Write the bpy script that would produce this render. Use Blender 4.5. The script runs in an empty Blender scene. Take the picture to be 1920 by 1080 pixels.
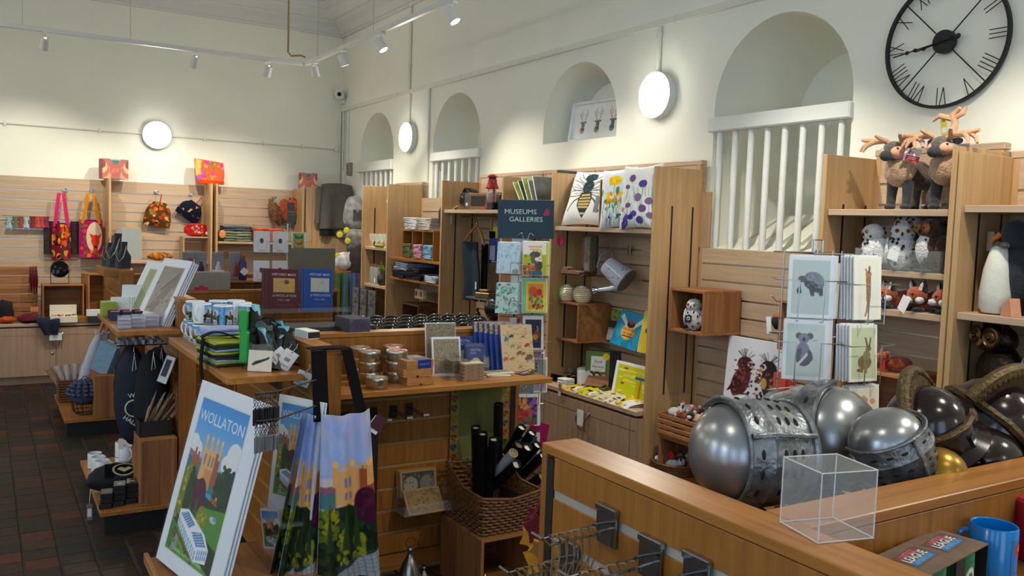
import bpy,math,random
import numpy as np
from mathutils import Vector,Matrix,Euler,noise as mnoise
S = bpy.context.scene
COL = S.collection
PI = math.pi
R = math.radians
rnd = random.Random(7)
# ------------------------------------------------------------------ camera, world, light, exposure
EYE = Vector((0,0,1.70))
YAW,PIT,ROL,FOC = R(31.738),R(-4.111),R(1.952),1610.3
fwd = Vector((math.sin(YAW) * math.cos(PIT),math.cos(YAW) * math.cos(PIT),math.sin(PIT)))
_r = Vector((math.cos(YAW),-math.sin(YAW),0)); _u = _r.cross(fwd)
rgt = _r * math.cos(ROL) + _u * math.sin(ROL); upv = -_r * math.sin(ROL) + _u * math.cos(ROL)
cam = bpy.data.objects.new('camera',bpy.data.cameras.new('camera')); COL.objects.link(cam)
cam.matrix_world = Matrix(((rgt.x,upv.x,-fwd.x,EYE.x),(rgt.y,upv.y,-fwd.y,EYE.y),(rgt.z,upv.z,-fwd.z,EYE.z),(0,0,0,1)))
cam.data.sensor_width = 36; cam.data.lens = 36 * FOC / 1920; cam.data.clip_start = .02; cam.data.clip_end = 100
S.camera = cam
S.view_settings.view_transform = 'Standard'; S.view_settings.look = 'None'
S.view_settings.gamma = 1; S.view_settings.use_curve_mapping = False
S.view_settings.exposure = 0.12
W = bpy.data.worlds.new('world'); S.world = W; W.use_nodes = True
bg = W.node_tree.nodes['Background']; bg.inputs[0].default_value = (.50,.71,1,1); bg.inputs[1].default_value = 3.4
try:
    S.cycles.max_bounces = 7; S.cycles.diffuse_bounces = 4; S.cycles.glossy_bounces = 3; S.cycles.transparent_max_bounces = 10
    S.cycles.caustics_reflective = False; S.cycles.caustics_refractive = False; S.cycles.sample_clamp_indirect = 4
except Exception: pass
SPOT_W = 90.0      # power of one track spotlight
LAMP_E = 52.0      # radiance of the round wall lamps

# ------------------------------------------------------------------ points of the photograph on a known plane of the room
def ray(u,v): return rgt * ((u - 960) / FOC) - upv * ((v - 540) / FOC) + fwd
def on(ax,val,u,v):
    d = ray(u,v); return EYE + d * ((val - EYE[ax]) / d[ax])
def onx(x,u,v): return on(0,x,u,v)
def ony(y,u,v): return on(1,y,u,v)
def onz(z,u,v): return on(2,z,u,v)

# ------------------------------------------------------------------ materials
def lin(c):
    c = [x / 255 for x in c]
    return tuple(x / 12.92 if x <= .04045 else ((x + .055) / 1.055) ** 2.4 for x in c)
MATS = {}
def newmat(name):
    m = bpy.data.materials.new(name); m.use_nodes = True
    return m,m.node_tree.nodes,m.node_tree.links,m.node_tree.nodes['Principled BSDF']
def mat(name,col,rough=.6,metal=0,var=.1,scale=30,bump=0,bscale=200,spec=.5,coat=0,trans=0,alpha=1,emit=None,es=0,sheen=0,stretch=(1,1,1)):
    if name in MATS: return MATS[name]
    m,n,l,p = newmat(name); c = lin(col)
    tc = n.new('ShaderNodeTexCoord'); mp = n.new('ShaderNodeMapping'); mp.inputs['Scale'].default_value = stretch
    l.new(tc.outputs['Object'],mp.inputs[0])
    if var:
        t = n.new('ShaderNodeTexNoise'); t.inputs['Scale'].default_value = scale; t.inputs['Detail'].default_value = 3
        l.new(mp.outputs[0],t.inputs['Vector'])
        r = n.new('ShaderNodeValToRGB'); e = r.color_ramp.elements
        e[0].position,e[1].position = .3,.7
        e[0].color = (*[x * (1 - var) for x in c],1); e[1].color = (*[min(1,x * (1 + var)) for x in c],1)
        l.new(t.outputs['Fac'],r.inputs[0]); l.new(r.outputs[0],p.inputs['Base Color'])
    else: p.inputs['Base Color'].default_value = (*c,1)
    p.inputs['Roughness'].default_value = rough; p.inputs['Metallic'].default_value = metal
    p.inputs['Specular IOR Level'].default_value = spec; p.inputs['Coat Weight'].default_value = coat
    p.inputs['Transmission Weight'].default_value = trans; p.inputs['Sheen Weight'].default_value = sheen
    if alpha < 1: p.inputs['Alpha'].default_value = alpha
    if emit: p.inputs['Emission Color'].default_value = (*lin(emit),1); p.inputs['Emission Strength'].default_value = es
    if bump:
        t2 = n.new('ShaderNodeTexNoise'); t2.inputs['Scale'].default_value = bscale; t2.inputs['Detail'].default_value = 4
        l.new(mp.outputs[0],t2.inputs['Vector'])
        b = n.new('ShaderNodeBump'); b.inputs['Strength'].default_value = bump; b.inputs['Distance'].default_value = .01
        l.new(t2.outputs['Fac'],b.inputs['Height']); l.new(b.outputs[0],p.inputs['Normal'])
    MATS[name] = m; return m
def wood(name,c0,c1,axis='z',rough=.42,dens=1.0,spec=.4):
    if name in MATS: return MATS[name]
    m,n,l,p = newmat(name)
    tc = n.new('ShaderNodeTexCoord'); mp = n.new('ShaderNodeMapping')
    s = {'x': (1.2,26,26),'y': (26,1.2,26),'z': (26,26,1.2)}[axis]
    mp.inputs['Scale'].default_value = [v * dens for v in s]
    oi = n.new('ShaderNodeObjectInfo'); ad = n.new('ShaderNodeVectorMath'); ad.operation = 'ADD'
    mu = n.new('ShaderNodeMath'); mu.operation = 'MULTIPLY'; mu.inputs[1].default_value = 37
    l.new(oi.outputs['Random'],mu.inputs[0]); l.new(tc.outputs['Object'],mp.inputs[0]); l.new(mp.outputs[0],ad.inputs[0]); l.new(mu.outputs[0],ad.inputs[1])
    t = n.new('ShaderNodeTexNoise'); t.inputs['Scale'].default_value = 1.6; t.inputs['Detail'].default_value = 5; t.inputs['Distortion'].default_value = .7
    l.new(ad.outputs[0],t.inputs['Vector'])
    r = n.new('ShaderNodeValToRGB'); e = r.color_ramp.elements
    e[0].position,e[1].position = .34,.68
    e[0].color = (*lin(c0),1); e[1].color = (*lin(c1),1)
    l.new(t.outputs['Fac'],r.inputs[0]); l.new(r.outputs[0],p.inputs['Base Color'])
    p.inputs['Roughness'].default_value = rough; p.inputs['Specular IOR Level'].default_value = spec
    b = n.new('ShaderNodeBump'); b.inputs['Strength'].default_value = .12; b.inputs['Distance'].default_value = .004
    l.new(t.outputs['Fac'],b.inputs['Height']); l.new(b.outputs[0],p.inputs['Normal'])
    MATS[name] = m; return m
def printed(name,rough=.5,spec=.4,coat=0):
    if name in MATS: return MATS[name]
    m,n,l,p = newmat(name)
    a = n.new('ShaderNodeVertexColor'); a.layer_name = 'print'
    l.new(a.outputs[0],p.inputs['Base Color']); p.inputs['Roughness'].default_value = rough
    p.inputs['Specular IOR Level'].default_value = spec; p.inputs['Coat Weight'].default_value = coat
    MATS[name] = m; return m
def clear(name,tint=(235,240,240),amount=.82,rough=.05):
    # acrylic, thin glass and plastic film: mostly see-through, with a surface gloss
    if name in MATS: return MATS[name]
    m,n,l,p = newmat(name)
    p.inputs['Base Color'].default_value = (*lin(tint),1); p.inputs['Roughness'].default_value = rough; p.inputs['Specular IOR Level'].default_value = .6
    tr = n.new('ShaderNodeBsdfTransparent'); mx = n.new('ShaderNodeMixShader'); mx.inputs[0].default_value = amount
    l.new(p.outputs[0],mx.inputs[1]); l.new(tr.outputs[0],mx.inputs[2]); l.new(mx.outputs[0],n['Material Output'].inputs[0])
    MATS[name] = m; return m
beechV = wood('beech upright',(176,140,96),(194,158,112),'z')
beechX = wood('beech lengthwise',(178,152,124),(192,166,138),'x')
beechP = wood('beech panel',(166,132,98),(184,150,114),'z')
oakX = wood('oak veneer lengthwise',(146,94,40),(172,116,54),'x',.33)
oakV = wood('oak veneer upright',(136,86,34),(160,106,46),'z',.36)
oakY = wood('oak veneer crosswise',(150,96,42),(178,120,58),'y',.33)
pineX = wood('rustic crate wood lengthwise',(134,84,46),(172,118,68),'x',.6,.6)
pineV = wood('rustic crate wood upright',(130,82,46),(168,114,66),'z',.6,.6)
pineY = wood('rustic crate wood crosswise',(134,84,46),(172,118,68),'y',.6,.6)
dkwood = wood('dark crate wood',(66,40,20),(104,64,30),'x',.65,.6)
alu = mat('aluminium',(190,190,184),.35,1,.05)
chrome = mat('chrome wire',(200,202,205),.18,1,0)
steel = mat('brushed tin',(186,180,164),.3,1,.06,60)
slotm = mat('dark slotted strip',(40,38,36),.5,.3,.2,60)
black = mat('black matt',(14,14,15),.6,0,.2)
blackg = mat('black gloss',(6,6,8),.06,0,0,spec=.35)
blackc = mat('black cloth',(11,11,13),.9,0,.3,90,.3,300,spec=.15)
white = mat('white card',(226,228,230),.6,0,.02)
cream = mat('cream card',(222,214,192),.65,0,.03)
paper = mat('paper edge',(218,218,216),.8,0,.06,8,stretch=(1,1,60))
kraft = mat('kraft board',(170,118,62),.75,0,.1,40)
plaster = mat('painted plaster',(236,235,219),.75,0,.02,2.2,.1,14,spec=.25)
paintw = mat('white gloss paint',(222,224,218),.4,0,.03,6,.05,30)
prt = printed('printed card'); prg = printed('glossy print',.42,.3); prf = printed('printed cloth',.9,.1); prc = printed('printed glaze',.14,.5)
acry = clear('clear acrylic',amount=.93); film = clear('clear film',(225,232,240),.975,.25); glassm = clear('drinking glass',(220,230,225),.7,.03)

# ------------------------------------------------------------------ mesh builder
class B:
    def __init__(s): s.v = []; s.f = []; s.m = []; s.sm = []; s.M = Matrix.Identity(4)
    def at(s,loc=(0,0,0),rot=(0,0,0),sc=(1,1,1)):
        s.M = Matrix.Translation(loc) @ Euler(rot).to_matrix().to_4x4() @ Matrix.Diagonal((*sc,1)); return s
    def add(s,vs,fs,m=0,sm=False):
        o = len(s.v); s.v += [tuple(s.M @ Vector(p)) for p in vs]
        s.f += [tuple(i + o for i in f) for f in fs]; s.m += [m] * len(fs); s.sm += [sm] * len(fs); return s
    def box(s,x0,x1,y0,y1,z0,z1,m=0):
        vs = [(x,y,z) for z in (z0,z1) for y in (y0,y1) for x in (x0,x1)]
        return s.add(vs,[(0,2,3,1),(4,5,7,6),(0,1,5,4),(2,6,7,3),(0,4,6,2),(1,3,7,5)],m)
    def rbox(s,x0,x1,y0,y1,z0,z1,r=.004,m=0):   # box with chamfered edges
        r = min(r,abs(x1 - x0) * .45,abs(y1 - y0) * .45,abs(z1 - z0) * .45)
        c = ((x0 + x1) / 2,(y0 + y1) / 2,(z0 + z1) / 2); h = ((x1 - x0) / 2,(y1 - y0) / 2,(z1 - z0) / 2)
        vs = []; idx = {}
        for sx in (-1,1):
            for sy in (-1,1):
                for sz in (-1,1):
                    for a in range(3):
                        idx[(sx,sy,sz,a)] = len(vs)
                        q = [sx * (h[0] - r),sy * (h[1] - r),sz * (h[2] - r)]; sg = (sx,sy,sz); q[a] = sg[a] * h[a]
                        vs.append((c[0] + q[0],c[1] + q[1],c[2] + q[2]))
        fs = []
        for a in range(3):
            b,d = (a + 1) % 3,(a + 2) % 3
            for sa in (-1,1):
                q = []
                for sb,sd in ((-1,-1),(1,-1),(1,1),(-1,1)):
                    k = [0,0,0]; k[a],k[b],k[d] = sa,sb,sd; q.append(idx[(*k,a)])
                fs.append(tuple(q if sa > 0 else q[::-1]))
            for sb in (-1,1):
                for sd in (-1,1):
                    k0 = [0,0,0]; k0[a],k0[b],k0[d] = -1,sb,sd; k1 = list(k0); k1[a] = 1
                    q = (idx[(*k0,b)],idx[(*k1,b)],idx[(*k1,d)],idx[(*k0,d)])
                    fs.append(q if sb * sd < 0 else q[::-1])
        for sx in (-1,1):
            for sy in (-1,1):
                for sz in (-1,1):
                    q = tuple(idx[(sx,sy,sz,a)] for a in range(3)); fs.append(q if sx * sy * sz > 0 else q[::-1])
        return s.add(vs,fs,m)
    def lathe(s,prof,n=20,m=0,sm=True,caps=True,a0=0,a1=2 * PI):
        full = abs(a1 - a0 - 2 * PI) < 1e-6; k = n if full else n + 1
        vs = []; fs = []
        for (r,z) in prof:
            for i in range(k):
                a = a0 + (a1 - a0) * i / n; vs.append((r * math.cos(a),r * math.sin(a),z))
        for j in range(len(prof) - 1):
            for i in range(n):
                i2 = (i + 1) % k; fs.append((j * k + i,j * k + i2,(j + 1) * k + i2,(j + 1) * k + i))
        s.add(vs,fs,m,sm)
        if caps and full:
            if prof[0][0] > 1e-6: s.add(vs[:k],[tuple(range(k))[::-1]],m)
            if prof[-1][0] > 1e-6: s.add(vs[-k:],[tuple(range(k))],m)
        return s
    def tube(s,pts,r,n=6,m=0,closed=False,sm=True,taper=None):
        pts = [Vector(p) for p in pts]; L = len(pts); vs = []; fs = []
        prev = None
        for i,p in enumerate(pts):
            if closed: t = pts[(i + 1) % L] - pts[i - 1]
            else: t = pts[min(i + 1,L - 1)] - pts[max(i - 1,0)]
            t.normalize()
            if prev is None:
                a = Vector((0,0,1)) if abs(t.z) < .9 else Vector((1,0,0)); nx = t.cross(a).normalized()
            else:
                nx = (prev - t * prev.dot(t))
                nx = nx.normalized() if nx.length > 1e-6 else t.orthogonal().normalized()
            prev = nx; ny = t.cross(nx); rr = r if taper is None else r * taper[i]
            for k in range(n):
                a = 2 * PI * k / n; vs.append(p + nx * (rr * math.cos(a)) + ny * (rr * math.sin(a)))
        for i in range(L if closed else L - 1):
            j = (i + 1) % L
            for k in range(n): fs.append((i * n + k,i * n + (k + 1) % n,j * n + (k + 1) % n,j * n + k))
        if not closed: fs += [tuple(range(n))[::-1],tuple((L - 1) * n + k for k in range(n))]
        return s.add(vs,fs,m,sm)
    def cyl(s,p0,p1,r,n=10,m=0): return s.tube([p0,p1],r,n,m)
    def ball(s,c,rad,nu=14,nv=9,m=0,nz=0,seed=0,f=None):
        if not hasattr(rad,'__len__'): rad = (rad,) * 3
        vs = [(c[0],c[1],c[2] - rad[2])]; fs = []
        for j in range(1,nv):
            ph = -PI / 2 + PI * j / nv
            for i in range(nu):
                a = 2 * PI * i / nu; d = Vector((math.cos(ph) * math.cos(a),math.cos(ph) * math.sin(a),math.sin(ph)))
                k = 1 + (nz * mnoise.noise(d * 2.3 + Vector((seed,seed * 1.7,0))) if nz else 0)
                if f: k *= f(d)
                vs.append((c[0] + rad[0] * d.x * k,c[1] + rad[1] * d.y * k,c[2] + rad[2] * d.z * k))
        vs.append((c[0],c[1],c[2] + rad[2])); T = len(vs) - 1
        for i in range(nu):
            fs.append((0,1 + (i + 1) % nu,1 + i)); b = 1 + (nv - 2) * nu; fs.append((T,b + i,b + (i + 1) % nu))
        for j in range(nv - 2):
            for i in range(nu):
                a,b = 1 + j * nu,1 + (j + 1) * nu; fs.append((a + i,a + (i + 1) % nu,b + (i + 1) % nu,b + i))
        return s.add(vs,fs,m,True)
    def prism(s,poly,y0,y1,m=0,ax='y'):            # outline in x,z pulled along y (or 'z': x,y pulled along z; 'x': y,z along x)
        n = len(poly)
        f = {'y': lambda p,d: (p[0],d,p[1]),'z': lambda p,d: (p[0],p[1],d),'x': lambda p,d: (d,p[0],p[1])}[ax]
        vs = [f(p,y0) for p in poly] + [f(p,y1) for p in poly]
        area = sum(poly[i][0] * poly[(i + 1) % n][1] - poly[(i + 1) % n][0] * poly[i][1] for i in range(n))
        fs = [tuple(range(n)),tuple(range(2 * n - 1,n - 1,-1))] + [(i,i + n,(i + 1) % n + n,(i + 1) % n) for i in range(n)]
        flip = (area < 0) != (ax in 'z')
        if y1 < y0: flip = not flip
        return s.add(vs,[q[::-1] if flip else q for q in fs],m)
    def sheet(s,fn,nu,nv,th=0,m=0,sm=True):       # a surface fn(u,v), thickened along its normal
        P = [[Vector(fn(i / nu,j / nv)) for i in range(nu + 1)] for j in range(nv + 1)]
        vs = [p for r_ in P for p in r_]; K = nu + 1
        fs = [(j * K + i,j * K + i + 1,(j + 1) * K + i + 1,(j + 1) * K + i) for j in range(nv) for i in range(nu)]
        if not th: return s.add(vs,fs,m,sm)
        N = []
        for j in range(nv + 1):
            for i in range(nu + 1):
                a = P[j][min(i + 1,nu)] - P[j][max(i - 1,0)]; b = P[min(j + 1,nv)][i] - P[max(j - 1,0)][i]
                nn = a.cross(b); N.append(nn.normalized() if nn.length > 1e-9 else Vector((0,0,1)))
        o = len(vs); vs = vs + [p - n_ * th for p,n_ in zip(vs,N)]
        fs = fs + [tuple(i + o for i in f[::-1]) for f in fs]
        for i in range(nu): fs += [(i + 1,i,i + o,i + 1 + o),(nv * K + i,nv * K + i + 1,nv * K + i + 1 + o,nv * K + i + o)]
        for j in range(nv): fs += [(j * K,(j + 1) * K,(j + 1) * K + o,j * K + o),((j + 1) * K + nu,j * K + nu,j * K + nu + o,(j + 1) * K + nu + o)]
        return s.add(vs,fs,m,sm)
    def mesh(s,name,mats):
        me = bpy.data.meshes.new(name); me.from_pydata(s.v,[],s.f)
        for m in (mats if isinstance(mats,(list,tuple)) else [mats]): me.materials.append(m)
        me.polygons.foreach_set('material_index',s.m); me.polygons.foreach_set('use_smooth',s.sm); me.update()
        if any(s.sm): me.set_sharp_from_angle(angle=R(42))
        return me
def link(name,data,parent=None):
    o = bpy.data.objects.new(name,data); COL.objects.link(o)
    if parent: o.parent = parent
    return o
def P(name,b,mats,parent=None,loc=None,rot=None):
    o = link(name,b.mesh(name,mats) if isinstance(b,B) else b,parent)
    if loc is not None: o.location = loc
    if rot is not None: o.rotation_euler = rot
    return o
def tag(o,label=None,cat=None,group=None,kind=None):
    if label: o['label'] = label
    if cat: o['category'] = cat
    if group: o['group'] = group
    if kind: o['kind'] = kind
    return o
def T(name,label,cat,loc=(0,0,0),rz=0,group=None):
    o = link(name,None); o.location = loc; o.rotation_euler = rz if hasattr(rz,'__len__') else (0,0,rz); o.empty_display_size = .05
    return tag(o,label,cat,group)
def one(name,label,cat,b,mats,loc=(0,0,0),rz=0,group=None):
    o = P(name,b,mats); o.location = loc; o.rotation_euler = rz if hasattr(rz,'__len__') else (0,0,rz)
    return tag(o,label,cat,group)
def struct(name,b,mats,parent=None):
    o = P(name,b,mats,parent)
    if not parent: o['kind'] = 'structure'
    return o
NTH = 'first second third fourth fifth sixth seventh eighth ninth tenth eleventh twelfth thirteenth fourteenth fifteenth sixteenth seventeenth eighteenth'.split()
def dup(root,loc,rz=None,label=None,group=None,sc=None):
    def cp(o,par):
        c = o.copy(); COL.objects.link(c)
        if par: c.parent = par
        for ch in o.children: cp(ch,c)
        return c
    r = cp(root,None); r.location = loc
    if rz is not None: r.rotation_euler = rz if hasattr(rz,'__len__') else (0,0,rz)
    if label: r['label'] = label
    if group: r['group'] = group
    if sc: r.scale = (sc,) * 3 if not hasattr(sc,'__len__') else sc
    return r
# lettering: the built-in font turned into a flat mesh; x right, z up, facing -y
def text(parent,s,size,loc,m,align='CENTER',rot=(0,0,0),sx=1,th=.0004,shear=0,bold=0):
    c = bpy.data.curves.new('lettering','FONT'); c.body = s; c.size = size; c.align_x = align; c.align_y = 'CENTER'; c.extrude = th; c.shear = shear; c.offset = bold; c.resolution_u = 3
    o = bpy.data.objects.new('t',c); me = bpy.data.meshes.new_from_object(o); bpy.data.objects.remove(o)
    me.transform(Matrix.Rotation(PI / 2,4,'X') @ Matrix.Diagonal((sx,1,1,1))); me.materials.clear(); me.materials.append(m); me.name = 'lettering'
    q = link('lettering',me,parent); q.location = loc; q.rotation_euler = rot; return q

# ------------------------------------------------------------------ flat print: a small painted raster carried on a grid as colours of the print itself
class Cv:
    def __init__(s,w,h,bg=(240,240,240),ss=2):
        s.W,s.H,s.ss = w,h,ss; s.a = np.empty((h * ss,w * ss,3),np.float32); s.a[:] = bg
        s.x,s.y = np.meshgrid((np.arange(w * ss) + .5) / (w * ss),(np.arange(h * ss) + .5) / (h * ss)); s.asp = h / w
    def put(s,mask,c): s.a[mask] = c; return s
    def rect(s,x0,y0,x1,y1,c): return s.put((s.x >= x0) & (s.x < x1) & (s.y >= y0) & (s.y < y1),c)
    def ell(s,cx,cy,rx,ry,c,rot=0):
        dx,dy = s.x - cx,(s.y - cy) * s.asp; ca,sa = math.cos(rot),math.sin(rot)
        X,Y = dx * ca + dy * sa,-dx * sa + dy * ca
        return s.put((X / rx) ** 2 + (Y / (ry * s.asp)) ** 2 < 1,c)
    def poly(s,pts,c):
        ins = np.zeros(s.x.shape,bool); n = len(pts)
        for i in range(n):
            (x1,y1),(x2,y2) = pts[i],pts[(i + 1) % n]
            if y1 == y2: continue
            k = ((y1 > s.y) != (y2 > s.y)) & (s.x < (x2 - x1) * (s.y - y1) / (y2 - y1) + x1); ins ^= k
        return s.put(ins,c)
    def line(s,pts,w,c):
        for (x1,y1),(x2,y2) in zip(pts,pts[1:]):
            A,Bq = (x2 - x1),(y2 - y1) * s.asp; L = A * A + Bq * Bq + 1e-12
            t = np.clip(((s.x - x1) * A + (s.y - y1) * s.asp * Bq) / L,0,1)
            s.put((s.x - x1 - t * A) ** 2 + ((s.y - y1) * s.asp - t * Bq) ** 2 < (w / 2) ** 2,c)
        return s
    def grad(s,x0,y0,x1,y1,c0,c1):
        k = (s.x >= x0) & (s.x < x1) & (s.y >= y0) & (s.y < y1); t = ((s.y - y0) / (y1 - y0))[...,None]
        g = np.array(c0) * (1 - t) + np.array(c1) * t; s.a[k] = g[k]; return s
    def blobs(s,n,x0,y0,x1,y1,r,cols,seed=1,sq=1):
        q = random.Random(seed)
        for _ in range(n): s.ell(q.uniform(x0,x1),q.uniform(y0,y1),r * q.uniform(.5,1.2),r * q.uniform(.5,1.2) * sq / s.asp,q.choice(cols),q.uniform(0,3))
        return s
    def text(s,t,x,y,h,c,rot=0,sx=1,bold=0,al='CENTER',shear=0):
        # lettering of cap height h (fraction of the width), centred on x,y
        cu = bpy.data.curves.new('t','FONT'); cu.body = t; cu.size = h / .7; cu.align_x = al; cu.align_y = 'CENTER'; cu.resolution_u = 2; cu.offset = bold * h; cu.shear = shear
        ob = bpy.data.objects.new('t',cu); me = bpy.data.meshes.new_from_object(ob); bpy.data.objects.remove(ob); bpy.data.curves.remove(cu)
        me.calc_loop_triangles(); V = [v.co for v in me.vertices]; ca,sa = math.cos(rot),math.sin(rot); H,W_ = s.x.shape
        Q = [(x + (v.x * sx * ca - v.y * sa),y + (v.x * sx * sa + v.y * ca) / s.asp) for v in V]
        for tr in me.loop_triangles:
            p = [Q[i] for i in tr.vertices]
            i0,i1 = max(0,int(min(q[0] for q in p) * W_)),min(W_,int(max(q[0] for q in p) * W_) + 2)
            j0,j1 = max(0,int(min(q[1] for q in p) * H)),min(H,int(max(q[1] for q in p) * H) + 2)
            if i1 <= i0 or j1 <= j0: continue
            X,Y = s.x[j0:j1,i0:i1],s.y[j0:j1,i0:i1]
            e = [(p[(k + 1) % 3][0] - p[k][0]) * (Y - p[k][1]) - (p[(k + 1) % 3][1] - p[k][1]) * (X - p[k][0]) for k in range(3)]
            m = ((e[0] >= 0) & (e[1] >= 0) & (e[2] >= 0)) | ((e[0] <= 0) & (e[1] <= 0) & (e[2] <= 0))
            s.a[j0:j1,i0:i1][m] = c
        bpy.data.meshes.remove(me); return s
    def speck(s,amt=14,seed=1):
        s.a = np.clip(s.a * (1 + (np.random.RandomState(seed).rand(*s.a.shape[:2],1) - .5) * amt / 100),0,255); return s
    def out(s):
        a = s.a.reshape(s.H,s.ss,s.W,s.ss,3).mean((1,3)) / 255
        return np.where(a <= .04045,a / 12.92,((a + .055) / 1.055) ** 2.4)
def pmesh(name,cv,w,h,m=None,fn=None):
    # picture w x h metres in the x,z plane (centre bottom at origin, facing -y), or bent by fn(u,v)
    a = cv.out(); Hh,Ww = a.shape[:2]
    uu,vv = np.meshgrid(np.linspace(0,1,Ww),np.linspace(0,1,Hh))
    if fn: co = np.array([fn(u,v) for u,v in zip(uu.ravel(),vv.ravel())],np.float32)
    else: co = np.stack([(uu.ravel() - .5) * w,np.zeros(uu.size),vv.ravel() * h],1).astype(np.float32)
    i = np.arange(Hh - 1)[:,None] * Ww + np.arange(Ww - 1)[None,:]
    fs = np.stack([i,i + 1,i + Ww + 1,i + Ww],-1).reshape(-1,4)
    me = bpy.data.meshes.new(name); me.vertices.add(len(co)); me.vertices.foreach_set('co',co.ravel())
    me.loops.add(fs.size); me.loops.foreach_set('vertex_index',fs.ravel().astype(np.int32))
    me.polygons.add(len(fs)); me.polygons.foreach_set('loop_start',np.arange(0,fs.size,4,dtype=np.int32))
    me.update(calc_edges=True)
    ca = me.color_attributes.new('print','FLOAT_COLOR','POINT')
    ca.data.foreach_set('color',np.concatenate([a.reshape(-1,3),np.ones((Ww * Hh,1))],1).astype(np.float32).ravel())
    if fn: me.polygons.foreach_set('use_smooth',[True] * len(fs))
    me.materials.append(m or prt); me.validate(); return me
def pic(parent,name,cv,w,h,loc=(0,0,0),rot=(0,0,0),m=None,fn=None):
    o = link(name,pmesh(name,cv,w,h,m,fn),parent); o.location = loc; o.rotation_euler = rot; return o

def frame3(A,Bp,Cp):
    # matrix of a leaning board: A bottom left, Bp top left, Cp top right; x right, z up, -y outwards
    x = (Cp - Bp).normalized(); z = (Bp - A); z = (z - x * z.dot(x)).normalized(); y = z.cross(x)
    return Matrix(((x.x,y.x,z.x,A.x),(x.y,y.y,z.y,A.y),(x.z,y.z,z.z,A.z),(0,0,0,1)))
def rot_to(o,M): o.matrix_world = M; o.matrix_basis = M; return o
# ------------------------------------------------------------------ room shell
XW,YB,ZC = 3.68,9.95,4.15
XL,YF0 = -4.2,-3.2
# floor: quarry tiles laid in straight columns; the ones in plain view are single parts
fl = struct('floor',B().box(XL - .3,XW + .6,YF0 - .3,YB + .3,-.3,-.008),mat('grey grout',(66,58,51),.9,0,.12,40))
tcols = [(44,35,30),(52,38,31),(62,40,32),(82,43,34),(40,36,33),(36,36,37),(56,42,34)]
tmats = [mat('quarry tile %d' % i,c,.55,0,.3,14,.25,60,spec=.25) for i,c in enumerate(tcols)]
TX,TY = .1545,.1385
tmesh = [B().rbox(-.0705,.0705,-.0678,.0678,-.02,0,.003).mesh('tile',m) for m in tmats]
rest = B(); rq = random.Random(3); nt = 0
for i in range(-26,24):
    for j in range(-22,70):
        x,y = .159 + (i + .5) * TX,4.39 + (j + .5) * TY - .0
        if not (XL < x - .08 and x + .08 < XW and YF0 < y - .08 and y + .08 < YB): continue
        seen = (-.15 < x < .95 and 4.3 < y < 9.4) or (2.05 < x < 2.5 and 3.3 < y < 4.4)
        k = rq.choices(range(7),(5,4,3,1.3,4,2,3))[0]
        if seen and nt < 298:
            o = link('tile',tmesh[k],fl); o.location = (x,y,rq.uniform(-.001,.0015)); nt += 1
        elif -1 < x and y > 1: rest.at((x,y,0)).box(-.0705,.0705,-.066,.066,-.02,0,k)
o = P('tiles_beyond',rest,tmats,fl); o['kind'] = 'stuff'
# right wall with four arched recesses, built as masonry columns between and over the arches
ARCH = [(2.80,3.75,1.61,2.895,.62,-.32),(4.67,5.57,2.335,2.895,.30,0),(6.545,7.47,1.55,2.89,.42,-.3),(8.40,9.33,1.55,2.885,.42,-.3)]
def arch_pts(a,b,top,n=20):
    c,r = (a + b) / 2,(b - a) / 2
    return [(c - r * math.cos(PI * i / n),top - r + r * math.sin(PI * i / n)) for i in range(n + 1)]
w = B(); edges = [YF0] + [v for A in ARCH for v in A[:2]] + [YB]
for k in range(0,len(edges),2): w.add([(XW,edges[k],0),(XW,edges[k + 1],0),(XW,edges[k + 1],ZC),(XW,edges[k],ZC)],[(0,3,2,1)])
for a,b,sill,top,dep,drop in ARCH:
    pts = arch_pts(a,b,top); r_ = (b - a) / 2; sp = top - r_
    w.add([(XW,a,0),(XW,b,0),(XW,b,sill),(XW,a,sill)],[(0,3,2,1)])
    for (y0,z0),(y1,z1) in zip(pts,pts[1:]):
        w.add([(XW,y0,z0),(XW,y1,z1),(XW,y1,ZC),(XW,y0,ZC)],[(0,3,2,1)])
    # reveal, narrowing towards the back of the recess, and the end wall of the recess
    rim = [(a,sill)] + pts + [(b,sill)]; c = (a + b) / 2; sh = .80
    bk = [(c + (y - c) * sh,(z if z <= sp else sp + (z - sp) * sh - .02)) for y,z in rim]
    bk[0] = (bk[0][0],sill + drop * -.35); bk[-1] = (bk[-1][0],sill + drop * -.35)
    n = len(rim); XB = XW + dep
    w.add([(XW,y,z) for y,z in rim] + [(XB,y,z) for y,z in bk],[(i,i + n,i + 1 + n,i + 1) for i in range(n - 1)],0,True)
    w.add([(XB,y,z) for y,z in bk],[tuple(range(n))])
    w.add([(XW,a,sill),(XW,b,sill),(XB,bk[-1][0],bk[-1][1]),(XB,bk[0][0],bk[0][1])],[(0,1,2,3)])
struct('wall_right',w,plaster)
struct('wall_back',B().box(XL,XW + .8,YB,YB + .3,0,ZC),plaster)
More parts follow.
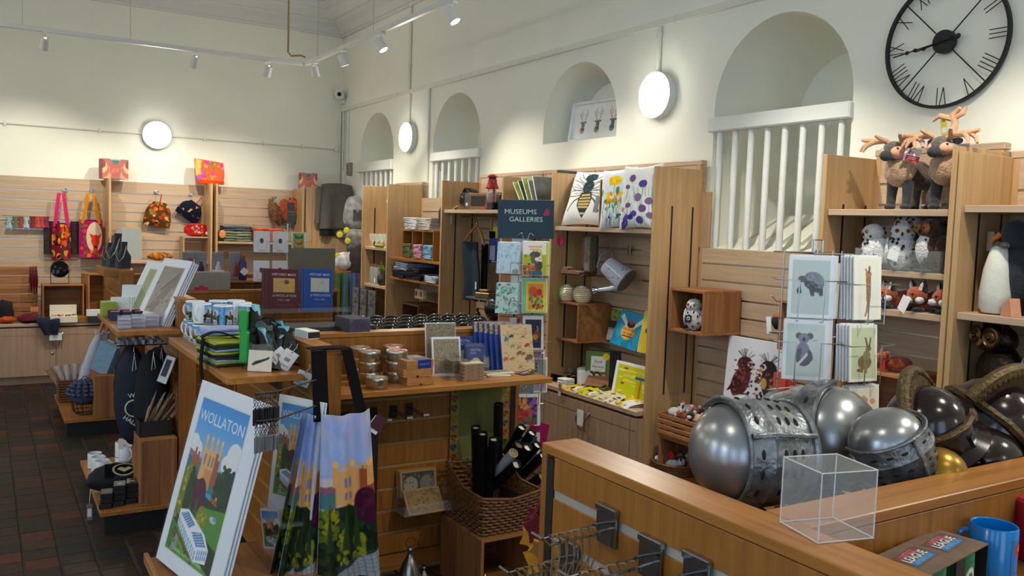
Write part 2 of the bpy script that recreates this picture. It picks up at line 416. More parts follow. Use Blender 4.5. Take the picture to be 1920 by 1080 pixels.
# rear and left walls stand out of view; tall windows in them let the daylight in
wl = B()
for y0,y1,z0,z1 in ((YF0,YB,0,.9),(YF0,YB,3.3,ZC),(YF0,-2.4,.9,3.3),(-1.0,.4,.9,3.3),(1.8,3.4,.9,3.3),(4.6,YB,.9,3.3)): wl.box(XL - .3,XL,y0,y1,z0,z1)
struct('wall_left',wl,plaster)
wf = B()
for x0,x1,z0,z1 in ((XL,XW,0,.8),(XL,XW,3.3,ZC),(XL,-3.2,.8,3.3),(-1.6,-.4,.8,3.3),(1.2,XW,.8,3.3)): wf.box(x0,x1,YF0 - .3,YF0,z0,z1)
struct('wall_front',wf,plaster)
struct('ceiling',B().box(XL - .3,XW + .8,YF0 - .3,YB + .3,ZC,ZC + .2),mat('ceiling plaster',(214,214,208),.8,0,.02,3))
# moulded cornice
prof = [(0,3.86),(.025,3.86),(.03,3.885),(.05,3.89),(.09,3.95),(.16,3.985),(.17,4.005),(.22,4.01),(.30,4.06),(.31,4.085),(.36,4.09),(.38,4.15),(0,4.15)]
corn = mat('cornice plaster',(216,216,210),.75,0,.02,5)
struct('trim_1',B().prism([(YB - d,z) for d,z in prof],XL,XW,0,'x'),corn)
struct('trim_2',B().prism([(XW - d,z) for d,z in prof],YF0,YB - .0,0,'y'),corn)
# cable trunking and pipes
offw = mat('painted trunking',(222,221,205),.55,0,.03,10)
t = B().rbox(XW - .022,XW,-1,9.93,2.992,3.035,.003)
for y in (4.1,5.4,6.9,8.3): t.box(XW - .026,XW,y,y + .004,2.99,3.037,0)
struct('trim_3',t,offw)
t = B().cyl((XL,YB - .012,2.545),(3.62,YB - .012,2.545),.009,8)
for x in (-1,.2,1.05,2.1,2.75,3.2): t.rbox(x - .012,x + .012,YB - .024,YB,2.522,2.568,.003)
t.rbox(3.59,3.64,YB - .03,YB,2.515,2.575,.004)
struct('trim_4',t,offw)
t = B()
for y,z0,z1,r in ((8.0,2.7,2.995,.011),(8.02,3.03,3.86,.014),(7.56,1.5,2.995,.011),(4.25,2.69,2.995,.014),(9.86,2.3,2.995,.012),(9.80,1.8,2.995,.008),(9.70,2.25,2.995,.008)):
    t.cyl((XW - r,y,z0),(XW - r,y,z1),r,8)
    for z in (z0 + .25,z0 + .6): 
        if z < z1: t.cyl((XW - r,y,z - .012),(XW - r,y,z + .012),r * 1.5,8)
struct('trim_5',t,offw)
struct('trim_6',B().cyl((3.66,YB - .011,1.2),(3.66,YB - .011,3.0),.011,8),offw)
# wooden rails and round bars across three of the recesses
for k,(a,b,zt,zb,sill,nb) in enumerate(((2.79,3.77,2.375,2.29,1.61,8),(6.53,7.47,2.37,2.285,1.6,7),(8.39,9.35,2.36,2.25,1.6,7))):
    rail = struct('window_%d' % (k + 1),B().rbox(XW - .035,XW + .02,a,b,zb,zt,.008),paintw)
    for i in range(nb):
        y = a + (b - a) * (i + .6) / (nb + .15)
        P('bar',B().cyl((XW + .012,y,sill),(XW + .012,y,zb + .01),.0185,12),paintw,rail)
# splayed steps at the foot of the big recess
st = B()
for i in range(6):
    y = 2.95 + i * .14; st.prism([(XW + .12,1.62),(XW + .5,1.62),(XW + .5,1.86 - .01 * i)],y,y + .1,0,'y')
struct('trim_7',st,plaster)
# ------------------------------------------------------------------ lamps, tracks and other fittings on the walls
glow = mat('lit diffuser',(255,255,250),.5,0,0,emit=(255,252,240),es=LAMP_E)
def wall_lamp(loc,rz,label):
    t = T('wall_lamp',label,'lamp',loc,rz,'round wall lamps')
    P('housing',B().at(rot=(PI / 2,0,0)).lathe([(.125,0),(.145,.004),(.146,.05),(.143,.06)],40,caps=True),paintw,t)
    P('diffuser',B().at(rot=(PI / 2,0,0)).lathe([(.141,.055),(.141,.066),(.132,.074),(0,.078)],40),glow,t)
wall_lamp((XW,4.227,2.557),-PI / 2,'large round white wall lamp nearest the big barred arch')
wall_lamp((XW,7.972,2.554),-PI / 2,'round white wall lamp between the two small far arches')
for y in (.3,-2.2): wall_lamp((XW,y,2.557),-PI / 2,'round white wall lamp past the right edge of the picture')  # unseen wall lamps added for more ambient light
for y in (7.5,4.0,1.1): wall_lamp((XL,y,2.557),PI / 2,'round white wall lamp on the wall opposite the arches')  # further unseen lamps, added to lift the ambient light
wall_lamp((-2.2,YB,2.542),0,'round white wall lamp past the left edge of the picture')  # one more unseen lamp added for the ambient light
wall_lamp((1.60,YB,2.542),0,'round white wall lamp on the back wall above the pink gift box')
tz = 3.2
TR = [((-3.5,8.30),(2.66,8.30)),((2.69,8.28),(2.69,-1.5))]
hw = mat('white lamp metal',(214,214,210),.4,0,.02); hl = mat('lit lamp lens',(255,255,255),.4,0,0,emit=(255,248,235),es=8)
def spot(x,y,aim,name_l,on_=True,lit=True):
    t = T('track_spotlight',name_l,'spotlight',(x,y,tz - .018),0,'track spotlights')
    P('adaptor',B().rbox(-.02,.02,-.05,.05,-.018,0,.003) if True else None,hw,t)
    P('stem',B().cyl((0,0,-.015),(0,0,-.05),.007,8),hw,t)
    d = (Vector(aim) - Vector((x,y,tz - .1))).normalized(); q = d.to_track_quat('-Z','Y')
    h = P('lamp_head',B().lathe([(.012,.055),(.03,.052),(.034,.03),(.036,-.03),(.040,-.05),(.036,-.05),(.033,-.042)],18,caps=False),hw,t)
    h.location = (0,0,-.09); h.rotation_mode = 'QUATERNION'; h.rotation_quaternion = q
    P('lens',B().lathe([(.0345,-.042),(0,-.040)],18),hl if lit else hw,h)
    if on_:
        L = bpy.data.lights.new('spot','SPOT'); L.energy = SPOT_W; L.spot_size = R(78); L.spot_blend = .8; L.shadow_soft_size = .03; L.color = (1,.93,.80)
        lo = link('spot_light',L,t); lo.location = Vector((0,0,-.09)) + d * .06; lo.rotation_mode = 'QUATERNION'; lo.rotation_quaternion = q
tk = B(); tk.rbox(TR[0][0][0],TR[0][1][0],8.28,8.32,tz - .018,tz + .018,.004)
t = T('lighting_track','white lighting track hung level before the back wall','lighting track',(0,0,0)); P('rail',tk,hw,t)
for x in (.30,1.12,-.7): P('wire',B().cyl((x,8.3,tz),(x,8.3,ZC),.0025,5),alu,t)
t = T('lighting_track','white lighting track running along the arched wall','lighting track',(0,0,0))
P('rail',B().rbox(2.67,2.71,TR[1][1][1],TR[1][0][1],tz - .018,tz + .018,.004),hw,t)
for y in (7.95,6.6,4.9): P('wire',B().cyl((2.69,y,tz),(2.69,y,ZC),.0025,5),alu,t)
P('connector',B().cyl((2.64,8.30,tz),(2.70,8.24,tz),.008,6),hw,t)
cb = B(); px = onz(tz,540,108); cb.tube([(px.x,px.y,ZC),(px.x,px.y,3.5),(px.x,px.y,tz + .05),(px.x + .03,px.y,tz + .02),(px.x + .12,px.y,tz + .035),(px.x + .16,px.y - .02,tz + .02)],.009,8)
one('power_cable','tan power cable dropping from the ceiling to the track corner','cable',cb,mat('tan cable',(150,132,96),.6))
HEADS = [(84,57,(.4,9.9,1.5),'spotlight farthest left on the back wall track',1),(368,92,(1.4,9.9,1.2),'second spotlight from the left on the back wall track',1),(505,110,(2.2,9.9,1.2),'spotlight on the back wall track nearest the corner cable',1)]
for u,v,aim,lb,l_ in HEADS:
    p = onz(tz,u,v); spot(p.x,8.30,aim,lb,True)
for u,v,aim,lb in ((594,113,(3.4,8.6,1.2),'spotlight on the side track nearest its far end'),(650,90,(3.5,7.2,1.2),'lit spotlight second along the side track'),(716,58,(3.5,5.6,1.3),'lit spotlight third along the side track'),(856,0,(3.5,4.3,1.2),'spotlight at the top edge of the picture')):
    p = onz(tz,u,v); spot(2.69,p.y,aim,lb,True)
for y,aim in ((3.7,(1.8,3.7,1.1)),(2.8,(3.5,3.1,1.2)),(1.6,(3.5,1.9,1.3)),(.6,(1.6,1.9,1.0))): spot(2.69,y,aim,'track spotlight past the top of the picture above the shop floor')
for x,y in ((-.6,1.2),(-1.2,4.6),(-1.4,7.6),(1.6,-.8)):  # lamps added out of view so the upper walls get brighter
    t = T('added_fill_lamp','round white ceiling lamp over the shop floor, out of the picture','lamp',(x,y,ZC),(PI,0,0),'ceiling lamps')
    P('housing',B().lathe([(.26,0),(.27,.05),(.26,.06)],32),paintw,t); P('diffuser',B().lathe([(.255,.055),(.25,.075),(0,.085)],32),mat('added fill diffuser',(255,255,250),.5,0,0,emit=(255,248,228),es=25),t)
# security camera in the corner
t = T('security_camera','white dome security camera high in the room corner','camera',(3.66,9.86,3.17),0)
P('bracket',B().rbox(-.02,.02,-.02,.09,-.09,.02,.006),paintw,t)
P('body',B().at((-.06,-.04,0),(PI / 2,0,R(-25))).lathe([(0,-.06),(.055,-.055),(.06,.02),(.05,.06),(.03,.075),(0,.077)],20),paintw,t)
P('eye',B().ball((-.093,-.112,0),.026,12,8),blackg,t)
t = T('switch_box','small grey switch box with red buttons below the corner pipes','switch',(XW - .04,9.62,2.30),-PI / 2)
P('box',B().rbox(-.05,.05,-.0,.04,-.075,.075,.006),mat('grey plastic',(140,140,134),.5),t)
for z in (.035,-.002,-.04): P('button',B().at((0,0,z),(PI / 2,0,0)).lathe([(.012,0),(.012,.008),(0,.01)],10),mat('red button',(150,30,24),.4),t)
# framed stag picture in the second arch
t = T('stag_picture','white framed picture of three stags standing in the small arch','picture',(3.80,5.06,2.337),(R(-8),0,-PI / 2 + R(4)))
f = B(); fw,fh = .58,.30
for x0,x1,z0,z1 in ((-fw / 2,fw / 2,0,.02),(-fw / 2,fw / 2,fh - .02,fh),(-fw / 2,-fw / 2 + .02,0,fh),(fw / 2 - .02,fw / 2,0,fh)): f.rbox(x0,x1,-.03,.01,z0,z1,.003)
P('frame',f,white,t)
cv = Cv(150,80,(236,236,230))
for i,cx in enumerate((.2,.5,.8)):
    g = [(120,110,120),(110,100,84),(92,96,110)][i]
    cv.ell(cx,.40,.035,.12,g).ell(cx - .01,.27,.05,.1,[(190,150,140),(150,140,110),(120,120,140)][i]).ell(cx,.30,.03,.05,(90,80,70))
    for s in (-1,1): cv.line([(cx + s * .015,.5),(cx + s * .06,.64),(cx + s * .05,.86)],.007,g).line([(cx + s * .055,.62),(cx + s * .09,.78)],.006,g).line([(cx + s * .035,.57),(cx + s * .02,.75)],.006,g).ell(cx + s * .045,.49,.02,.03,g)
pic(t,'print',cv,fw - .04,fh - .04,(0,-.004,.02))
one('dark_picture','dark framed picture leaning edge-on behind the stag picture','picture',B().rbox(-.1,.1,-.012,.012,0,.16,.003),mat('maroon frame',(70,26,24),.5),(3.83,4.735,2.337),-PI / 2)
# big skeleton clock
t = T('wall_clock','large black skeleton wall clock with roman numerals','clock',(XW - .03,2.318,2.582),-PI / 2)
iron = mat('black iron',(20,22,25),.5,.3,.1)
RC = .292
rr = B(); rr.at(rot=(PI / 2,0,0)).lathe([(RC - .014,-.012),(RC,-.012),(RC,.006),(RC - .014,.006),(RC - .014,-.012)],72,caps=False)
P('rim',rr,iron,t)
P('hub',B().at(rot=(PI / 2,0,0)).lathe([(.052,-.012),(.052,.012),(0,.013)],32),iron,t)
for a in (45,135,225,315): P('spoke',B().cyl((.05 * math.sin(R(a)),0,.05 * math.cos(R(a))),((RC - .01) * math.sin(R(a)),0,(RC - .01) * math.cos(R(a))),.003,6),iron,t)
rom = {'I': [((0,0),(0,1))],'V': [((-.5,1),(0,0)),((.5,1),(0,0))],'X': [((-.5,1),(.5,0)),((.5,1),(-.5,0))]}
wd = {'I': .5,'V': 1.05,'X': 1.05}
for h,s in enumerate(('XII','I','II','III','IIII','V','VI','VII','VIII','IX','X','XI')):
    a = R(30 * h); tot = sum(wd[c] for c in s); x = -tot / 2; nb = B()
    for c in s:
        for (p,q) in rom[c]:
            pts = []
            for (dx,dz) in (p,q):
                lx,lz = (x + wd[c] / 2 + dx * .9) * .036,RC - .092 + dz * .086
                pts.append((lx * math.cos(a) + lz * math.sin(a),0,-lx * math.sin(a) + lz * math.cos(a)))
            nb.cyl(pts[0],pts[1],.0022,5)
        x += wd[c]
    P('numeral',nb,iron,t)
def hand(L,tail,a,y,blob):
    b = B(); d = lambda r: (r * math.sin(a),y,r * math.cos(a))
    b.tube([d(-tail),d(L)],.003,6); b.ball(d(-tail),(.012,.003,.012),10,6)
    for k in blob: b.ball(d(k),(.012,.003,.009),10,6)
    P('hand',b,iron,t)
hand(.24,.075,R(261),-.02,(.13,.17)); hand(.13,.04,R(258),-.016,(.09,))
ct = T('clock_tag','small yellow hang tag below the big black clock','tag',(XW - .004,2.315,2.288),-PI / 2)
P('string',B().cyl((0,0,-.03),(0,0,.0),.0012,4),white,ct)
cv = Cv(14,30,(222,200,40)).rect(.1,.15,.9,.42,(235,232,220)).rect(.2,.7,.8,.85,(120,110,40)); P('card',B().box(-.0125,.0125,.0005,.002,-.115,-.03),white,ct,rot=(0,R(-8),0)); pic(ct,'print',cv,.025,.085,(0.011,-.0004,-.115),(0,R(-8),0))
# ------------------------------------------------------------------ shop fixtures
def slats(par,w,z0,z1,step,loc,rz,wd,first=None,th=.018,groove=alu,gh=.010,ztop=None):
    """boards of a slatted panel and the metal channels between them, facing -y before the turn rz; loc = foot of the panel centre"""
    zs = []; z = z1 if first is None else z1 - first
    if first: zs.append((z1 - first + gh / 2,z1))
    while z - step > z0 - .02:
        zs.append((z - step + gh / 2,z - gh / 2)); z -= step
    mesh = {}
    M = Matrix.Translation(loc) @ Matrix.Rotation(rz,4,'Z')
    gm = B().box(-w / 2,w / 2,.004,.010,-gh * .5,gh * .5).mesh('groove_strip',groove)
    for a,b in zs:
        h = round(b - a,4)
        if h not in mesh: mesh[h] = B().rbox(-w / 2,w / 2,0,th,0,h,.0015).mesh('slat',wd)
        o = link('slat',mesh[h],par); o.matrix_local = M @ Matrix.Translation((0,0,a))
        if a != zs[-1][0]:
            o = link('groove_strip',gm,par); o.matrix_local = M @ Matrix.Translation((0,0,a - gh / 2))
slot_tex = None
def slotstrip(par,x,y,z0,z1,nx):          # punched strip let into a divider; nx = +1 / -1 side it faces along x
    b = B(); b.box(x - .0012,x + .0012,y - .008,y + .008,z0,z1)
    o = P('slotted_strip',b,slotm,par)
def bay(label,yL,yR,top,zbot,dl=True,dr=False,shelves=(),rail=True,slot0=None,first=.13,origin=None,rz=-PI / 2,ds=.08,df=.43,group='wall shelving bays',wdx=beechX,divtop=None,strip=True):
    Wd = abs(yL - yR)
    t = T('shelving_bay',label,'shelving',origin or (XW,yL,0),rz,group)
    slats(t,Wd - .06,zbot,top,.0975,(Wd / 2,-ds,0),0,wdx,first)
    b = B()
    for x in (0.011,Wd - .034): b.rbox(x,x + .03,-ds - .004,-ds + .02,zbot,top,.002)
    P('back_frame',B().rbox(0.011,Wd - .004,-ds + .019,-ds + .05,max(zbot,.1),top - .003,.002),wood('beech crosswise back',(160,126,92),(178,144,108),'x'),t)
    P('stile',B().rbox(.011,.038,-ds - .003,-ds + .019,zbot,top,.002),beechV,t); P('stile',B().rbox(Wd - .034,Wd - .004,-ds - .003,-ds + .019,zbot,top,.002),beechV,t)
    if rail: P('top_rail',B().rbox(-.0,Wd,-ds + .0,-.03,top + .001,top + .032,.004),beechX,t)
    dt = divtop or top - .03
    for k,x in ((dl,0),(dr,Wd)):
        if not k: continue
        P('divider',B().rbox(x - .011,x + .011,-df,-ds + .0,.0,dt,.0012),beechV,t)
        if strip:
            for yy in (-.14,-.30):
                P('slotted_strip',B().box(x + .0105,x + .0125,yy - .006,yy + .006,.75,dt - .22),slotm,t)
    for z,dep in shelves: P('shelf',B().rbox(.0125,Wd - .0125,-ds - dep,-ds - .004,z - .028,z,.002),beechX,t)
    return t
BT = 2.095
bay('beech shelving bay in the far corner holding glasses and jars',8.155,7.531,BT - .03,.1,True,False,((1.45,.32),(1.08,.32)),divtop=2.057)
bay('beech shelving bay with folded shirts and a cubby box',7.531,6.413,1.94,.1,True,False,(),rail=False,divtop=2.057,strip=False)
bay('beech shelving bay with the red lantern on its top shelf',6.413,5.433,BT,.1,True,False,((1.819,.33),),divtop=2.06)
bay('narrow beech shelving bay behind the dark sign',5.433,4.785,BT,.1,True,False,((1.80,.33),),divtop=2.062)
bay('beech shelving bay with the bee cushion and watering can',4.785,3.755,BT,.1,True,True,((1.711,.33),),divtop=2.067)
bay('open beech slatted wall section under the barred arch',3.744,2.610,1.612,.1,False,False,(),rail=False,first=.09)
bay('beech shelving bay with the toy stags on its top shelf',2.599,1.989,BT - .01,.1,True,True,((1.826,.33),(1.40,.30)),divtop=2.073)
bay('beech shelving bay at the right edge with a toy penguin',1.960,1.10,BT - .05,.1,True,False,((1.842,.33),(1.422,.33)),divtop=2.05)
t = T('side_panel','small raised beech panel beside the arch jamb','panel',(XW,3.744,0),-PI / 2); P('board',B().rbox(0,.075,-.08,-.06,1.612,1.938,.002),beechP,t)
# orange wood pull-out shelves of the shirt bay
for z,lb in ((1.375,'upper orange wood shelf carrying the cubby box'),(1.19,'lower orange wood shelf carrying dark folded shirts')):
    one('wall_shelf',lb,'shelf',B().rbox(.02,1.095,-.41,-.085,-.02,0,.002),oakX,(XW,7.531,z),-PI / 2)
# base cabinets along the arched wall
def base_cab(label,origin,rz,w,h=.66,d=.48,hand=True,z0=.17,wm=None):
    t = T('base_cabinet',label,'cabinet',origin,rz)
    carc = wood('cabinet beech',(158,128,104),(172,142,116),'z',.5)
    P('carcass',B().rbox(.012,w - .012,-d + .022,-.085,.1,h - .045,.002),carc,t)
    P('plinth',B().box(.0,w,-d + .045,-d + .065,0,.1),carc,t)
    P('worktop',B().rbox(0.0125,w - .0125,-d,-.084,h - .032,h,.004),beechX,t)
    P('shadow_gap',B().box(.012,w - .012,-d + .03,-d + .05,h - .045,h - .032),slotm,t)
    for k in (0,1):
        x0 = .014 + k * (w / 2 - .013); x1 = x0 + w / 2 - .016
        q = P('door',B().rbox(x0,x1,-d + .003,-d + .021,z0 - .06,h - .047,.002),carc,t)
        P('inlay_line',B().box(x0 + .05,x0 + .0515,-d + .0022,-d + .004,z0 - .05,h - .06).box(x1 - .0515,x1 - .05,-d + .0022,-d + .004,z0 - .05,h - .06).box(x0,x1,-d + .0022,-d + .004,h - .12,h - .1185),slotm,q)
        if hand:
            c = (x1 - .045) if k == 0 else (x0 + .045); s = 1 if k == 0 else -1
            pts = [(c - s * .012,-d + .004,h - .10),(c - s * .008,-d - .018,h - .13),(c + s * .008,-d - .024,h - .17),(c + s * .02,-d - .016,h - .21),(c + s * .022,-d + .004,h - .225)]
            P('handle',B().tube(pts,.006,8),chrome,q)
        if k == 0: P('lock',B().at((x1 - .028,-d + .002,h - .30),(PI / 2,0,0)).lathe([(.011,0),(.011,.006),(0,.008)],12),chrome,q)
    return t
cb1 = base_cab('beech base cabinet with bow handles under the bee cushion bay',(XW,4.785,0),-PI / 2,1.03)
for yL,yR,lb in ((5.433,4.785,'beech base cabinet behind the card rack with the dark sign'),(6.413,5.433,'beech base cabinet under the lantern bay'),(2.599,1.989,'beech base cabinet under the toy stag bay')): base_cab(lb,(XW,yL,0),-PI / 2,yL - yR)
one('label_card','white label clipped between the bow handles of the cabinet under the bee cushion','label',B().box(-.032,.032,-.001,.001,-.05,.05),white,(XW - .505,4.27,.52),-PI / 2)
one('wall_plinth','low beech plinth under the open slatted wall section','plinth',B().rbox(.0,1.12,-.42,-.085,0,.30,.003),beechX,(XW,3.735,0),-PI / 2)
# back wall: three slatted bays with dividers and the cabinets beneath
def bbay(label,xL,xR,dl,dr,**k): return bay(label,xL,xR,2.03,.55,dl,dr,rail=False,origin=(xL,YB,0),rz=0,ds=.09,df=.42,group='back wall bays',divtop=2.045,strip=False,**k)
bbay('left back wall bay with scarves and tote bags',.12 - 1.1,1.10,False,True)
bbay('middle back wall bay with two hanging pouches and a mirror',1.12,2.09,False,True,shelves=((1.21,.24),))
bbay('right back wall bay with folded scarves',2.145,3.09,True,True)
bx = T('corner_cladding','plain beech corner panel under the grey blanket','panel',(3.10,9.52,0),0)
P('board',B().rbox(.02,.09,-.0,.03,0,2.06,.002),beechP,bx); P('board',B().rbox(.092,.2,-.0,.02,0,2.075,.002),beechV,bx); P('board',B().rbox(.202,.52,.0,.022,0,2.085,.002),beechP,bx)
for xL,xR,lb in ((-1.35,-.37,'beech base cabinet at the left edge of the back wall'),(-.36,.605,'back wall base cabinet left of the door seam with the white label')): pass
cbb = base_cab('beech base cabinet with a white label on its handles under the left back bay',(-.36,YB,0),0,1.94,.60,.46,z0=.14)
base_cab('beech base cabinet under the middle back bays',(1.58,YB,0),0,1.5,.60,.46)
one('label_card','white label card between the handles of the far left cabinet','label',B().box(-.055,.055,-.001,.001,-.035,.035),white,(.605,9.452,.468))
# ------------------------------------------------------------------ island gondolas
deckm = oakX
def gondola(label,loc,group='island gondolas'): return T('gondola',label,'display unit',loc,0,group)
def wallx(t,x0,x1,y,th,top,faces=(1,1),endr=True,endl=True,step=.108):
    """island wall running along x: cap, core, end uprights, slotted strips and slats on either face"""
    P('cap',B().rbox(x0,x1,y,y + th,top - .022,top,.002),oakX,t)
    P('core',B().box(x0 + .02,x1 - .02,y + .02,y + th - .02,.02,top - .022),oakX,t)
    for x,e in ((x0,endl),(x1 - .02,endr)):
        if e:
            P('end_upright',B().rbox(x,x + .02,y,y + th,.0,top - .0225,.002),oakV,t)
            xs = x + (.02 if x == x0 else -.03)
            for f,yy in ((0,y + .004),(1,y + th - .004)):
                if faces[f]: P('slotted_strip',B().box(xs + .002,xs + .028,yy - .002,yy + .002,.05,top - .03),slotm,t)
    for f,yy,rz in ((0,y,0),(1,y + th,PI)):
        if faces[f]: slats(t,x1 - x0 - .10,.1,top - .024,step,((x0 + x1) / 2,yy + (.002 if f == 0 else -.002),0),rz,oakV,.085,groove=mat('tan channel',(176,144,96),.4,.3,.05),gh=.013)
def wally(t,y0,y1,x,th,top,faces=(1,1),end0=True,end1=True,step=.108,gm=None):
    P('cap',B().rbox(x,x + th,y0,y1,top - .022,top,.002),oakY,t)
    P('core',B().box(x + .02,x + th - .02,y0 + .02,y1 - .02,.02,top - .022),oakY,t)
    for y,e in ((y0,end0),(y1 - .02,end1)):
        if e:
            P('end_upright',B().rbox(x,x + th,y,y + .02,.0,top - .0225,.002),oakV,t)
            ys = y + (.02 if y == y0 else -.03)
            for f,xx in ((0,x + .004),(1,x + th - .004)):
                if faces[f]: P('slotted_strip',B().box(xx - .002,xx + .002,ys + .002,ys + .028,.05,top - .03),slotm,t)
    for f,xx,rz in ((0,x,-PI / 2),(1,x + th,PI / 2)):
        if faces[f]: slats(t,y1 - y0 - .10,.1,top - .024,step,(xx + (.002 if f == 0 else -.002),(y0 + y1) / 2,0),rz,oakV,.085,groove=gm or mat('tan channel',(176,144,96),.4,.3,.05),gh=.02 if gm else .013)
# B: the centre island with tins and socks
gB = gondola('central oak gondola with tins, socks and hanging aprons',(0,0,0))
BX0,BX1,BY,TB = 1.137,1.218,3.70,1.19
wally(gB,3.24,BY,BX0,BX1 - BX0,TB,(1,1),True,False)
wally(gB,BY + .082,4.62,BX0,BX1 - BX0,TB,(1,0),False,True)
wallx(gB,BX1 + .001,2.354,BY,.081,TB,(1,1),True,False)
P('cap',B().rbox(BX0,BX1,BY,BY + .082,TB - .022,TB,.002),oakY,gB)
P('shelf',B().rbox(1.225,2.265,3.272,BY - .002,.976,1.0,.002),oakX,gB,)
P('shelf',B().rbox(.797,BX0 - .002,3.35,4.575,1.052,1.08,.002),oakY,gB)
P('shelf',B().rbox(BX1 + .012,2.33,BY + .085,4.16,1.12,1.145,.002),oakX,gB)
P('bracket',B().prism([(3.36,1.05),(3.36,1.02),(4.5,1.02),(4.5,1.05)],1.0,1.012,0,'x'),slotm,gB)
# A: the gondola behind it, C behind that
def side_island(lbl,Y0,Y1,X,TA,deck,label_deck):
    g = gondola(lbl,(0,0,0))
    wally(g,Y0,Y1,X,.09,TA,(1,1))
    P('deck_board',B().rbox(.515,X - .003,Y0 - .05 if deck is None else deck[0],deck[1],.105,.128,.002),oakY,g)
    P('plinth',B().box(.535,X - .003,deck[0] + .015,deck[1] - .015,0,.105),black,g)
    return g
gA = side_island('oak gondola behind the mugs with art prints on its shelf',4.90,6.05,.91,1.245,(4.85,5.96),'')
P('shelf',B().rbox(.598,.908,4.87,5.80,1.055,1.08,.002),oakY,gA)
wallx(gA,.91,2.262,6.09,.082,1.19,(1,1),True,False)
gC = side_island('farthest oak gondola under the black necklace busts',7.18,8.30,.905,1.262,(7.16,8.24),'')
# D: the gondola at the lower right with the helmet bin
gD = gondola('oak gondola in the right foreground with the helmet bin',(0,0,0))
TD = 1.20
wally(gD,.2,1.635,1.108,.10,TD,(1,1),True,True,gm=mat('pale aluminium channel',(206,200,188),.4,.6,.04))
wallx(gD,1.21,2.75,.955,.10,TD,(1,1),True,False)
P('bin_floor',B().rbox(1.21,2.6,1.06,1.60,.962,.982,.002),oakX,gD)
P('bin_front',B().rbox(1.21,2.6,1.601,1.62,.80,1.0,.002),oakX,gD)
P('shelf',B().rbox(1.215,2.4,.56,.952,1.005,1.03,.002),oakX,gD)
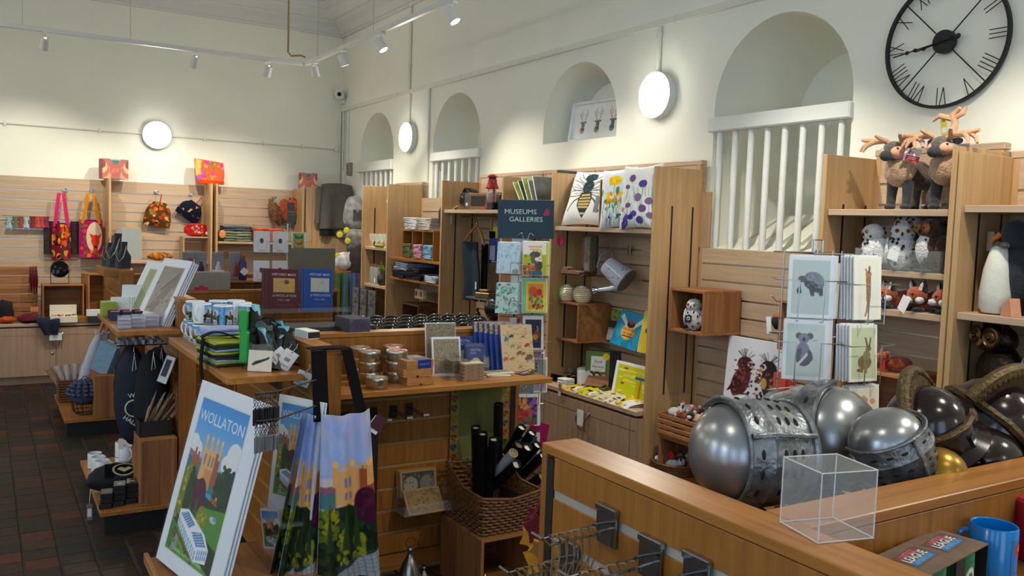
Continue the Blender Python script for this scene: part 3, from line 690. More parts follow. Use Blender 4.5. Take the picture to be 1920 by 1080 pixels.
# ------------------------------------------------------------------ central gondola, left side: mugs, aprons, art prints of the hall
BLUE = (66,140,205)
def hall_art(w,h,s=1,full=True):
    cv = Cv(w,h,(70,150,216)); q = random.Random(4)
    cv.grad(0,.55,1,1,(150,196,228),(52,138,212))
    for cx,cy,r in ((.06,.70,.10),(.16,.67,.09),(.9,.72,.14),(.78,.66,.09),(.98,.64,.12)): cv.ell(cx,cy,r,r * .75 / cv.asp * 1.3,(226,226,226))
    cv.poly([(0,.66),(.25,.63),(.5,.60),(1,.60),(1,.5),(0,.5)],(150,110,120)).poly([(0,.615),(.4,.60),(1,.57),(1,.45),(0,.45)],(50,122,130))
    br,st,dk = (160,84,52),(222,170,104),(120,64,44)
    cv.rect(.10,.47,.24,.63,br).rect(.12,.63,.16,.68,br).rect(.19,.63,.23,.66,br)
    cv.rect(.30,.50,.66,.70,st).rect(.56,.50,.66,.70,br)
    for x in (.31,.42,.53,.63): cv.rect(x - .022,.66,x + .022,.765,st).ell(x,.77,.024,.018,(232,190,130))
    for x in (.36,.45,.52): cv.rect(x - .015,.60,x + .015,.67,(120,120,140))
    cv.rect(.40,.46,.56,.58,(206,140,80)).poly([(.66,.30),(.88,.36),(.88,.60),(.66,.55)],br).poly([(.75,.44),(.80,.62),(.88,.60),(.86,.42)],(216,190,150))
    G = [(150,150,30),(110,124,30),(190,176,40)]; D = [(40,62,34),(52,78,36),(30,48,30)]
    cv.poly([(0,.5),(.12,.5),(.3,.46),(.6,.42),(.8,.40),(1,.40),(1,0),(0,0)],(46,62,34))
    for cx,cy,rx,ry,c in ((.10,.40,.10,.17,0),(.03,.36,.07,.15,0),(.20,.36,.07,.2,1),(.30,.38,.06,.12,1),(.85,.52,.09,.13,1),(.97,.50,.09,.15,1),(.72,.52,.05,.08,1)):
        cv.ell(cx,cy,rx,ry,D[0] if c else G[1]); cv.blobs(int(28 * s),cx - rx,cy - ry,cx + rx * .8,cy + ry,.022,D if c else G,int(cx * 99))
    cv.ell(.42,.40,.13,.12,(82,30,52)).blobs(20,.32,.32,.52,.48,.025,[(82,30,52),(100,40,66),(64,22,44)],5)
    cv.poly([(.34,.22),(.42,.42),(.50,.22)],(60,88,40)).poly([(.22,.22),(.30,.36),(.36,.22)],(80,100,40))
    cv.poly([(.6,.36),(1,.40),(1,.16),(.7,.2),(.58,.28)],(84,140,50)).ell(.80,.32,.07,.02,(190,190,190)).ell(.83,.33,.03,.014,(90,150,200))
    cv.ell(.57,.28,.11,.085,(130,130,30)).blobs(30,.48,.22,.66,.35,.02,G,8)
    cv.poly([(0,.2),(.3,.13),(.9,.02),(1,.0),(0,0)],(96,150,50)).poly([(0,.19),(.18,.15),(.16,.0),(.0,.03)],(70,124,44)).poly([(.15,.12),(.24,.14),(.2,.02),(.1,0)],(150,148,150))
    cv.blobs(14,.02,.01,.6,.12,.02,[(110,40,60),(60,110,40),(40,90,40)],3)
    # glasshouse
    gx = lambda x,y: (.14 + x * .70 - y * .02,.27 + y * .2 - x * .125)
    wh,gl = (232,236,240),(120,160,200)
    cv.poly([(.13,.275),(.30,.30),(.72,.215),(.86,.145),(.86,.06),(.62,.03),(.14,.175)],wh)
    cv.poly([(.16,.25),(.30,.285),(.50,.235),(.40,.195)],(84,130,180)).poly([(.46,.185),(.66,.215),(.80,.15),(.62,.12)],(84,130,180))
    for i in range(7): cv.line([(.19 + i * .035,.247 - i * .009),(.285 + i * .03,.277 - i * .008)],.007,wh).line([(.49 + i * .03,.175 - i * .01),(.635 + i * .03,.205 - i * .011)],.007,wh)
    for i in range(11):
        x = .15 + i * .045; y = .165 - i * .0125; cv.rect(x,y,x + .03,y + .055,gl).rect(x,y + .026,x + .03,y + .03,wh).rect(x + .013,y,x + .017,y + .055,wh)
    for i in range(5): x = .66 + i * .04; y = .05 + i * .007; cv.rect(x,y,x + .028,y + .06,gl).rect(x,y + .028,x + .028,y + .032,wh)
    for i in range(14): x = .12 + i * .036; cv.ell(x,.145 - i * .0095,.02,.008,(120,30,46))
    return cv.speck(8)
def poster_cv(w=150,h=236):
    cv = hall_art(w,h); cv.text('WOLLATON',.5,.885,.112,(224,236,246),sx=1.03)
    cv.text('THE HALL AND CAMELLIA HOUSE',.5,.028,.028,(220,232,220)); return cv
hallC = poster_cv()
mountm = mat('mount board',(222,228,236),.5,0,.02)
def art_stack(label,M,w,h,cv,m,n=3,name='art_print',filmed=True,pm=None):
    """mounted prints leaning one behind the other; m = mount margins left, right, top, bottom"""
    t = T(name,label[0],'print'); rot_to(t,M)
    P('mount',B().rbox(0,w,0,.006,0,h,.001),mountm,t)
    pic(t,'print',cv,w - m[0] - m[1],h - m[2] - m[3],(m[0] + (w - m[0] - m[1]) / 2,-.0012,m[3]),m=pm or prg)
    P('bevel',B().box(m[0] - .006,w - m[1] + .006,-.0006,0,m[3] - .006,h - m[2] + .006),paper,t)
    if filmed: P('film',B().box(-.003,w + .003,-.0035,-.003,-.003,h + .003),film,t)
    for k in range(1,n):
        o = T(name,label[1] + (', %s behind' % NTH[k] if n > 2 else ''),'print',group=label[2]); rot_to(o,M @ Matrix.Translation((.004 * k,.011 * k,-.002 * k)))
        P('mount',B().rbox(0,w,0,.006,0,h,.001),mountm,o)
    return t
pA,pB,pC = Vector((.564,3.477,.369)),Vector((.741,3.511,1.05)),Vector((.845,2.975,1.05))
M = frame3(pA,pB,pC)
art_stack(('large mounted hall poster titled in white leaning at the front left','white mounted print behind the large hall poster','prints behind the large poster'),M,.546,.704,hallC,(.055,.09,.06,.06),3)
# timber stand that carries the leaning posters
t = T('print_stand','low wooden stand under the large hall poster','stand',(0,0,0))
P('top',B().rbox(.535,1.13,2.93,3.53,.33,.352,.003),pineY,t); P('side_panel',B().rbox(.60,1.13,2.95,2.975,0,.33,.003),pineX,t); P('side_panel',B().rbox(.60,1.13,3.49,3.515,0,.33,.003),pineX,t)
P('ledge',B().rbox(.528,.545,2.93,3.53,.335,.375,.002),pineY,t)
pB2,pC2,pA2 = Vector((1.005,3.363,1.0)),Vector((1.073,3.211,1.0)),Vector((.956,3.34,.555))
art_stack(('smaller hall print in a clear sleeve beside the hanging aprons','mounted print behind the smaller hall print','prints behind the smaller print'),frame3(pA2,pB2,pC2),.25,.45,hallC,(.025,.02,.03,.06),2)
one('print_holder','clear acrylic holder under the smaller hall print','holder',B().rbox(.945,1.13,3.12,3.38,.535,.55,.002).box(.945,.949,3.12,3.38,.55,.60),acry)
# small card stack under it
mini = hall_art(24,34,.4)
for k in range(5):
    c = T('greeting_card','hall greeting card foremost in the holder below the smaller print' if k == 0 else 'hall greeting card %s in the pile below the smaller print' % NTH[k],'card',(.965 + k * .016,3.28 - k * .002,.40),(0,R(-10),-PI / 2 + R(24)),None if k == 0 else 'hall cards below the print')
    P('card',B().box(-.055,.055,0,.004,0,.16),white,c)
    if k == 0: pic(c,'print',mini,.095,.14,(0,-.0006,.01))
one('card_holder','clear card holder low on the left of the central gondola','holder',B().rbox(.94,1.13,3.2,3.36,.385,.398,.002).box(.94,.943,3.2,3.36,.398,.44),acry)
# hanging key rings: two rows on prong hooks
kr = B()
def keyring(label,loc,grp,lit):
    t = T('key_ring',label,'key ring',loc,rnd.uniform(.8,1.5),grp)
    ring = B(); ring.tube([(.012 * math.cos(a),0,-.012 + .012 * math.sin(a)) for a in [2 * PI * i / 12 for i in range(12)]],.0014,5,closed=True); P('ring',ring,mat('dark chrome',(90,90,95),.25,1,0),t)
    ch = B()
    for i in range(3): ch.tube([(.004 * math.cos(a) * (i % 2),.004 * math.cos(a) * (1 - i % 2),-.028 - i * .008 + .005 * math.sin(a)) for a in [2 * PI * j / 8 for j in range(8)]],.001,4,closed=True)
    o = P('chain',ch,mat('dark chrome',(90,90,95),.25,1,0),t); o['kind'] = 'stuff'
    P('fob',B().rbox(-.015,.015,-.003,.003,-.105,-.05,.003),mat('unlit fob',(40,42,48),.15,.2,0) if not lit else mat('lit fob',(120,125,135),.1,.3,0),t)  # paler fob colour stands in for light on the lower row
k0 = D0 = None
hk = T('hook_rail','pair of dark prong hooks carrying the key rings','hook',(0,0,0))
for row,(u0,u1,v) in enumerate(((478,520,738),(480,520,790))):
    a,b = onz(1.0 - row * .08,u0,v),onz(1.0 - row * .08,u1,v)
    a = EYE + ray(u0,v) * 2.78; b = EYE + ray(u1,v - 4) * 2.93
    P('prong',B().tube([a,b,b + Vector((.19,.16,.0))],.003,6),slotm,hk)
    n = 9
    for i in range(n):
        p = a.lerp(b,i / (n - 1)); keyring('dark key ring, %s from the left in the %s row on the prong hook' % (NTH[i],('upper','lower')[row]),p,('upper','lower')[row] + ' row of key rings',row == 1)
# aprons hung from the end of the spine
def apron_cv(w,h):
    cv = Cv(w,h,(150,160,214)); cv.grad(0,.62,1,1,(150,176,226),(176,178,216)).blobs(30,.0,.62,.5,.95,.10,[(150,172,226),(160,180,228)],2)
    cv.rect(0,.55,.5,.62,(196,190,196)).rect(0,.52,.45,.57,(140,90,110)).rect(0,.44,.35,.53,(70,116,122))
    st,br = (214,160,96),(150,78,48)
    cv.rect(.28,.43,.95,.66,st).rect(.72,.42,1,.68,br)
    for x in (.28,.60,.88,.97): cv.rect(x - .05,.56,x + .05,.70,st).ell(x,.70,.055,.022,(228,182,116))
    for x in (.40,.47,.54,.66,.74,.8): cv.rect(x - .02,.66,x + .02,.70,(214,170,110))
    for x in (.45,.55): cv.rect(x - .03,.56,x + .03,.62,(110,124,190)).rect(x - .03,.49,x + .03,.53,(120,120,160))
    cv.rect(.3,.43,.7,.455,(226,190,140)).rect(.1,.36,.36,.44,(120,66,50))
    D = [(30,44,30),(42,62,34),(22,34,26)]; G = [(140,140,30),(110,124,34),(90,104,34)]
    cv.poly([(0,.42),(.3,.44),(.5,.46),(.7,.42),(1,.40),(1,0),(0,0)],D[0]).blobs(150,0,.05,1,.40,.05,D,3)
    cv.blobs(60,.0,.24,.3,.42,.04,G,4).blobs(30,.3,.1,.5,.3,.035,G,6).blobs(30,.6,.12,.78,.26,.04,G,9).ell(.82,.44,.19,.11,(62,22,44)).blobs(20,.66,.36,1,.52,.05,[(62,22,44),(78,30,56)],7)
    for x in (.16,.45,.66): cv.poly([(x - .07,.18),(x,.46),(x + .07,.18)],D[1])
    cv.poly([(.1,0),(.45,.07),(1,.17),(1,0)],(150,156,164))
    for i in range(6): cv.line([(.45 + i * .1,.07 + i * .015),(.5 + i * .1,0)],.012,(80,92,108)).line([(.3,.02 + i * .012),(1,.04 + i * .028)],.006,(90,100,116))
    return cv.speck(6)
apC = apron_cv(70,130)
def apron(label,xt,xb,yt,seed,fold,zt=.965,zb=.33):
    t = T('hanging_apron',label,'apron',(xt[0],yt,zt))
    def fn(u,v):
        x = (xb[0] + (xb[1] - xb[0]) * u) * (1 - v) + (xt[0] + (xt[1] - xt[0]) * u) * v
        y = yt - .03 * math.sin(u * 7 + seed) * (1.2 - v) - fold * (1 - v) * math.sin(u * 3.1) - .012 * math.sin(u * 15 + v * 2) - .025 * (u > .75) * -1 * (u - .75) * 4
        z = zb + (zt - zb) * v - .012 * math.sin(u * PI) * v - .03 * (1 - v) * u
        return (x - xt[0],y - yt,z - zt)
    pic(t,'cloth',apC,1,1,m=prf,fn=fn)
    P('lining',B().sheet(lambda u,v: Vector(fn(u,v)) + Vector((0,.004,0)),24,24),mat('apron lining',(196,214,214),.9,0,.05),t)
    return t
ap = apron('foremost hanging apron printed with the hall, in front of the post',(1.083,1.295),(1.075,1.335),3.10,.6,.05)
apron('hanging apron half hidden left of the foremost one',(1.045,1.125),(.93,1.09),3.14,2.2,.04)
apron('hanging apron with only its left edge showing behind the others',(1.035,1.12),(.915,1.03),3.17,3.0,.02)
sb = B()
xl,xr = 1.128,1.225
for (x0,x1,w_,y) in ((1.10,1.112,.062,3.215),(1.266,1.226,.056,3.215)):
    sb.sheet(lambda u,v,x0=x0,x1=x1: (x0 + (x1 - x0) * v + (u - .5) * w_ * (1 if x0 < 1.2 else .8),3.13 + .08 * v,.93 + .262 * v),2,8,.003)
sb.sheet(lambda u,v: (1.085 + .16 * u,3.212 + .075 * v,1.196 + .003 * math.sin(u * PI)),6,3,.004)
P('neck_strap',sb,blackc,ap,loc=(-1.083,-3.10,-.965))
tg = T('apron_tag','dark red and white swing tag beside the hanging aprons','tag',(1.33,3.12,.905),(0,R(35),R(-20)))
P('card',B().box(-.025,.025,-.001,.001,-.03,.03),mat('dark red card',(70,16,20),.5),tg); P('price_card',B().box(-.028,.02,.002,.003,-.045,.02),white,tg)
one('dark_column','tall black display box standing right of the hanging aprons','box',B().rbox(1.36,1.46,3.42,3.66,0,.83,.004),black)
cv = Cv(40,60,(60,48,34)).rect(.08,.1,.92,.92,(104,84,58)).blobs(50,.1,.1,.9,.9,.05,[(80,60,40),(120,98,66),(60,46,34)],3)
t = T('map_box','old map sheet in a frame on top of the black display box','print',(1.41,3.50,.832),0); P('frame',B().rbox(-.05,.05,-.07,.07,0,.012,.002),dkwood,t); pic(t,'print',cv,.09,.13,(0,-.065,.0126),(R(-90),0,0))
# Wollaton mugs, two layers
def mug_cv():
    cv = Cv(110,40,(232,234,236)); cv.rect(.04,.0,.96,1,(110,160,210)).grad(.04,.5,.96,1,(180,200,220),(96,150,208))
    for cx in (.16,.34,.66,.84): cv.ell(cx,.72,.05,.1,(214,220,226))
    cv.rect(.04,0,.96,.48,(40,52,36)).blobs(120,.04,.05,.96,.52,.03,[(34,46,32),(60,76,36),(96,104,40),(44,40,34)],4)
    for x in (.10,.30,.62,.86): cv.rect(x,.42,x + .05,.74,(146,84,60)).rect(x + .012,.70,x + .02,.80,(160,100,70)).rect(x + .035,.70,x + .045,.78,(160,100,70))
    for x in (.06,.24,.56,.80):
        cv.poly([(x,.05),(x + .14,.05),(x + .13,.26),(x + .02,.3)],(206,212,216))
        for k in range(5): cv.rect(x + .015 + k * .024,.07,x + .028 + k * .024,.22,(90,104,124))
    cv.rect(.42,0,.53,1,BLUE).text('WOLLATON',.475,.5,.050,(230,238,246),rot=PI / 2,sx=.92)
    return cv
mugC = mug_cv()
def mug_base(name,label,cat,cv,r=.046,h=.098,grp=None,glaze=None,handle=0,r2=None,hm=None):
    t = T(name,label,cat,(0,0,0),0,grp); g = glaze or mat('white glaze',(226,230,234),.15,0,0,spec=.5); r2 = r2 or r
    P('body',B().lathe([(r2 * .9,0),(r2,.004),(r,h - .003),(r - .002,h),(r - .004,h - .002),(r2 - .005,.006),(0,.006)],28),g,t)
    if cv: pic(t,'print',cv,1,1,m=prc,fn=lambda u,v: ((r + .0006) * math.cos(R(30) + R(300) * (u) + handle),(r + .0006) * math.sin(R(30) + R(300) * u + handle),.006 + (h - .012) * v))
    a = handle; pts = []
    for i in range(9):
        p = PI * i / 8 - PI / 2; d = r - .004 + .028 * math.cos(p); z = h * .52 + h * .32 * math.sin(p); pts.append((d * math.cos(a),d * math.sin(a),z))
    P('handle',B().tube(pts,.0055,8),hm or g,t); return t
m0 = mug_base('mug','','mug',mugC)
used = [0]
def put_mug(x,y,z,rz,label,grp=None):
    if not used[0]: used[0] = 1; m0.location = (x,y,z); m0.rotation_euler = (0,0,rz); m0['label'] = label; return m0
    return dup(m0,(x,y,z),rz,label)
face = lambda x,y: math.atan2(y,x) + PI / 2 - PI / 2      # direction from the eye to the mug
def mugs(rows,z,lay):
    for Y,us in rows:
        for k,(u,turn) in enumerate(us):
            x = ony(Y,u,600).x; rz = math.atan2(Y,x) + turn
            put_mug(x,Y,z,rz,'%s layer white hall scene mug, %s' % (lay,lab[(lay,Y)][k]))
lab = {('upper',4.20): ['in the middle front with its name facing out','at the right front with its name facing out'],('upper',4.32): ['with its handle turned to the front left','second row right'],
       ('upper',4.44): ['far left in the back row','in the middle of the back row','right in the back row'],
       ('lower',4.05): ['at the right front beside the green aprons','right front under the upper right mug'],('lower',4.16): ['left of the front one','behind the front pair'],('lower',4.28): ['third from the left edge','in the middle'],('lower',4.40): ['second from the left edge','at the back middle'],('lower',4.52): ['at the far left edge','at the back']}
mugs([(4.05,[(426,.35),(474,.0)]),(4.16,[(394,.5),(450,.1)]),(4.28,[(380,.9),(430,.3)]),(4.40,[(370,.9),(418,0)]),(4.52,[(362,.9),(404,0)])],1.0805,'lower')
mugs([(4.20,[(418,.05),(465,.1)]),(4.32,[(378,2.7),(454,2.4)]),(4.44,[(366,.9),(409,.5),(442,.5)])],1.1795,'upper')
# folded aprons stacked on the shelf corner
lime = mat('lime cloth',(150,160,40),.9,0,.25,40); lav = mat('lavender cloth',(150,164,214),.9,0,.12,20); dkcl = mat('dark leaf cloth',(36,44,30),.9,0,.5,50)
def fold(name,label,cat,w,d,h,mats,loc,rz=0,grp=None,wob=.006,seed=0,layers=2):
    """one folded cloth: a loop of fabric, rounded at the fold in front"""
    b = B(); q = random.Random(seed)
    for k in range(layers):
        z0 = h * k / layers; hh = h / layers * .96
        n = 12
        prof = []
        for i in range(7): a = -PI / 2 + PI * i / 6; prof.append((-d / 2 - hh * .5 * math.cos(a) + hh * .5 + .0 * k,z0 + hh / 2 + hh / 2 * math.sin(a)))
        prof += [(d / 2,z0 + hh),(d / 2,z0)]
        def fn(u,v,prof=prof,k=k):
            i = u * (len(prof)); p0 = prof[int(i) % len(prof)]; p1 = prof[(int(i) + 1) % len(prof)]; f = i - int(i)
            y,z = p0[0] + (p1[0] - p0[0]) * f,p0[1] + (p1[1] - p0[1]) * f; x = (v - .5) * w
            return (x + wob * math.sin(z * 200 + seed),y + wob * math.sin(v * 6 + seed + k),z + wob * .6 * math.sin(v * 7 + seed * 2) * math.sin(v * PI))
        b.sheet(fn,len(prof),10,0,k % len(mats) if isinstance(mats,list) else 0)
        for e in (0,1): b.add([fn(i / len(prof),e) for i in range(len(prof))],[tuple(range(len(prof)))[::(1 if e else -1)]],k % len(mats) if isinstance(mats,list) else 0)
    return one(name,label,cat,b,mats,loc,rz,grp)
sx0,sy0 = .93,3.72
for k in range(5):
    fold('folded_apron',['lowest','second lowest','middle','second','topmost'][k] + ' folded lime and lavender apron of the pile at the shelf corner','apron',.27,.24,.020,[lav,dkcl] if k % 2 else [dkcl,lime],(sx0 + .005 * (k % 2),sy0 + .004 * k,1.0805 + k * .0205),R(6),wob=.005,seed=k)
fold('folded_apron','lavender folded apron on top of the pile in front of the mugs','apron',.23,.10,.03,[lav],(.93,3.86,1.183),R(6),wob=.003,seed=9)
s_ = B()
s_.sheet(lambda u,v: (.78 + .30 * u,3.735 + (v - .5) * .045 + .02 * math.sin(u * 5),1.192 + .03 * max(0,u - .5) + .018 * math.sin(u * 7.5)),18,2,.004)
s_.sheet(lambda u,v: (.785 - .012 * math.sin(u * PI) - .0 * u,3.70 + (v - .5) * .05 - .03 * u,1.19 - .22 * u),12,2,.004)
one('apron_strap','black neck strap lying over the folded aprons and hanging off the shelf','strap',s_,blackc)
# rolled aprons standing in the clear holder
grn = mat('green card',(22,150,50),.4,0,.05); dgr = mat('dark printed cloth',(34,38,36),.9,0,.6,60); aqua = mat('aqua cloth',(120,190,214),.9,0,.1)
def roll(label,loc,rz,h,mats,seed,lean=0,d=.13):
    t = T('folded_apron',label,'apron',loc,(R(lean),0,rz))
    def fn(u,v):
        a = u * 2 * PI; x = .021 * math.cos(a) * (1 + .35 * math.sin(v * 5 + seed)); y = d / 2 * math.sin(a) * (1 - .12 * v)
        return (x + .014 * math.sin(v * 4 + seed) + .006 * math.sin(3 * a + seed),y,h * v - .02 * (1 - abs(math.cos(a))) * v + .006 * math.sin(2 * a))
    b = B().sheet(fn,18,10); b.add([fn(i / 18,1) for i in range(18)],[tuple(range(18))],1)
    b.sheet(lambda u,v: (.015 * math.cos(u * 2 * PI) + .014 * math.sin(v * 4 + seed),(d / 2 - .012) * math.sin(u * 2 * PI),h * .2 + h * .85 * v),14,6,0,2)
    P('cloth',b,mats,t); return t
pal = [[dgr,blackc,aqua],[mat('grey printed cloth',(86,90,86),.9,0,.5,70),blackc,dgr],[dgr,aqua,dgr]]
spots_ = [(.99,3.52,.13,'far left front'),(1.022,3.50,.12,'second from the left'),(1.05,3.53,.115,'third from the left'),(1.08,3.56,.13,'in the middle front'),(1.005,3.62,.15,'at the left behind'),(1.045,3.66,.15,'in the middle behind'),(1.085,3.66,.14,'to the right behind'),(1.11,3.60,.12,'farthest right')]
for i,(x,y,h,lb) in enumerate(spots_): roll('dark printed apron folded on end on the shelf, ' + lb,(x - .005,y,1.0805),R(-12) + .1 * i,h * 1.22,pal[i % 3],i,-4)
g1 = roll('tall green banded apron standing highest behind the clear holder',(.985,3.69,1.0805),R(-25),.235,[dgr,blackc,aqua],5,-3,.11)
P('band',B().rbox(-.05,-.012,-.066,.02,.13,.225,.006),grn,g1)
g2 = roll('green banded apron standing in the clear holder',(.955,3.57,1.0805),R(-25),.155,[dgr,blackc,dgr],3,-3,.11)
P('band',B().rbox(-.045,-.008,-.066,.02,.02,.15,.006),grn,g2)
one('sock_holder','clear acrylic holder in front of the green banded aprons','holder',B().box(.925,.928,3.46,3.62,1.081,1.19).box(.925,1.0,3.458,3.461,1.081,1.19).box(.925,1.0,3.461,3.62,1.081,1.084),acry)
cv = Cv(44,40,(214,204,184)).poly([(.15,.35),(.3,.48),(.7,.62),(.9,.72),(.88,.6),(.5,.40),(.2,.26)],(30,30,30))
t = T('shelf_card','cream card with a dark bird feather in front of the clear holder','card',(.945,3.44,1.0825),(R(-10),0,R(-38))); P('card',B().box(-.05,.05,0,.0015,0,.085),cream,t); pic(t,'print',cv,.096,.082,(0,-.0006,.0015))
for k,(x,y,z,rx,ry,rz,s) in enumerate(((1.075,3.42,1.16,12,32,-10,1),(1.045,3.43,1.165,10,48,-14,.8),(1.105,3.335,1.088,35,22,-20,1))):
    t = T('swing_tag',['large white apron tag with a barcode on the aprons','smaller white tag behind the large apron tag','white tag hanging over the shelf edge below the aprons'][k],'tag',(x,y,z),(R(rx),R(ry),R(rz)))
    P('card',B().box(-.03 * s,.03 * s,-.0008,.0008,-.085 * s,.0),white,t)
    cv = Cv(40,56,(228,230,230)).text('APRON',.5,.2,.15,(40,40,40),rot=PI).rect(.3,.42,.7,.62,(160,160,160))
    for i in range(8): cv.rect(.32 + i * .05,.44,.34 + i * .05,.6,(70,70,70))
    cv.text('stone grey',.5,.78,.06,(80,80,80),rot=PI).ell(.5,.95,.05,.035,(60,60,60)); pic(t,'print',cv,.058 * s,.083 * s,(0,-.0012,-.084 * s))
    P('string',B().tube([(0,0,0),(.005,.006,.02),(0,.012,.035)],.0008,4),white,t)
# ------------------------------------------------------------------ central gondola, front: the shelf of tins, boxes and maps
ZT = 1.0005
def tin(label,x,y,z,top):
    t = T('tin',label,'tin',(x,y,z),rnd.uniform(0,6),'round silver tins')
    P('body',B().lathe([(.044,0),(.0465,.003),(.0465,.030)],28),steel,t)
    P('lid',B().lathe([(.048,.028),(.0485,.029),(.0485,.044),(.047,.046),(.044,.0455),(0,.0452)],28),steel,t)
    if top:
        cv = Cv(30,30,(150,120,100)); cv.ell(.5,.5,.5,.5,top).ell(.45,.55,.28,.2,(190,170,150)).blobs(14,.2,.2,.8,.8,.08,[(120,110,90),(200,190,170),top],3)
        pic(t,'label',cv,1,1,fn=lambda u,v: (.04 * (2 * u - 1) * math.sqrt(max(0,1 - .5 * (2 * v - 1) ** 2)),.04 * (2 * v - 1) * math.sqrt(max(0,1 - .5 * (2 * u - 1) ** 2)),.0463))
tx = {'front single': (1.415,3.345,1,(120,116,110)),'left front stack': (1.432,3.475,3,(130,100,84)),'right front stack': (1.552,3.455,3,(176,40,50)),'left rear stack': (1.437,3.60,3,(120,96,80)),'right rear stack': (1.60,3.60,3,(170,44,56))}
for k,(x,y,n,c) in tx.items():
    for i in range(n): tin('round silver tin, %s of the %s' % ('only one' if n == 1 else ('lowest','middle','topmost')[i],k),x,y,ZT + i * .0465,c if i == n - 1 else None)
def kbox(label,loc,rz,w,d,h,win=False):
    t = T('kraft_box',label,'box',loc,rz,'kraft gift boxes')
    P('base',B().rbox(-w / 2,w / 2,-d / 2,d / 2,0,h * .5,.001),kraft,t); P('lid',B().rbox(-w / 2 - .001,w / 2 + .001,-d / 2 - .001,d / 2 + .001,h * .3,h,.001),kraft,t)
    P('thumb_notch',B().at((0,-d / 2 - .001,h * .08),(PI / 2,0,0)).lathe([(.006,0),(0,.0006)],10),slotm,t)
    if win:
        cv = Cv(50,36,(60,60,56)).blobs(60,.1,.1,.9,.9,.06,[(120,120,104),(90,92,84),(160,156,140)],2); pic(t,'window',cv,w * .7,d * .66,(0,-d * .33,h + .0008),(R(-90),0,0),prg)
        b = Cv(40,16,(30,44,130)).text('MAP & PUZZLE',.5,.5,.07,(210,215,230)); pic(t,'band',b,w * .5,h * 1.0,(w * .16,-d / 2 - .0018,0),m=prt)
        P('band_top',B().box(-w * .09,w * .41,-d / 2,-d * .1,h + .001,h + .0016),mat('blue band',(30,44,130),.5),t)
for i,(dx,rz) in enumerate(((0,2),(-.012,-3),(-.008,3))): kbox('kraft gift box, ' + ('lowest of the pile of three','middle of the pile of three','topmost of the pile with a blue band')[i],(1.61 + dx,3.405 + dx * .3,ZT + i * .0365),R(rz),.13,.15,.036,i == 2)
# puzzle boards in sleeves
def mosaic(w,h,seed,a=(120,110,84)):
    cv = Cv(w,h,a); return cv.blobs(500,0,0,1,1,.022,[(150,130,96),(104,104,74),(150,104,84),(170,160,124),(96,84,60),(128,120,80),(176,120,100)],seed)
def lean(name,label,cat,xL,xR,y,h,th,cv,tilt,z=ZT,rz=0,back=white,m=prg,grp=None,ps=.97):
    t = T(name,label,cat,((xL + xR) / 2,y,z),(R(-tilt),0,R(rz)),grp); w = abs(xR - xL)
    P('board',B().rbox(-w / 2,w / 2,0,th,0,h,.0008),back,t)
    if cv: pic(t,'print',cv,w * ps,h * ps,(0,-.0007,h * (1 - ps) / 2),m=m)
    return t
t = lean('map_sleeve','tall brown puzzle sleeve standing at the back of the tin shelf','print',1.765,1.915,3.58,.235,.012,mosaic(56,90,3),9,rz=-8); P('film',B().box(-.078,.078,-.003,-.0025,0,.238),film,t)
t = lean('map_board','smaller brown puzzle board in a white sleeve before the tall sleeve','print',1.76,1.90,3.50,.18,.006,mosaic(52,60,5,(130,120,90)),14,rz=-10,ps=.88); P('film',B().box(-.073,.073,-.003,-.0025,0,.183),film,t)
for i in range(9): one('coaster','wrapped square coaster, %s from the bottom of the pile below the smaller puzzle board' % NTH[i],'coaster',B().rbox(-.045,.045,-.045,.045,0,.0055,.001),mat('wrapped coaster',(110,104,90),.2,.1,.5,40),(1.845 + .002 * (i % 3),3.44,ZT + .03 + i * .006),R(-12 + 3 * (i % 4)),'coasters below the puzzle board')
one('coaster_stand','clear stand under the pile of coasters','stand',B().box(1.79,1.90,3.39,3.49,ZT,ZT + .003).box(1.79,1.90,3.39,3.393,ZT,ZT + .028),acry)
navy = mat('navy card',(30,44,104),.5,0,.06)
cvc = Cv(54,84,(34,48,110)).text('CELESTIAL',.5,.88,.10,(190,200,220)).text('MAPS',.36,.78,.10,(190,200,220)).ell(.52,.38,.34,.26,(150,160,120)).ell(.52,.38,.30,.23,(176,180,140)).blobs(30,.25,.2,.8,.55,.03,[(120,130,100),(150,150,120)],2)
for i,(x,y,rz,tl) in enumerate(((1.925,3.405,-16,7),(1.945,3.45,-20,8),(1.955,3.49,-24,9),(1.93,3.53,-30,10),(1.925,3.57,-14,10))):
    t = lean('map_pouch',['foremost navy celestial map pouch in its clear bag','second navy map pouch behind the foremost','third navy map pouch','tilted navy map pouch standing tallest in the group','rearmost navy map pouch'][i],'pouch',x - .04,x + .04,y,.145 + (.03 if i == 3 else 0),.006,cvc if i < 4 else None,tl,rz=rz,back=navy)
    if i < 2: P('film',B().box(-.046,.046,-.004,-.0035,-.0,.152),film,t)
for i in range(2):
    t = lean('map_pouch',['navy map pouch lying open with a round grey print','navy map pouch beside the row of blue books'][i],'pouch',2.035 + i * .02,2.115 + i * .02,3.56 + i * .05,.11,.006,Cv(40,56,(34,48,96)).ell(.5,.42,.40,.30,(120,118,112)).ell(.5,.42,.2,.15,(140,138,130)),24,rz=-14,back=navy)
cst = mat('patterned coaster edge',(150,120,96),.5,0,.4,60,stretch=(1,1,8))
for i in range(14): one('coaster','patterned coaster, %s from the bottom of the tall pile at the shelf front' % NTH[i],'coaster',B().rbox(-.05,.05,-.05,.05,0,.0052,.0008),cst if i < 13 else mat('pale coaster',(190,180,140),.5,0,.2),(1.885 + .0015 * (i % 3),3.395,ZT + i * .0056),R(-6 + 2 * (i % 3)),'coasters in the tall pile')
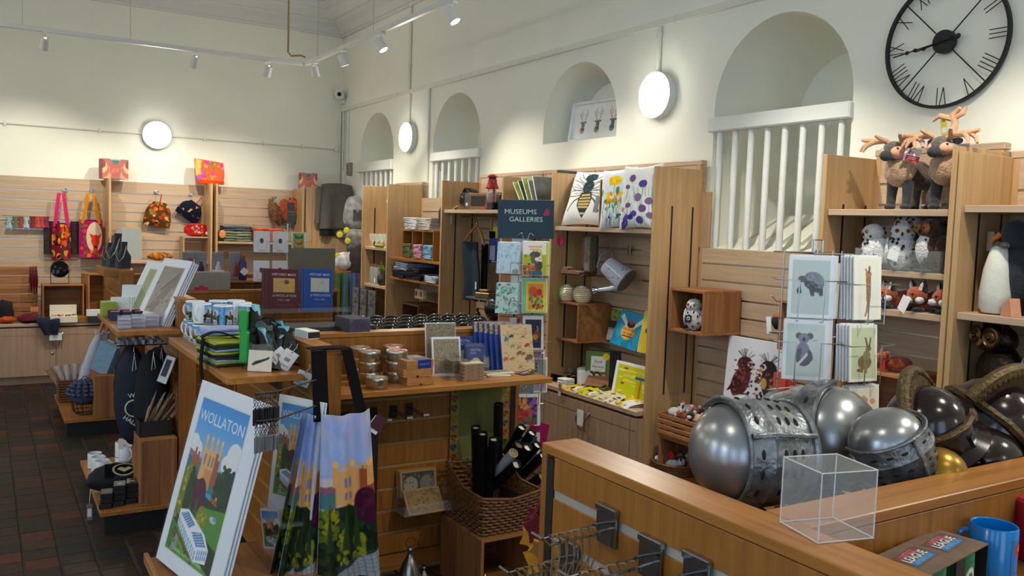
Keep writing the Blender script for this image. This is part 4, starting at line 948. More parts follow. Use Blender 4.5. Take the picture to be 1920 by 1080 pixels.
cvp = Cv(50,30,(150,140,112)).rect(.1,.1,.9,.9,(128,118,96)).blobs(20,.1,.1,.9,.9,.05,[(150,140,112),(110,104,84)],2)
for i in range(5):
    t = T('map_leaflet','folded buff map leaflet lying ' + ('lowest','second','third','fourth','topmost')[i] + ' in the loose heap by the coasters','leaflet',(2.04 + .012 * (i % 2) + .004 * i,3.42 + .004 * i,ZT + .0035 * i),R(-10 + 9 * (i % 3)),'map leaflets'); P('paper',B().rbox(-.07,.07,-.03,.03,0,.003,.0006),cream,t)
    if i == 4: pic(t,'print',cvp,.136,.056,(0,-.028,.0035),(R(-90),0,0))
t = T('postcard','black illustrated postcard curling at the shelf corner','postcard',(2.205,3.41,ZT),R(8),None)
cv = Cv(60,34,(34,34,38)).rect(.25,.55,.7,.68,(190,190,190)).rect(.3,.35,.66,.45,(120,120,124)).ell(.85,.7,.08,.12,(220,190,30)).blobs(12,.1,.1,.6,.35,.04,[(110,84,90),(70,66,72)],3)
P('card',B().sheet(lambda u,v: (.10 * (u - .5),.06 * (v - .5),.001 + .014 * u * u),8,2,.0008),black,t); pic(t,'print',cv,1,1,fn=lambda u,v: (.098 * (u - .5),.058 * (v - .5),.0022 + .014 * u * u))
# row of big blue-backed books with a beast-strewn cover
bluec = mat('blue book cloth',(24,62,150),.55,0,.06)
cb_ = Cv(90,140,(206,178,134)); q = random.Random(9)
for _ in range(46):
    x,y = q.uniform(.05,.95),q.uniform(.04,.98); c = q.choice([(120,84,50),(90,70,50),(150,60,44),(60,90,96),(140,110,60),(110,112,70)]); k = q.uniform(.4,1)
    cb_.line([(x,y),(x + .07 * k,y + .03 * k),(x + .10 * k,y - .01 * k),(x + .15 * k,y + .02 * k)],.008,c)
for (x,y,rx,ry,c) in ((.18,.70,.05,.05,(50,120,140)),(.34,.76,.06,.03,(50,62,46)),(.36,.55,.06,.035,(140,140,120)),(.56,.52,.06,.04,(150,140,90)),(.82,.56,.07,.035,(170,50,44)),(.56,.40,.07,.035,(120,76,48)),(.68,.38,.05,.03,(140,90,50)),(.12,.28,.06,.04,(180,90,50)),(.32,.28,.08,.025,(150,110,70)),(.86,.30,.10,.06,(92,76,58)),(.56,.10,.06,.03,(170,130,90)),(.7,.74,.05,.02,(150,90,60))):
    cb_.ell(x,y,rx,ry,c,.5).ell(x - rx,y - ry * .6,rx * .5,ry * .6,c).line([(x,y),(x - rx,y - ry * 2)],.014,c).line([(x + rx * .5,y),(x + rx * .9,y - ry * 2)],.014,c).line([(x + rx,y),(x + rx * 1.7,y + ry * 2.2)],.012,c)
for i in range(6):
    t = T('large_book',['foremost tan and blue book with little beasts all over its cover','second blue backed book behind the beast cover','third blue backed book of the row','fourth blue backed book of the row','fifth blue backed book of the row','rearmost blue backed book of the row'][i],'book',(2.205 - i * .014,3.475 + i * .028,ZT),(R(-15 + i * .5),0,R(-8)),'row of blue backed books')
    P('cover',B().rbox(-.085,.085,0,.0022,0,.23,.0006).rbox(-.085,.085,.013,.0152,0,.23,.0006).rbox(-.0865,-.084,0,.0152,0,.23,.0006),bluec,t)
    P('pages',B().box(-.083,.082,.0022,.013,.003,.227),paper,t); pic(t,'print',cb_ if i == 0 else Cv(60,20,(190,166,126)).blobs(60,0,0,1,1,.03,[(120,84,50),(150,130,96),(90,60,50)],i),.168,.228 if i == 0 else .05,(.001,-.0006,.001 if i == 0 else .179),m=prt)
# beneath the shelf: prong hooks, towel with shields, map cards, basket of posters
for u,v,k in ((700,772,'leftmost'),(738,768,'second'),(768,763,'third'),(680,790,'lowest')):
    p = ony(3.69,u,v); t = T('prong_hook','empty double prong hook under the tin shelf, %s of four' % k,'hook',p,0,'empty prong hooks')
    P('plate',B().rbox(-.018,.018,-.003,.003,-.04,.02,.001),slotm,t); P('prong',B().tube([(-.008,0,0),(-.008,-.17,-.012),(-.008,-.18,.0),(.008,-.18,0),(.008,-.17,-.012),(.008,0,0)],.0022,5),slotm,t)
    P('price_holder',B().box(-.014,.014,-.184,-.181,-.006,.004),white,t)
tc_ = Cv(60,96,(150,136,60)); tc_.rect(.13,.1,.87,.93,(118,116,66)).blobs(120,.13,.1,.87,.93,.03,[(112,112,66),(126,122,68),(104,104,62)],5,.3)
shc = [(120,40,36),(50,60,110),(150,50,40),(60,70,60),(130,110,60),(110,60,90)]
for k in range(9):
    for x in (.065,.935): cy = .95 - k * .105; c = shc[(k + int(x * 3)) % 6]; tc_.poly([(x - .045,cy + .035),(x + .045,cy + .035),(x + .045,cy),(x,cy - .035),(x - .045,cy)],c).line([(x - .03,cy + .02),(x + .03,cy - .01)],.012,(190,170,110))
for k in range(6): x = .15 + k * .14; c = shc[k % 6]; tc_.poly([(x - .045,.085),(x + .045,.085),(x + .045,.05),(x,.015),(x - .045,.05)],c).line([(x - .03,.07),(x + .03,.05)],.012,(190,170,110))
t = T('tea_towel','olive tea towel bordered with small heraldic shields on the slatted face','towel',(2.118,3.692,.50)); pic(t,'cloth',tc_,1,1,m=prf,fn=lambda u,v: (.33 * (u - .5),-.004 * math.sin(u * 9) - .003,.46 * v)); P('backing',B().box(-.165,.165,.0,.002,0,.46),mat('olive cloth',(120,116,62),.9),t)
t = T('map_card_holder','clear sloping holder of antique map cards on the slatted face','holder',(1.77,3.56,.335)); P('tray',B().box(-.11,.14,.0,.12,0,.003).box(-.11,.14,-.003,0,0,.05).box(-.113,-.11,0,.12,0,.11).box(.14,.143,0,.12,0,.11),acry,t)
mp = Cv(64,48,(160,128,84)).rect(.04,.05,.96,.95,(124,94,56)).ell(.5,.4,.42,.45,(146,112,66)).blobs(60,.05,.05,.95,.95,.05,[(112,84,50),(150,118,72),(132,100,58)],4)
mp2 = Cv(64,40,(160,140,104)).rect(.05,.06,.95,.94,(60,62,52)).ell(.28,.45,.2,.34,(150,146,124)).ell(.74,.45,.2,.34,(120,116,100)).blobs(40,.05,.1,.95,.9,.03,[(90,90,74),(120,116,96)],3)
for i in range(4):
    o = T('map_card',['foremost brown antique map card sloping in the clear holder','double globe map card behind the brown one','plain backed map card behind the globe card','rearmost map card in the clear holder'][i],'card',(1.775 - i * .004,3.558 + (.0 if i == 0 else .075 + .011 * i),.339 + (0 if i == 0 else .055)),(R(-42 if i == 0 else -10),0,R(-2)),'antique map cards')
    P('card',B().rbox(-.095,.095,0,.004,0,.13,.0008),kraft,o)
    if i < 2: pic(o,'print',(mp,mp2)[i],.18,.118,(0,-.0007,.006))
# crate with a bell in it, wicker basket of poster tubes on top
def opencrate(name,label,loc,rz,w,d,h,th=.016,mats=(pineX,pineV),cat='crate',boards=2,back=True,grp=None):
    """box open towards -y: boards nailed together, each a part"""
    t = T(name,label,cat,loc,rz,grp)
    for z0,nm in ((0,'bottom_board'),(h - th,'top_board')):
        for k in range(boards): P(nm,B().rbox(-w / 2,w / 2,-d / 2 + d / boards * k + .0006,-d / 2 + d / boards * (k + 1) - .0006,z0,z0 + th,.0015),mats[0],t)
    for s in (-1,1):
        for k in range(boards): P('side_board',B().rbox(s * (w / 2 - th / 2) - th / 2,s * (w / 2 - th / 2) + th / 2,-d / 2 + d / boards * k + .0006,-d / 2 + d / boards * (k + 1) - .0006,th + .0003,h - th - .0003,.0015),mats[1],t)
    if back: P('back_board',B().rbox(-w / 2 + th,w / 2 - th,d / 2 - .01,d / 2 - .001,th,h - th,.001),mats[0],t)
    return t
opencrate('wooden_crate','dark wooden crate under the wicker basket',(2.055,3.44,0),0,.33,.40,.295)
wick = mat('wicker',(112,70,34),.6,0,.35,60); wickd = mat('dark wicker',(70,42,22),.7,0,.3,60)
def weave(t,cx,w,d,h,n=11,front=None,m=wick,amp=.006,step=.02):
    """woven strands round a rectangular basket, one mesh of cane"""
    b = B(); per = []
    W2,D2 = w / 2,d / 2
    for i in range(n):
        z = h * (i + .5) / n; pts = []; tot = 2 * (w + d); k = int(tot / step)
        for j in range(k):
            s = tot * j / k
            if s < w: p = (-W2 + s,-D2,0,-1)
            elif s < w + d: p = (W2,-D2 + s - w,1,0)
            elif s < 2 * w + d: p = (W2 - (s - w - d),D2,0,1)
            else: p = (-W2,D2 - (s - 2 * w - d),-1,0)
            o = amp * (1 if (j + i) % 2 else -1); f = 1 + .06 * z / h
            zz = z + (front(p[0] / W2,p[1] / D2) * z / h if front else 0)
            pts.append((p[0] * f + p[2] * o,p[1] * f + p[3] * o,zz))
        b.tube(pts,h / n * .48,5,closed=True)
    o = P('weave',b,m,t); o['kind'] = 'stuff'
    P('lining',B().box(-W2 + .008,W2 - .008,-D2 + .008,D2 - .008,.004,.01).box(-W2 + .006,-W2 + .009,-D2,D2,0,h * .7).box(W2 - .009,W2 - .006,-D2,D2,0,h * .7).box(-W2,W2,D2 - .009,D2 - .006,0,h * .7).box(-W2,W2,-D2 + .006,-D2 + .009,0,h * .62),wickd,t)
bk = T('wicker_basket','wicker basket holding black poster tubes','basket',(2.06,3.44,.297),0)
weave(bk,0,.30,.34,.155,11,lambda x,y: .075 * max(0,y) ** 1.0 + (.06 * abs(x) ** 2 * .3))
rim = B(); rim.tube([(x,y,.158 + .075 * max(0,y / .17) + .018 * (x / .15) ** 2) for x,y in [(-.158,-.18),(0,-.186),(.158,-.18),(.158,0),(.158,.18),(0,.182),(-.158,.18),(-.158,0)]],.007,6,closed=True); P('rim',rim,wick,bk)
lb_ = mat('tube label',(220,220,214),.6); tubec = mat('black card tube',(13,13,15),.35,0,.2)
def tube(label,u,v,y,dx,dy,L,end='open',r=.024):
    p = ony(y,u,v); d = Vector((dx - .10,dy * 2.2 - (.62 if u > 950 else .28),1)).normalized(); t = T('poster_tube',label,'poster tube',p,0,'poster tubes'); q = d.to_track_quat('Z','Y'); t.rotation_mode = 'QUATERNION'; t.rotation_quaternion = q
    P('tube',B().lathe([(r,-L),(r,0),(r - .0022,0),(r - .0022,-.012)],18,caps=False),tubec if end != 'white' else mat('white card tube',(190,192,196),.5),t)
    P('cap',B().lathe([(r - .002,-.012),(0,-.012)],18,caps=False),mat('gold cap',(176,140,70),.5) if end in ('gold','white') else mat('bronze cap',(110,90,58),.5),t)
    if end == 'open': P('label',B().box(-.011,.012,-.014,.014,-.011,-.0105),lb_,t)
TB_ = [(935,757,3.56,.0,.06,.52,'plain','tallest poster tube at the back of the basket'),(892,800,3.54,-.06,.05,.40,'open','poster tube at the left of the basket'),(905,812,3.50,-.06,.02,.38,'open','second poster tube from the left'),(926,822,3.46,-.02,-.02,.36,'open','third poster tube from the left'),
       (979,800,3.54,.22,-.02,.46,'open','poster tube with a label at the upper right'),(998,810,3.52,.30,-.05,.46,'open','poster tube just right of the upper right one'),(974,833,3.48,.22,-.1,.42,'plain','poster tube with a plain bronze end'),(990,838,3.46,.26,-.14,.42,'open','poster tube in the middle of the right group'),(1008,833,3.5,.36,-.1,.44,'open','poster tube tucked behind the middle right ones'),
       (963,849,3.42,.18,-.2,.38,'white','white poster tube with a tan end'),(1019,854,3.46,.45,-.14,.42,'open','poster tube leaning far right'),(969,870,3.38,.22,-.26,.36,'open','nearest labelled poster tube'),(1017,893,3.42,.52,-.24,.36,'gold','gold ended poster tube leaning lowest at the right')]
for u,v,y,dx,dy,L,e,lb in TB_: tube(lb,u,v,y,dx,dy,L,e)
brass = mat('polished brass',(190,140,50),.18,1,.05); pewter = mat('pewter',(150,152,150),.3,1,.08)
t = T('brass_bell','brass hand bell standing in front of the dark crate','bell',(1.86,3.15,.075)); P('bell',B().lathe([(.044,0),(.046,.004),(.036,.03),(.03,.055),(.018,.072),(.008,.08),(.007,.09),(.009,.096),(.004,.106),(0,.108)],24),brass,t); P('base',B().lathe([(.05,-.076),(.05,-.0),(0,0)],24),dkwood,t)
for (u,v,k,lb) in ((768,1075,1.0,'large pewter lantern top with a ring at the bottom edge'),(795,1085,.55,'small pewter lantern top beside the large one')):
    p = ony(3.25,u,v); t = T('pewter_lantern',lb,'lantern',(p.x,p.y,p.z - .02)); P('hood',B().at(sc=(k,k,k)).lathe([(.05,-.02),(.05,0),(.044,.03),(.034,.06),(.022,.085),(.012,.1),(.010,.12),(.013,.125),(.009,.135),(0,.137)],22),pewter,t)
    P('body',B().at(sc=(k,k,k)).lathe([(.046,(-p.z + .021) / k),(.046,-.02)],20),pewter,t)
    P('ring',B().tube([(.022 * k * math.cos(a),0,.155 * k + .022 * k * math.sin(a)) for a in [2 * PI * i / 18 for i in range(18)]],.002,5,closed=True),pewter,t)
# things on top of the back shelf of the wall: patterned box, black flat boxes, glossy black domes
t = T('patterned_box','dark lidded box with a grey starburst pattern on the wall top','box',(1.472,3.79,TB),R(3)); P('box',B().rbox(-.052,.052,-.085,.085,0,.062,.002),mat('dark slate card',(44,44,54),.6,0,.1),t)
cv = Cv(48,32,(66,64,82))
for i in range(12): a = PI * 2 * i / 12; cv.line([(.5,.45),(.5 + .34 * math.cos(a),.45 + .46 * math.sin(a))],.03,(44,44,58))
for r_,c in ((.30,(70,68,88)),(.22,(36,36,48)),(.12,(92,92,108))): cv.ell(.5,.45,r_ * .3,r_ * .4,c)
cv.poly([(.0,1),(.25,1),(0,.6)],(84,84,100)).poly([(1,1),(.75,1),(1,.6)],(84,84,100)).line([(.1,.1),(.9,.1)],.02,(92,92,108)); pic(t,'print',cv,.102,.06,(0,-.0857,.001))
for i,(y,z) in enumerate(((3.90,1.146),(3.90,1.1765))): one('flat_box',['white edged flat box under the black one','flat black presentation box behind the patterned box'][i],'box',B().rbox(1.19,1.60,y - .085,y + .1,z,z + .03,.002),white if i == 0 else mat('charcoal card',(40,40,42),.5))
for i in range(5): t = one('glass_pot','small glass pot in the row behind the flat black box, %s from the left' % ('first','second','third','fourth','last')[i],'glass',B().lathe([(.018,0),(.02,.01),(.02,.045),(.014,.05)],14,caps=False),clear('pot glass',(200,200,190),.6),(1.27 + i * .052,4.06,1.1455))
dome = B().lathe([(.047,0),(.047,.02),(.044,.035),(.034,.047),(.018,.054),(0,.056)],22).mesh('black_bowl',blackg); k = 0
for j in range(4):
    for i in range(11):
        x,y = 1.60 + i * .085 + (.04 if j % 2 else 0),3.85 + j * .085
        if x > 2.3: continue
        o = link('black_bowl',dome); o.location = (x,y,1.146 + .006 * j); tag(o,'upturned glossy black bowl, %s in the %s row on the ledge behind the tins' % (NTH[i],('front','second','third','rear')[j]),'bowl','upturned black bowls')
for i in range(2): pass
t = T('white_box','small white product box tucked at the wall corner behind the aprons','box',(1.195,3.60,TB),R(10)); P('box',B().rbox(-.03,.025,-.06,.06,0,.035,.001),white,t); P('dark_panel',B().box(-.03,.025,-.0615,-.0605,.004,.03),slotm,t)
# ------------------------------------------------------------------ wire card rack with the dark sign
wire = mat('zinc wire',(170,172,172),.3,1,0)
cardC = {}
def C_(k):
    if k in cardC: return cardC[k]
    if k == 'leafblue': cv = Cv(40,54,(190,214,226)).blobs(90,0,0,1,1,.03,[(150,196,204),(206,224,236),(130,176,186)],3,2).rect(.72,0,1,.14,(140,140,130))
    elif k == 'beard':
        cv = Cv(44,58,(226,226,214)).rect(.9,0,1,1,(190,200,50)).rect(0,0,.9,.62,(170,176,24)).rect(0,0,.5,.30,(190,90,40)).blobs(20,0,0,.4,.6,.06,[(60,60,40),(190,190,60),(120,130,40)],4).rect(.22,.83,.75,.87,(224,150,130)).rect(.28,.75,.68,.79,(224,160,140))
        cv.poly([(.35,.66),(.4,.78),(.48,.70),(.55,.8),(.62,.70),(.72,.78),(.74,.6),(.6,.5)],(190,190,30)).ell(.55,.48,.18,.22,(226,222,212)).ell(.48,.62,.2,.09,(70,70,70)).ell(.40,.50,.08,.16,(90,90,90)).poly([(.42,.46),(.74,.40),(.70,.12),(.5,.12)],(76,76,78)).ell(.66,.30,.1,.12,(60,60,62)).rect(.62,.49,.70,.51,(40,40,40)).ell(.56,.42,.035,.025,(230,130,100)).rect(.3,.0,.75,.13,(40,90,120))
    elif k == 'lily': cv = Cv(40,54,(196,226,214)).blobs(50,0,0,1,1,.05,[(90,170,140),(60,130,100),(150,206,186)],6,2).blobs(9,.1,.1,.9,.9,.06,[(220,90,110),(230,150,150)],2)
    elif k == 'poppy': cv = Cv(44,54,(120,190,150)).rect(.18,.06,.92,.90,(230,200,30)).rect(.25,.10,.85,.84,(220,140,50)).ell(.45,.62,.17,.14,(214,80,30)).ell(.7,.6,.1,.1,(190,30,40)).blobs(26,.28,.12,.84,.5,.06,[(60,110,60),(40,80,50),(110,160,90),(190,40,40)],5).rect(.94,0,1,1,(226,210,40))
    elif k == 'pheasant': cv = Cv(40,60,(226,226,222)).rect(.12,.06,.9,.9,(28,44,78)).ell(.68,.46,.13,.14,(140,60,30)).ell(.60,.38,.14,.08,(180,130,40)).line([(.2,.40),(.6,.40)],.06,(170,120,50)).line([(.72,.55),(.74,.66),(.68,.7)],.03,(190,180,180)).line([(.62,.32),(.6,.22)],.02,(190,120,50)).line([(.7,.32),(.72,.22)],.02,(190,120,50))
    elif k == 'lilac': cv = Cv(40,30,(226,222,226)).rect(.15,.1,.85,.8,(180,150,190))
    elif k == 'greyfl': cv = Cv(40,60,(214,216,216)).rect(.06,.05,.94,.95,(150,160,162)).blobs(14,.1,.6,.5,.95,.04,[(40,44,48),(70,80,84)],3).blobs(10,.5,.1,.9,.4,.07,[(190,110,170),(210,150,190)],2)
    elif k == 'flowers': cv = Cv(44,50,(226,224,222)).rect(.04,.04,.9,.92,(40,60,110)).blobs(20,.05,.05,.7,.5,.11,[(190,50,40),(160,40,44),(210,80,50)],3).blobs(10,.08,.55,.6,.9,.10,[(226,130,60),(230,160,90)],5).blobs(14,.6,.4,.9,.9,.07,[(150,90,170),(200,60,140),(110,120,180)],6).blobs(14,.1,.05,.9,.3,.05,[(80,120,60)],7)
    elif k == 'plum': cv = Cv(36,50,(220,220,222)).rect(.1,0,.88,.9,(60,56,84))
    elif k == 'stars': cv = Cv(36,30,(120,122,130)).blobs(50,0,0,1,1,.03,[(200,200,206),(70,70,80),(170,110,150)],4)
    elif k == 'tort':
        cv = Cv(90,110,(226,230,234)).rect(.08,.06,.9,.94,(188,200,194)); g,d = (120,128,140),(66,68,74)
        cv.ell(.56,.60,.24,.15,g,-.35).poly([(.33,.62),(.45,.66),(.75,.48),(.74,.40),(.5,.44),(.36,.52)],d).ell(.30,.63,.09,.055,(84,84,88)).poly([(.26,.55),(.30,.40),(.22,.38),(.18,.44)],d).poly([(.46,.46),(.50,.36),(.58,.36),(.58,.46)],d).poly([(.68,.46),(.68,.37),(.76,.37),(.76,.48)],d).blobs(30,.4,.5,.75,.72,.03,[(134,140,150),(106,112,124)],3)
    elif k == 'koala':
        cv = Cv(90,110,(226,230,234)).rect(.08,.06,.9,.94,(196,206,200)); g,d = (128,124,140),(88,84,98)
        cv.ell(.46,.36,.17,.13,d).ell(.44,.50,.14,.14,g).ell(.34,.74,.075,.055,d).ell(.58,.74,.075,.055,d).ell(.45,.70,.12,.085,g).ell(.45,.68,.03,.035,(50,48,54)).poly([(.26,.22),(.66,.58),(.70,.56),(.30,.18)],(206,208,204)).ell(.34,.44,.06,.10,d,-.4).ell(.60,.42,.05,.1,d,.3).line([(.66,.66),(.74,.68)],.012,(90,90,90))
    elif k == 'hare':
        cv = Cv(60,110,(226,226,206)).rect(.08,.05,.92,.95,(190,196,158)); h_ = (118,98,62)
        cv.ell(.55,.34,.24,.13,h_,.5).ell(.62,.46,.13,.09,(140,116,76)).ell(.68,.58,.10,.05,h_).poly([(.62,.60),(.54,.78),(.60,.78),(.68,.62)],(100,80,50)).poly([(.68,.61),(.74,.79),(.78,.77),(.74,.6)],(100,80,50)).rect(.56,.14,.64,.3,(150,124,84)).rect(.40,.16,.50,.26,h_).ell(.36,.2,.1,.03,h_)
    elif k == 'longhare':
        cv = Cv(60,120,(230,228,214)).rect(.14,.04,.9,.96,(226,224,208)); h_ = (150,104,66)
        cv.poly([(.44,.70),(.62,.70),(.62,.5),(.60,.3),(.52,.22),(.46,.3)],h_).ell(.53,.72,.11,.05,(170,124,84)).poly([(.40,.80),(.46,.74),(.52,.73),(.44,.82)],h_).poly([(.5,.74),(.54,.86),(.6,.84),(.58,.73)],(128,90,58)).line([(.5,.26),(.46,.12),(.42,.06)],.05,h_).line([(.56,.26),(.52,.12)],.05,(128,90,58)).blobs(20,.46,.3,.6,.68,.03,[(176,134,96),(134,94,60)],3)
    elif k == 'flowr': cv = Cv(40,50,(230,226,216)).rect(.1,.1,.9,.9,(224,214,196)).blobs(10,.2,.2,.8,.7,.08,[(200,150,120),(170,150,120)],4)
    cardC[k] = cv; return cv
def pocket(loc,rz,w,h,key,n,what,tilt=6,side=1,film_=False):
    for i in range(n):
        c,s = math.cos(rz),math.sin(rz); dx,dy = .003 * i * side,.007 * i
        t = T('greeting_card',(('foremost card with %s' % what if i == 0 else 'card %s behind the one with %s' % (NTH[i - 1],what))),'card',(loc[0] + dx * c - dy * s,loc[1] + dx * s + dy * c,loc[2] + .003 * (i % 2)),(R(-tilt),0,rz),None if i == 0 else 'cards behind ' + what)
        P('card',B().rbox(-w / 2,w / 2,0,.004,0,h,.0006),white if i % 2 == 0 else paper,t)
        if i == 0:
            pic(t,'print',C_(key),w * .98,h * .98,(0,-.0006,h * .01))
            if film_: P('film',B().box(-w / 2 - .004,w / 2 + .004,-.0035,-.003,-.003,h + .004),film,t)
def rackwires(t,loc,rz,w,z0,z1,pockets,hh=.06,out=.035):
    b = B(); M = Matrix.Translation(loc) @ Matrix.Rotation(rz,4,'Z')
    for x in (-w / 2 + .01,w / 2 - .01): b.cyl(M @ Vector((x,.03,z0)),M @ Vector((x,.03,z1)),.002,5)
    for z in pockets:
        b.tube([M @ Vector(p) for p in ((-w / 2 - .02,.02,z + hh),(-w / 2 - .015,-out,z + hh),(-w * .22,-out,z + hh),(-w * .22,-out,z - .008),(-w * .2,.02,z - .008))],.0019,5)
        b.tube([M @ Vector(p) for p in ((w / 2 + .02,.02,z + hh),(w / 2 + .015,-out,z + hh),(w * .22,-out,z + hh),(w * .22,-out,z - .008),(w * .2,.02,z - .008))],.0019,5)
        b.cyl(M @ Vector((-w / 2,.02,z - .008)),M @ Vector((w / 2,.02,z - .008)),.0019,5)
    P('pocket_wire',b,wire,t)
rk = T('card_rack','wire card spinner carrying the dark sign between gondola and wall','card rack',(2.53,3.98,0))
P('post',B().cyl((0,0,.02),(0,0,1.62),.008,8),wire,rk); P('foot',B().lathe([(.15,0),(.15,.01),(.02,.025),(0,.025)],20),wire,rk)
RL,RR = [1.445,1.215,1.0,.78],[1.435,1.23,1.02,.74,.60,.44]
pl,pr = ony(3.97,951,512),ony(3.88,1004,516)
rackwires(rk,Vector((pl.x - 2.53,-.01,0)),R(-50),.13,.5,1.62,RL); rackwires(rk,Vector((pr.x - 2.53,-.10,0)),R(-20),.15,.4,1.62,RR[:4])
zL = lambda v: ony(3.97,951,v).z; zR = lambda v: ony(3.88,1004,v).z
pocket((pl.x,3.97,zL(513)),R(-46),.125,.17,'leafblue',6,'pale blue leaf pattern on the rack',film_=True)
pocket((pl.x,3.97,zL(588)),R(-46),.125,.165,'lily',6,'pink water lilies on green')
pocket((pr.x,3.88,zR(517)),R(-20),.145,.185,'beard',4,'a bearded man on yellow')
pocket((pr.x,3.88,zR(587)),R(-20),.14,.19,'poppy',4,'orange and green flowers in a yellow frame')
pocket((pr.x,3.88,zR(656)),R(-20),.115,.185,'pheasant',3,'a pheasant on dark blue')
pocket((pr.x + .05,3.90,zR(675)),R(-20),.08,.05,'lilac',1,'a lilac square')
pocket((pr.x + .05,3.90,zR(738)),R(-20),.115,.19,'greyfl',2,'dark leaves on grey')
pocket((pr.x - .02,3.92,zR(742)),R(-20),.11,.09,'stars',1,'grey speckles below the shelf')
pocket((pr.x - .02,3.88,zR(797)),R(-20),.14,.17,'flowers',5,'red and orange garden flowers')
pocket((pr.x + .0,3.88,zR(866)),R(-20),.12,.16,'plum',2,'a plain plum panel')
one('greeting_card','teal envelope card behind the garden flower card','card',B().rbox(-.06,.06,0,.004,0,.16,.001),mat('teal card',(26,88,104),.5,0,.2),(pr.x + .03,3.95,zR(780)),R(-20))
one('greeting_card','bright magenta card turned away low on the dark sign rack','card',B().rbox(-.055,.055,0,.004,0,.15,.001),mat('magenta card',(190,20,110),.5,0,.1),(pr.x + .075,3.93,zR(845)),(0,R(8),R(-50)))
for i,(v,hgt) in enumerate(((588,.20),(512,.20),(655,.16))): one('greeting_card','pale card back with a red flash between the two card columns, %s' % ('lower','upper','lowest')[i],'card',B().rbox(-.05,.05,0,.003,0,hgt,.001).prism([(-.05,.05),(.0,.16),(.02,.16),(-.05,0.01)],-.0012,-.0006,1),[paper,mat('crimson print',(170,20,50),.5)],(pl.x + .12,4.03,zR(v)),R(-28))
sg = T('shop_sign','dark teal sign reading MUSEUMS & GALLERIES above the card rack','sign',(2.545,3.99,1.635),(0,R(-1),R(-27)))
P('board',B().rbox(-.155,.155,0,.004,0,.212,.001),mat('teal sign',(26,52,66),.45,0,.05),sg)
cv = Cv(200,136,(22,50,66)).text('MUSEUMS',.40,.69,.088,(200,210,214),sx=1.06).text('&',.86,.69,.13,(170,24,80),shear=.3,bold=.03).text('GALLERIES',.5,.49,.086,(200,210,214),sx=1.06); pic(sg,'print',cv,.304,.206,(0,-.0006,.003))
P('clip',B().tube([(-.045,-.004,.016),(-.03,-.004,.03),(-.022,-.004,.03),(-.012,-.004,.0),(-.012,-.004,-.02)],.0016,5).tube([(.045,-.004,.016),(.03,-.004,.03),(.022,-.004,.03),(.012,-.004,.0),(.012,-.004,-.02)],.0016,5),wire,sg)
# ------------------------------------------------------------------ right foreground: helmets in the bin, hooks, mugs, near card spinner
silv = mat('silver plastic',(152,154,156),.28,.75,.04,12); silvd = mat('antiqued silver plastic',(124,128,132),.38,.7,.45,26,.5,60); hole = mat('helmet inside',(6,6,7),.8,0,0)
bronze = mat('bronze plastic',(78,58,24),.5,.35,.4,40,.6,90); brownp = mat('dark brown gloss plastic',(34,22,20),.16,.2,.05,spec=.6); goldp = mat('gold plastic',(150,112,26),.3,.6,.3,20)
def orient(o,loc,top,face):
    """stand o at loc with its local z along top and its front (-y) as near as can be to face"""
    z = Vector(top).normalized(); f = Vector(face); y = -(f - z * f.dot(z)).normalized(); x = y.cross(z)
    return rot_to(o,Matrix(((x.x,y.x,z.x,loc[0]),(x.y,y.y,z.y,loc[1]),(x.z,y.z,z.z,loc[2]),(0,0,0,1))))
def knight(label,loc,top,face,r):
    t = T('knight_helmet',label,'helmet',grp_loc,0,'toy knight helmets'); orient(t,loc,top,face); k = r / .115
    t.scale = (k,k,k)
    P('dome',B().lathe([(.094,-.085),(.104,-.06),(.113,-.02),(.115,.01),(.111,.04),(.098,.07),(.076,.093),(.048,.108),(.02,.114),(0,.115)],40,caps=False),silv,t)
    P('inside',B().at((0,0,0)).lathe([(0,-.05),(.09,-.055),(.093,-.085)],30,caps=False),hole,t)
    a0,a1 = R(-90 - 105),R(-90 + 105)
    P('visor',B().lathe([(.100,-.115),(.112,-.11),(.116,-.06),(.119,-.055),(.121,-.01),(.128,.0),(.124,.012),(.121,.03),(.119,.05),(.114,.054),(.110,.052)],40,caps=False,a0=a0,a1=a1),silvd,t)
    P('brow_band',B().tube([(.1215 * math.cos(a),.1215 * math.sin(a),.055) for a in [a0 + (a1 - a0) * i / 30 for i in range(31)]],.0045,6),silvd,t)
    P('chin_band',B().tube([(.114 * math.cos(a),.114 * math.sin(a),-.112) for a in [a0 + (a1 - a0) * i / 30 for i in range(31)]],.006,6),silvd,t)
    P('ridge',B().tube([(0,-.123,-.11),(0,-.128,-.055),(0,-.136,0),(0,-.124,.05)],.006,6),silvd,t)
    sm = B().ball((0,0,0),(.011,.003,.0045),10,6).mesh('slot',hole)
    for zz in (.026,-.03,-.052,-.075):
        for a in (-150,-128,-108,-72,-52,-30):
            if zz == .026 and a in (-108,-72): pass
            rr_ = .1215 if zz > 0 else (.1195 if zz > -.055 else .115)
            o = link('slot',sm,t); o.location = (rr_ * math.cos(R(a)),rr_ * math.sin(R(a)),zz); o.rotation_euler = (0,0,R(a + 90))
    for s in (a0 + .12,a1 - .12): P('pivot',B().at((.118 * math.cos(s),.118 * math.sin(s),.02),(PI / 2,0,s + PI / 2)).lathe([(.02,0),(.018,.008),(0,.011)],16),silvd,t)
    P('neck_guard',B().lathe([(.094,-.085),(.098,-.105),(.112,-.125),(.114,-.122),(.1,-.1)],36,caps=False),silvd,t)
    return t
grp_loc = (0,0,0)
Lf = -rgt; Cm = -fwd
knight('big silver knight helmet lying on its side at the left of the bin',EYE + ray(1392,848) * 1.88,(Lf * .95 + Cm * .30 + Vector((0,0,.05))),(Cm * .55 + rgt * .75 + Vector((0,0,.35))),.113)
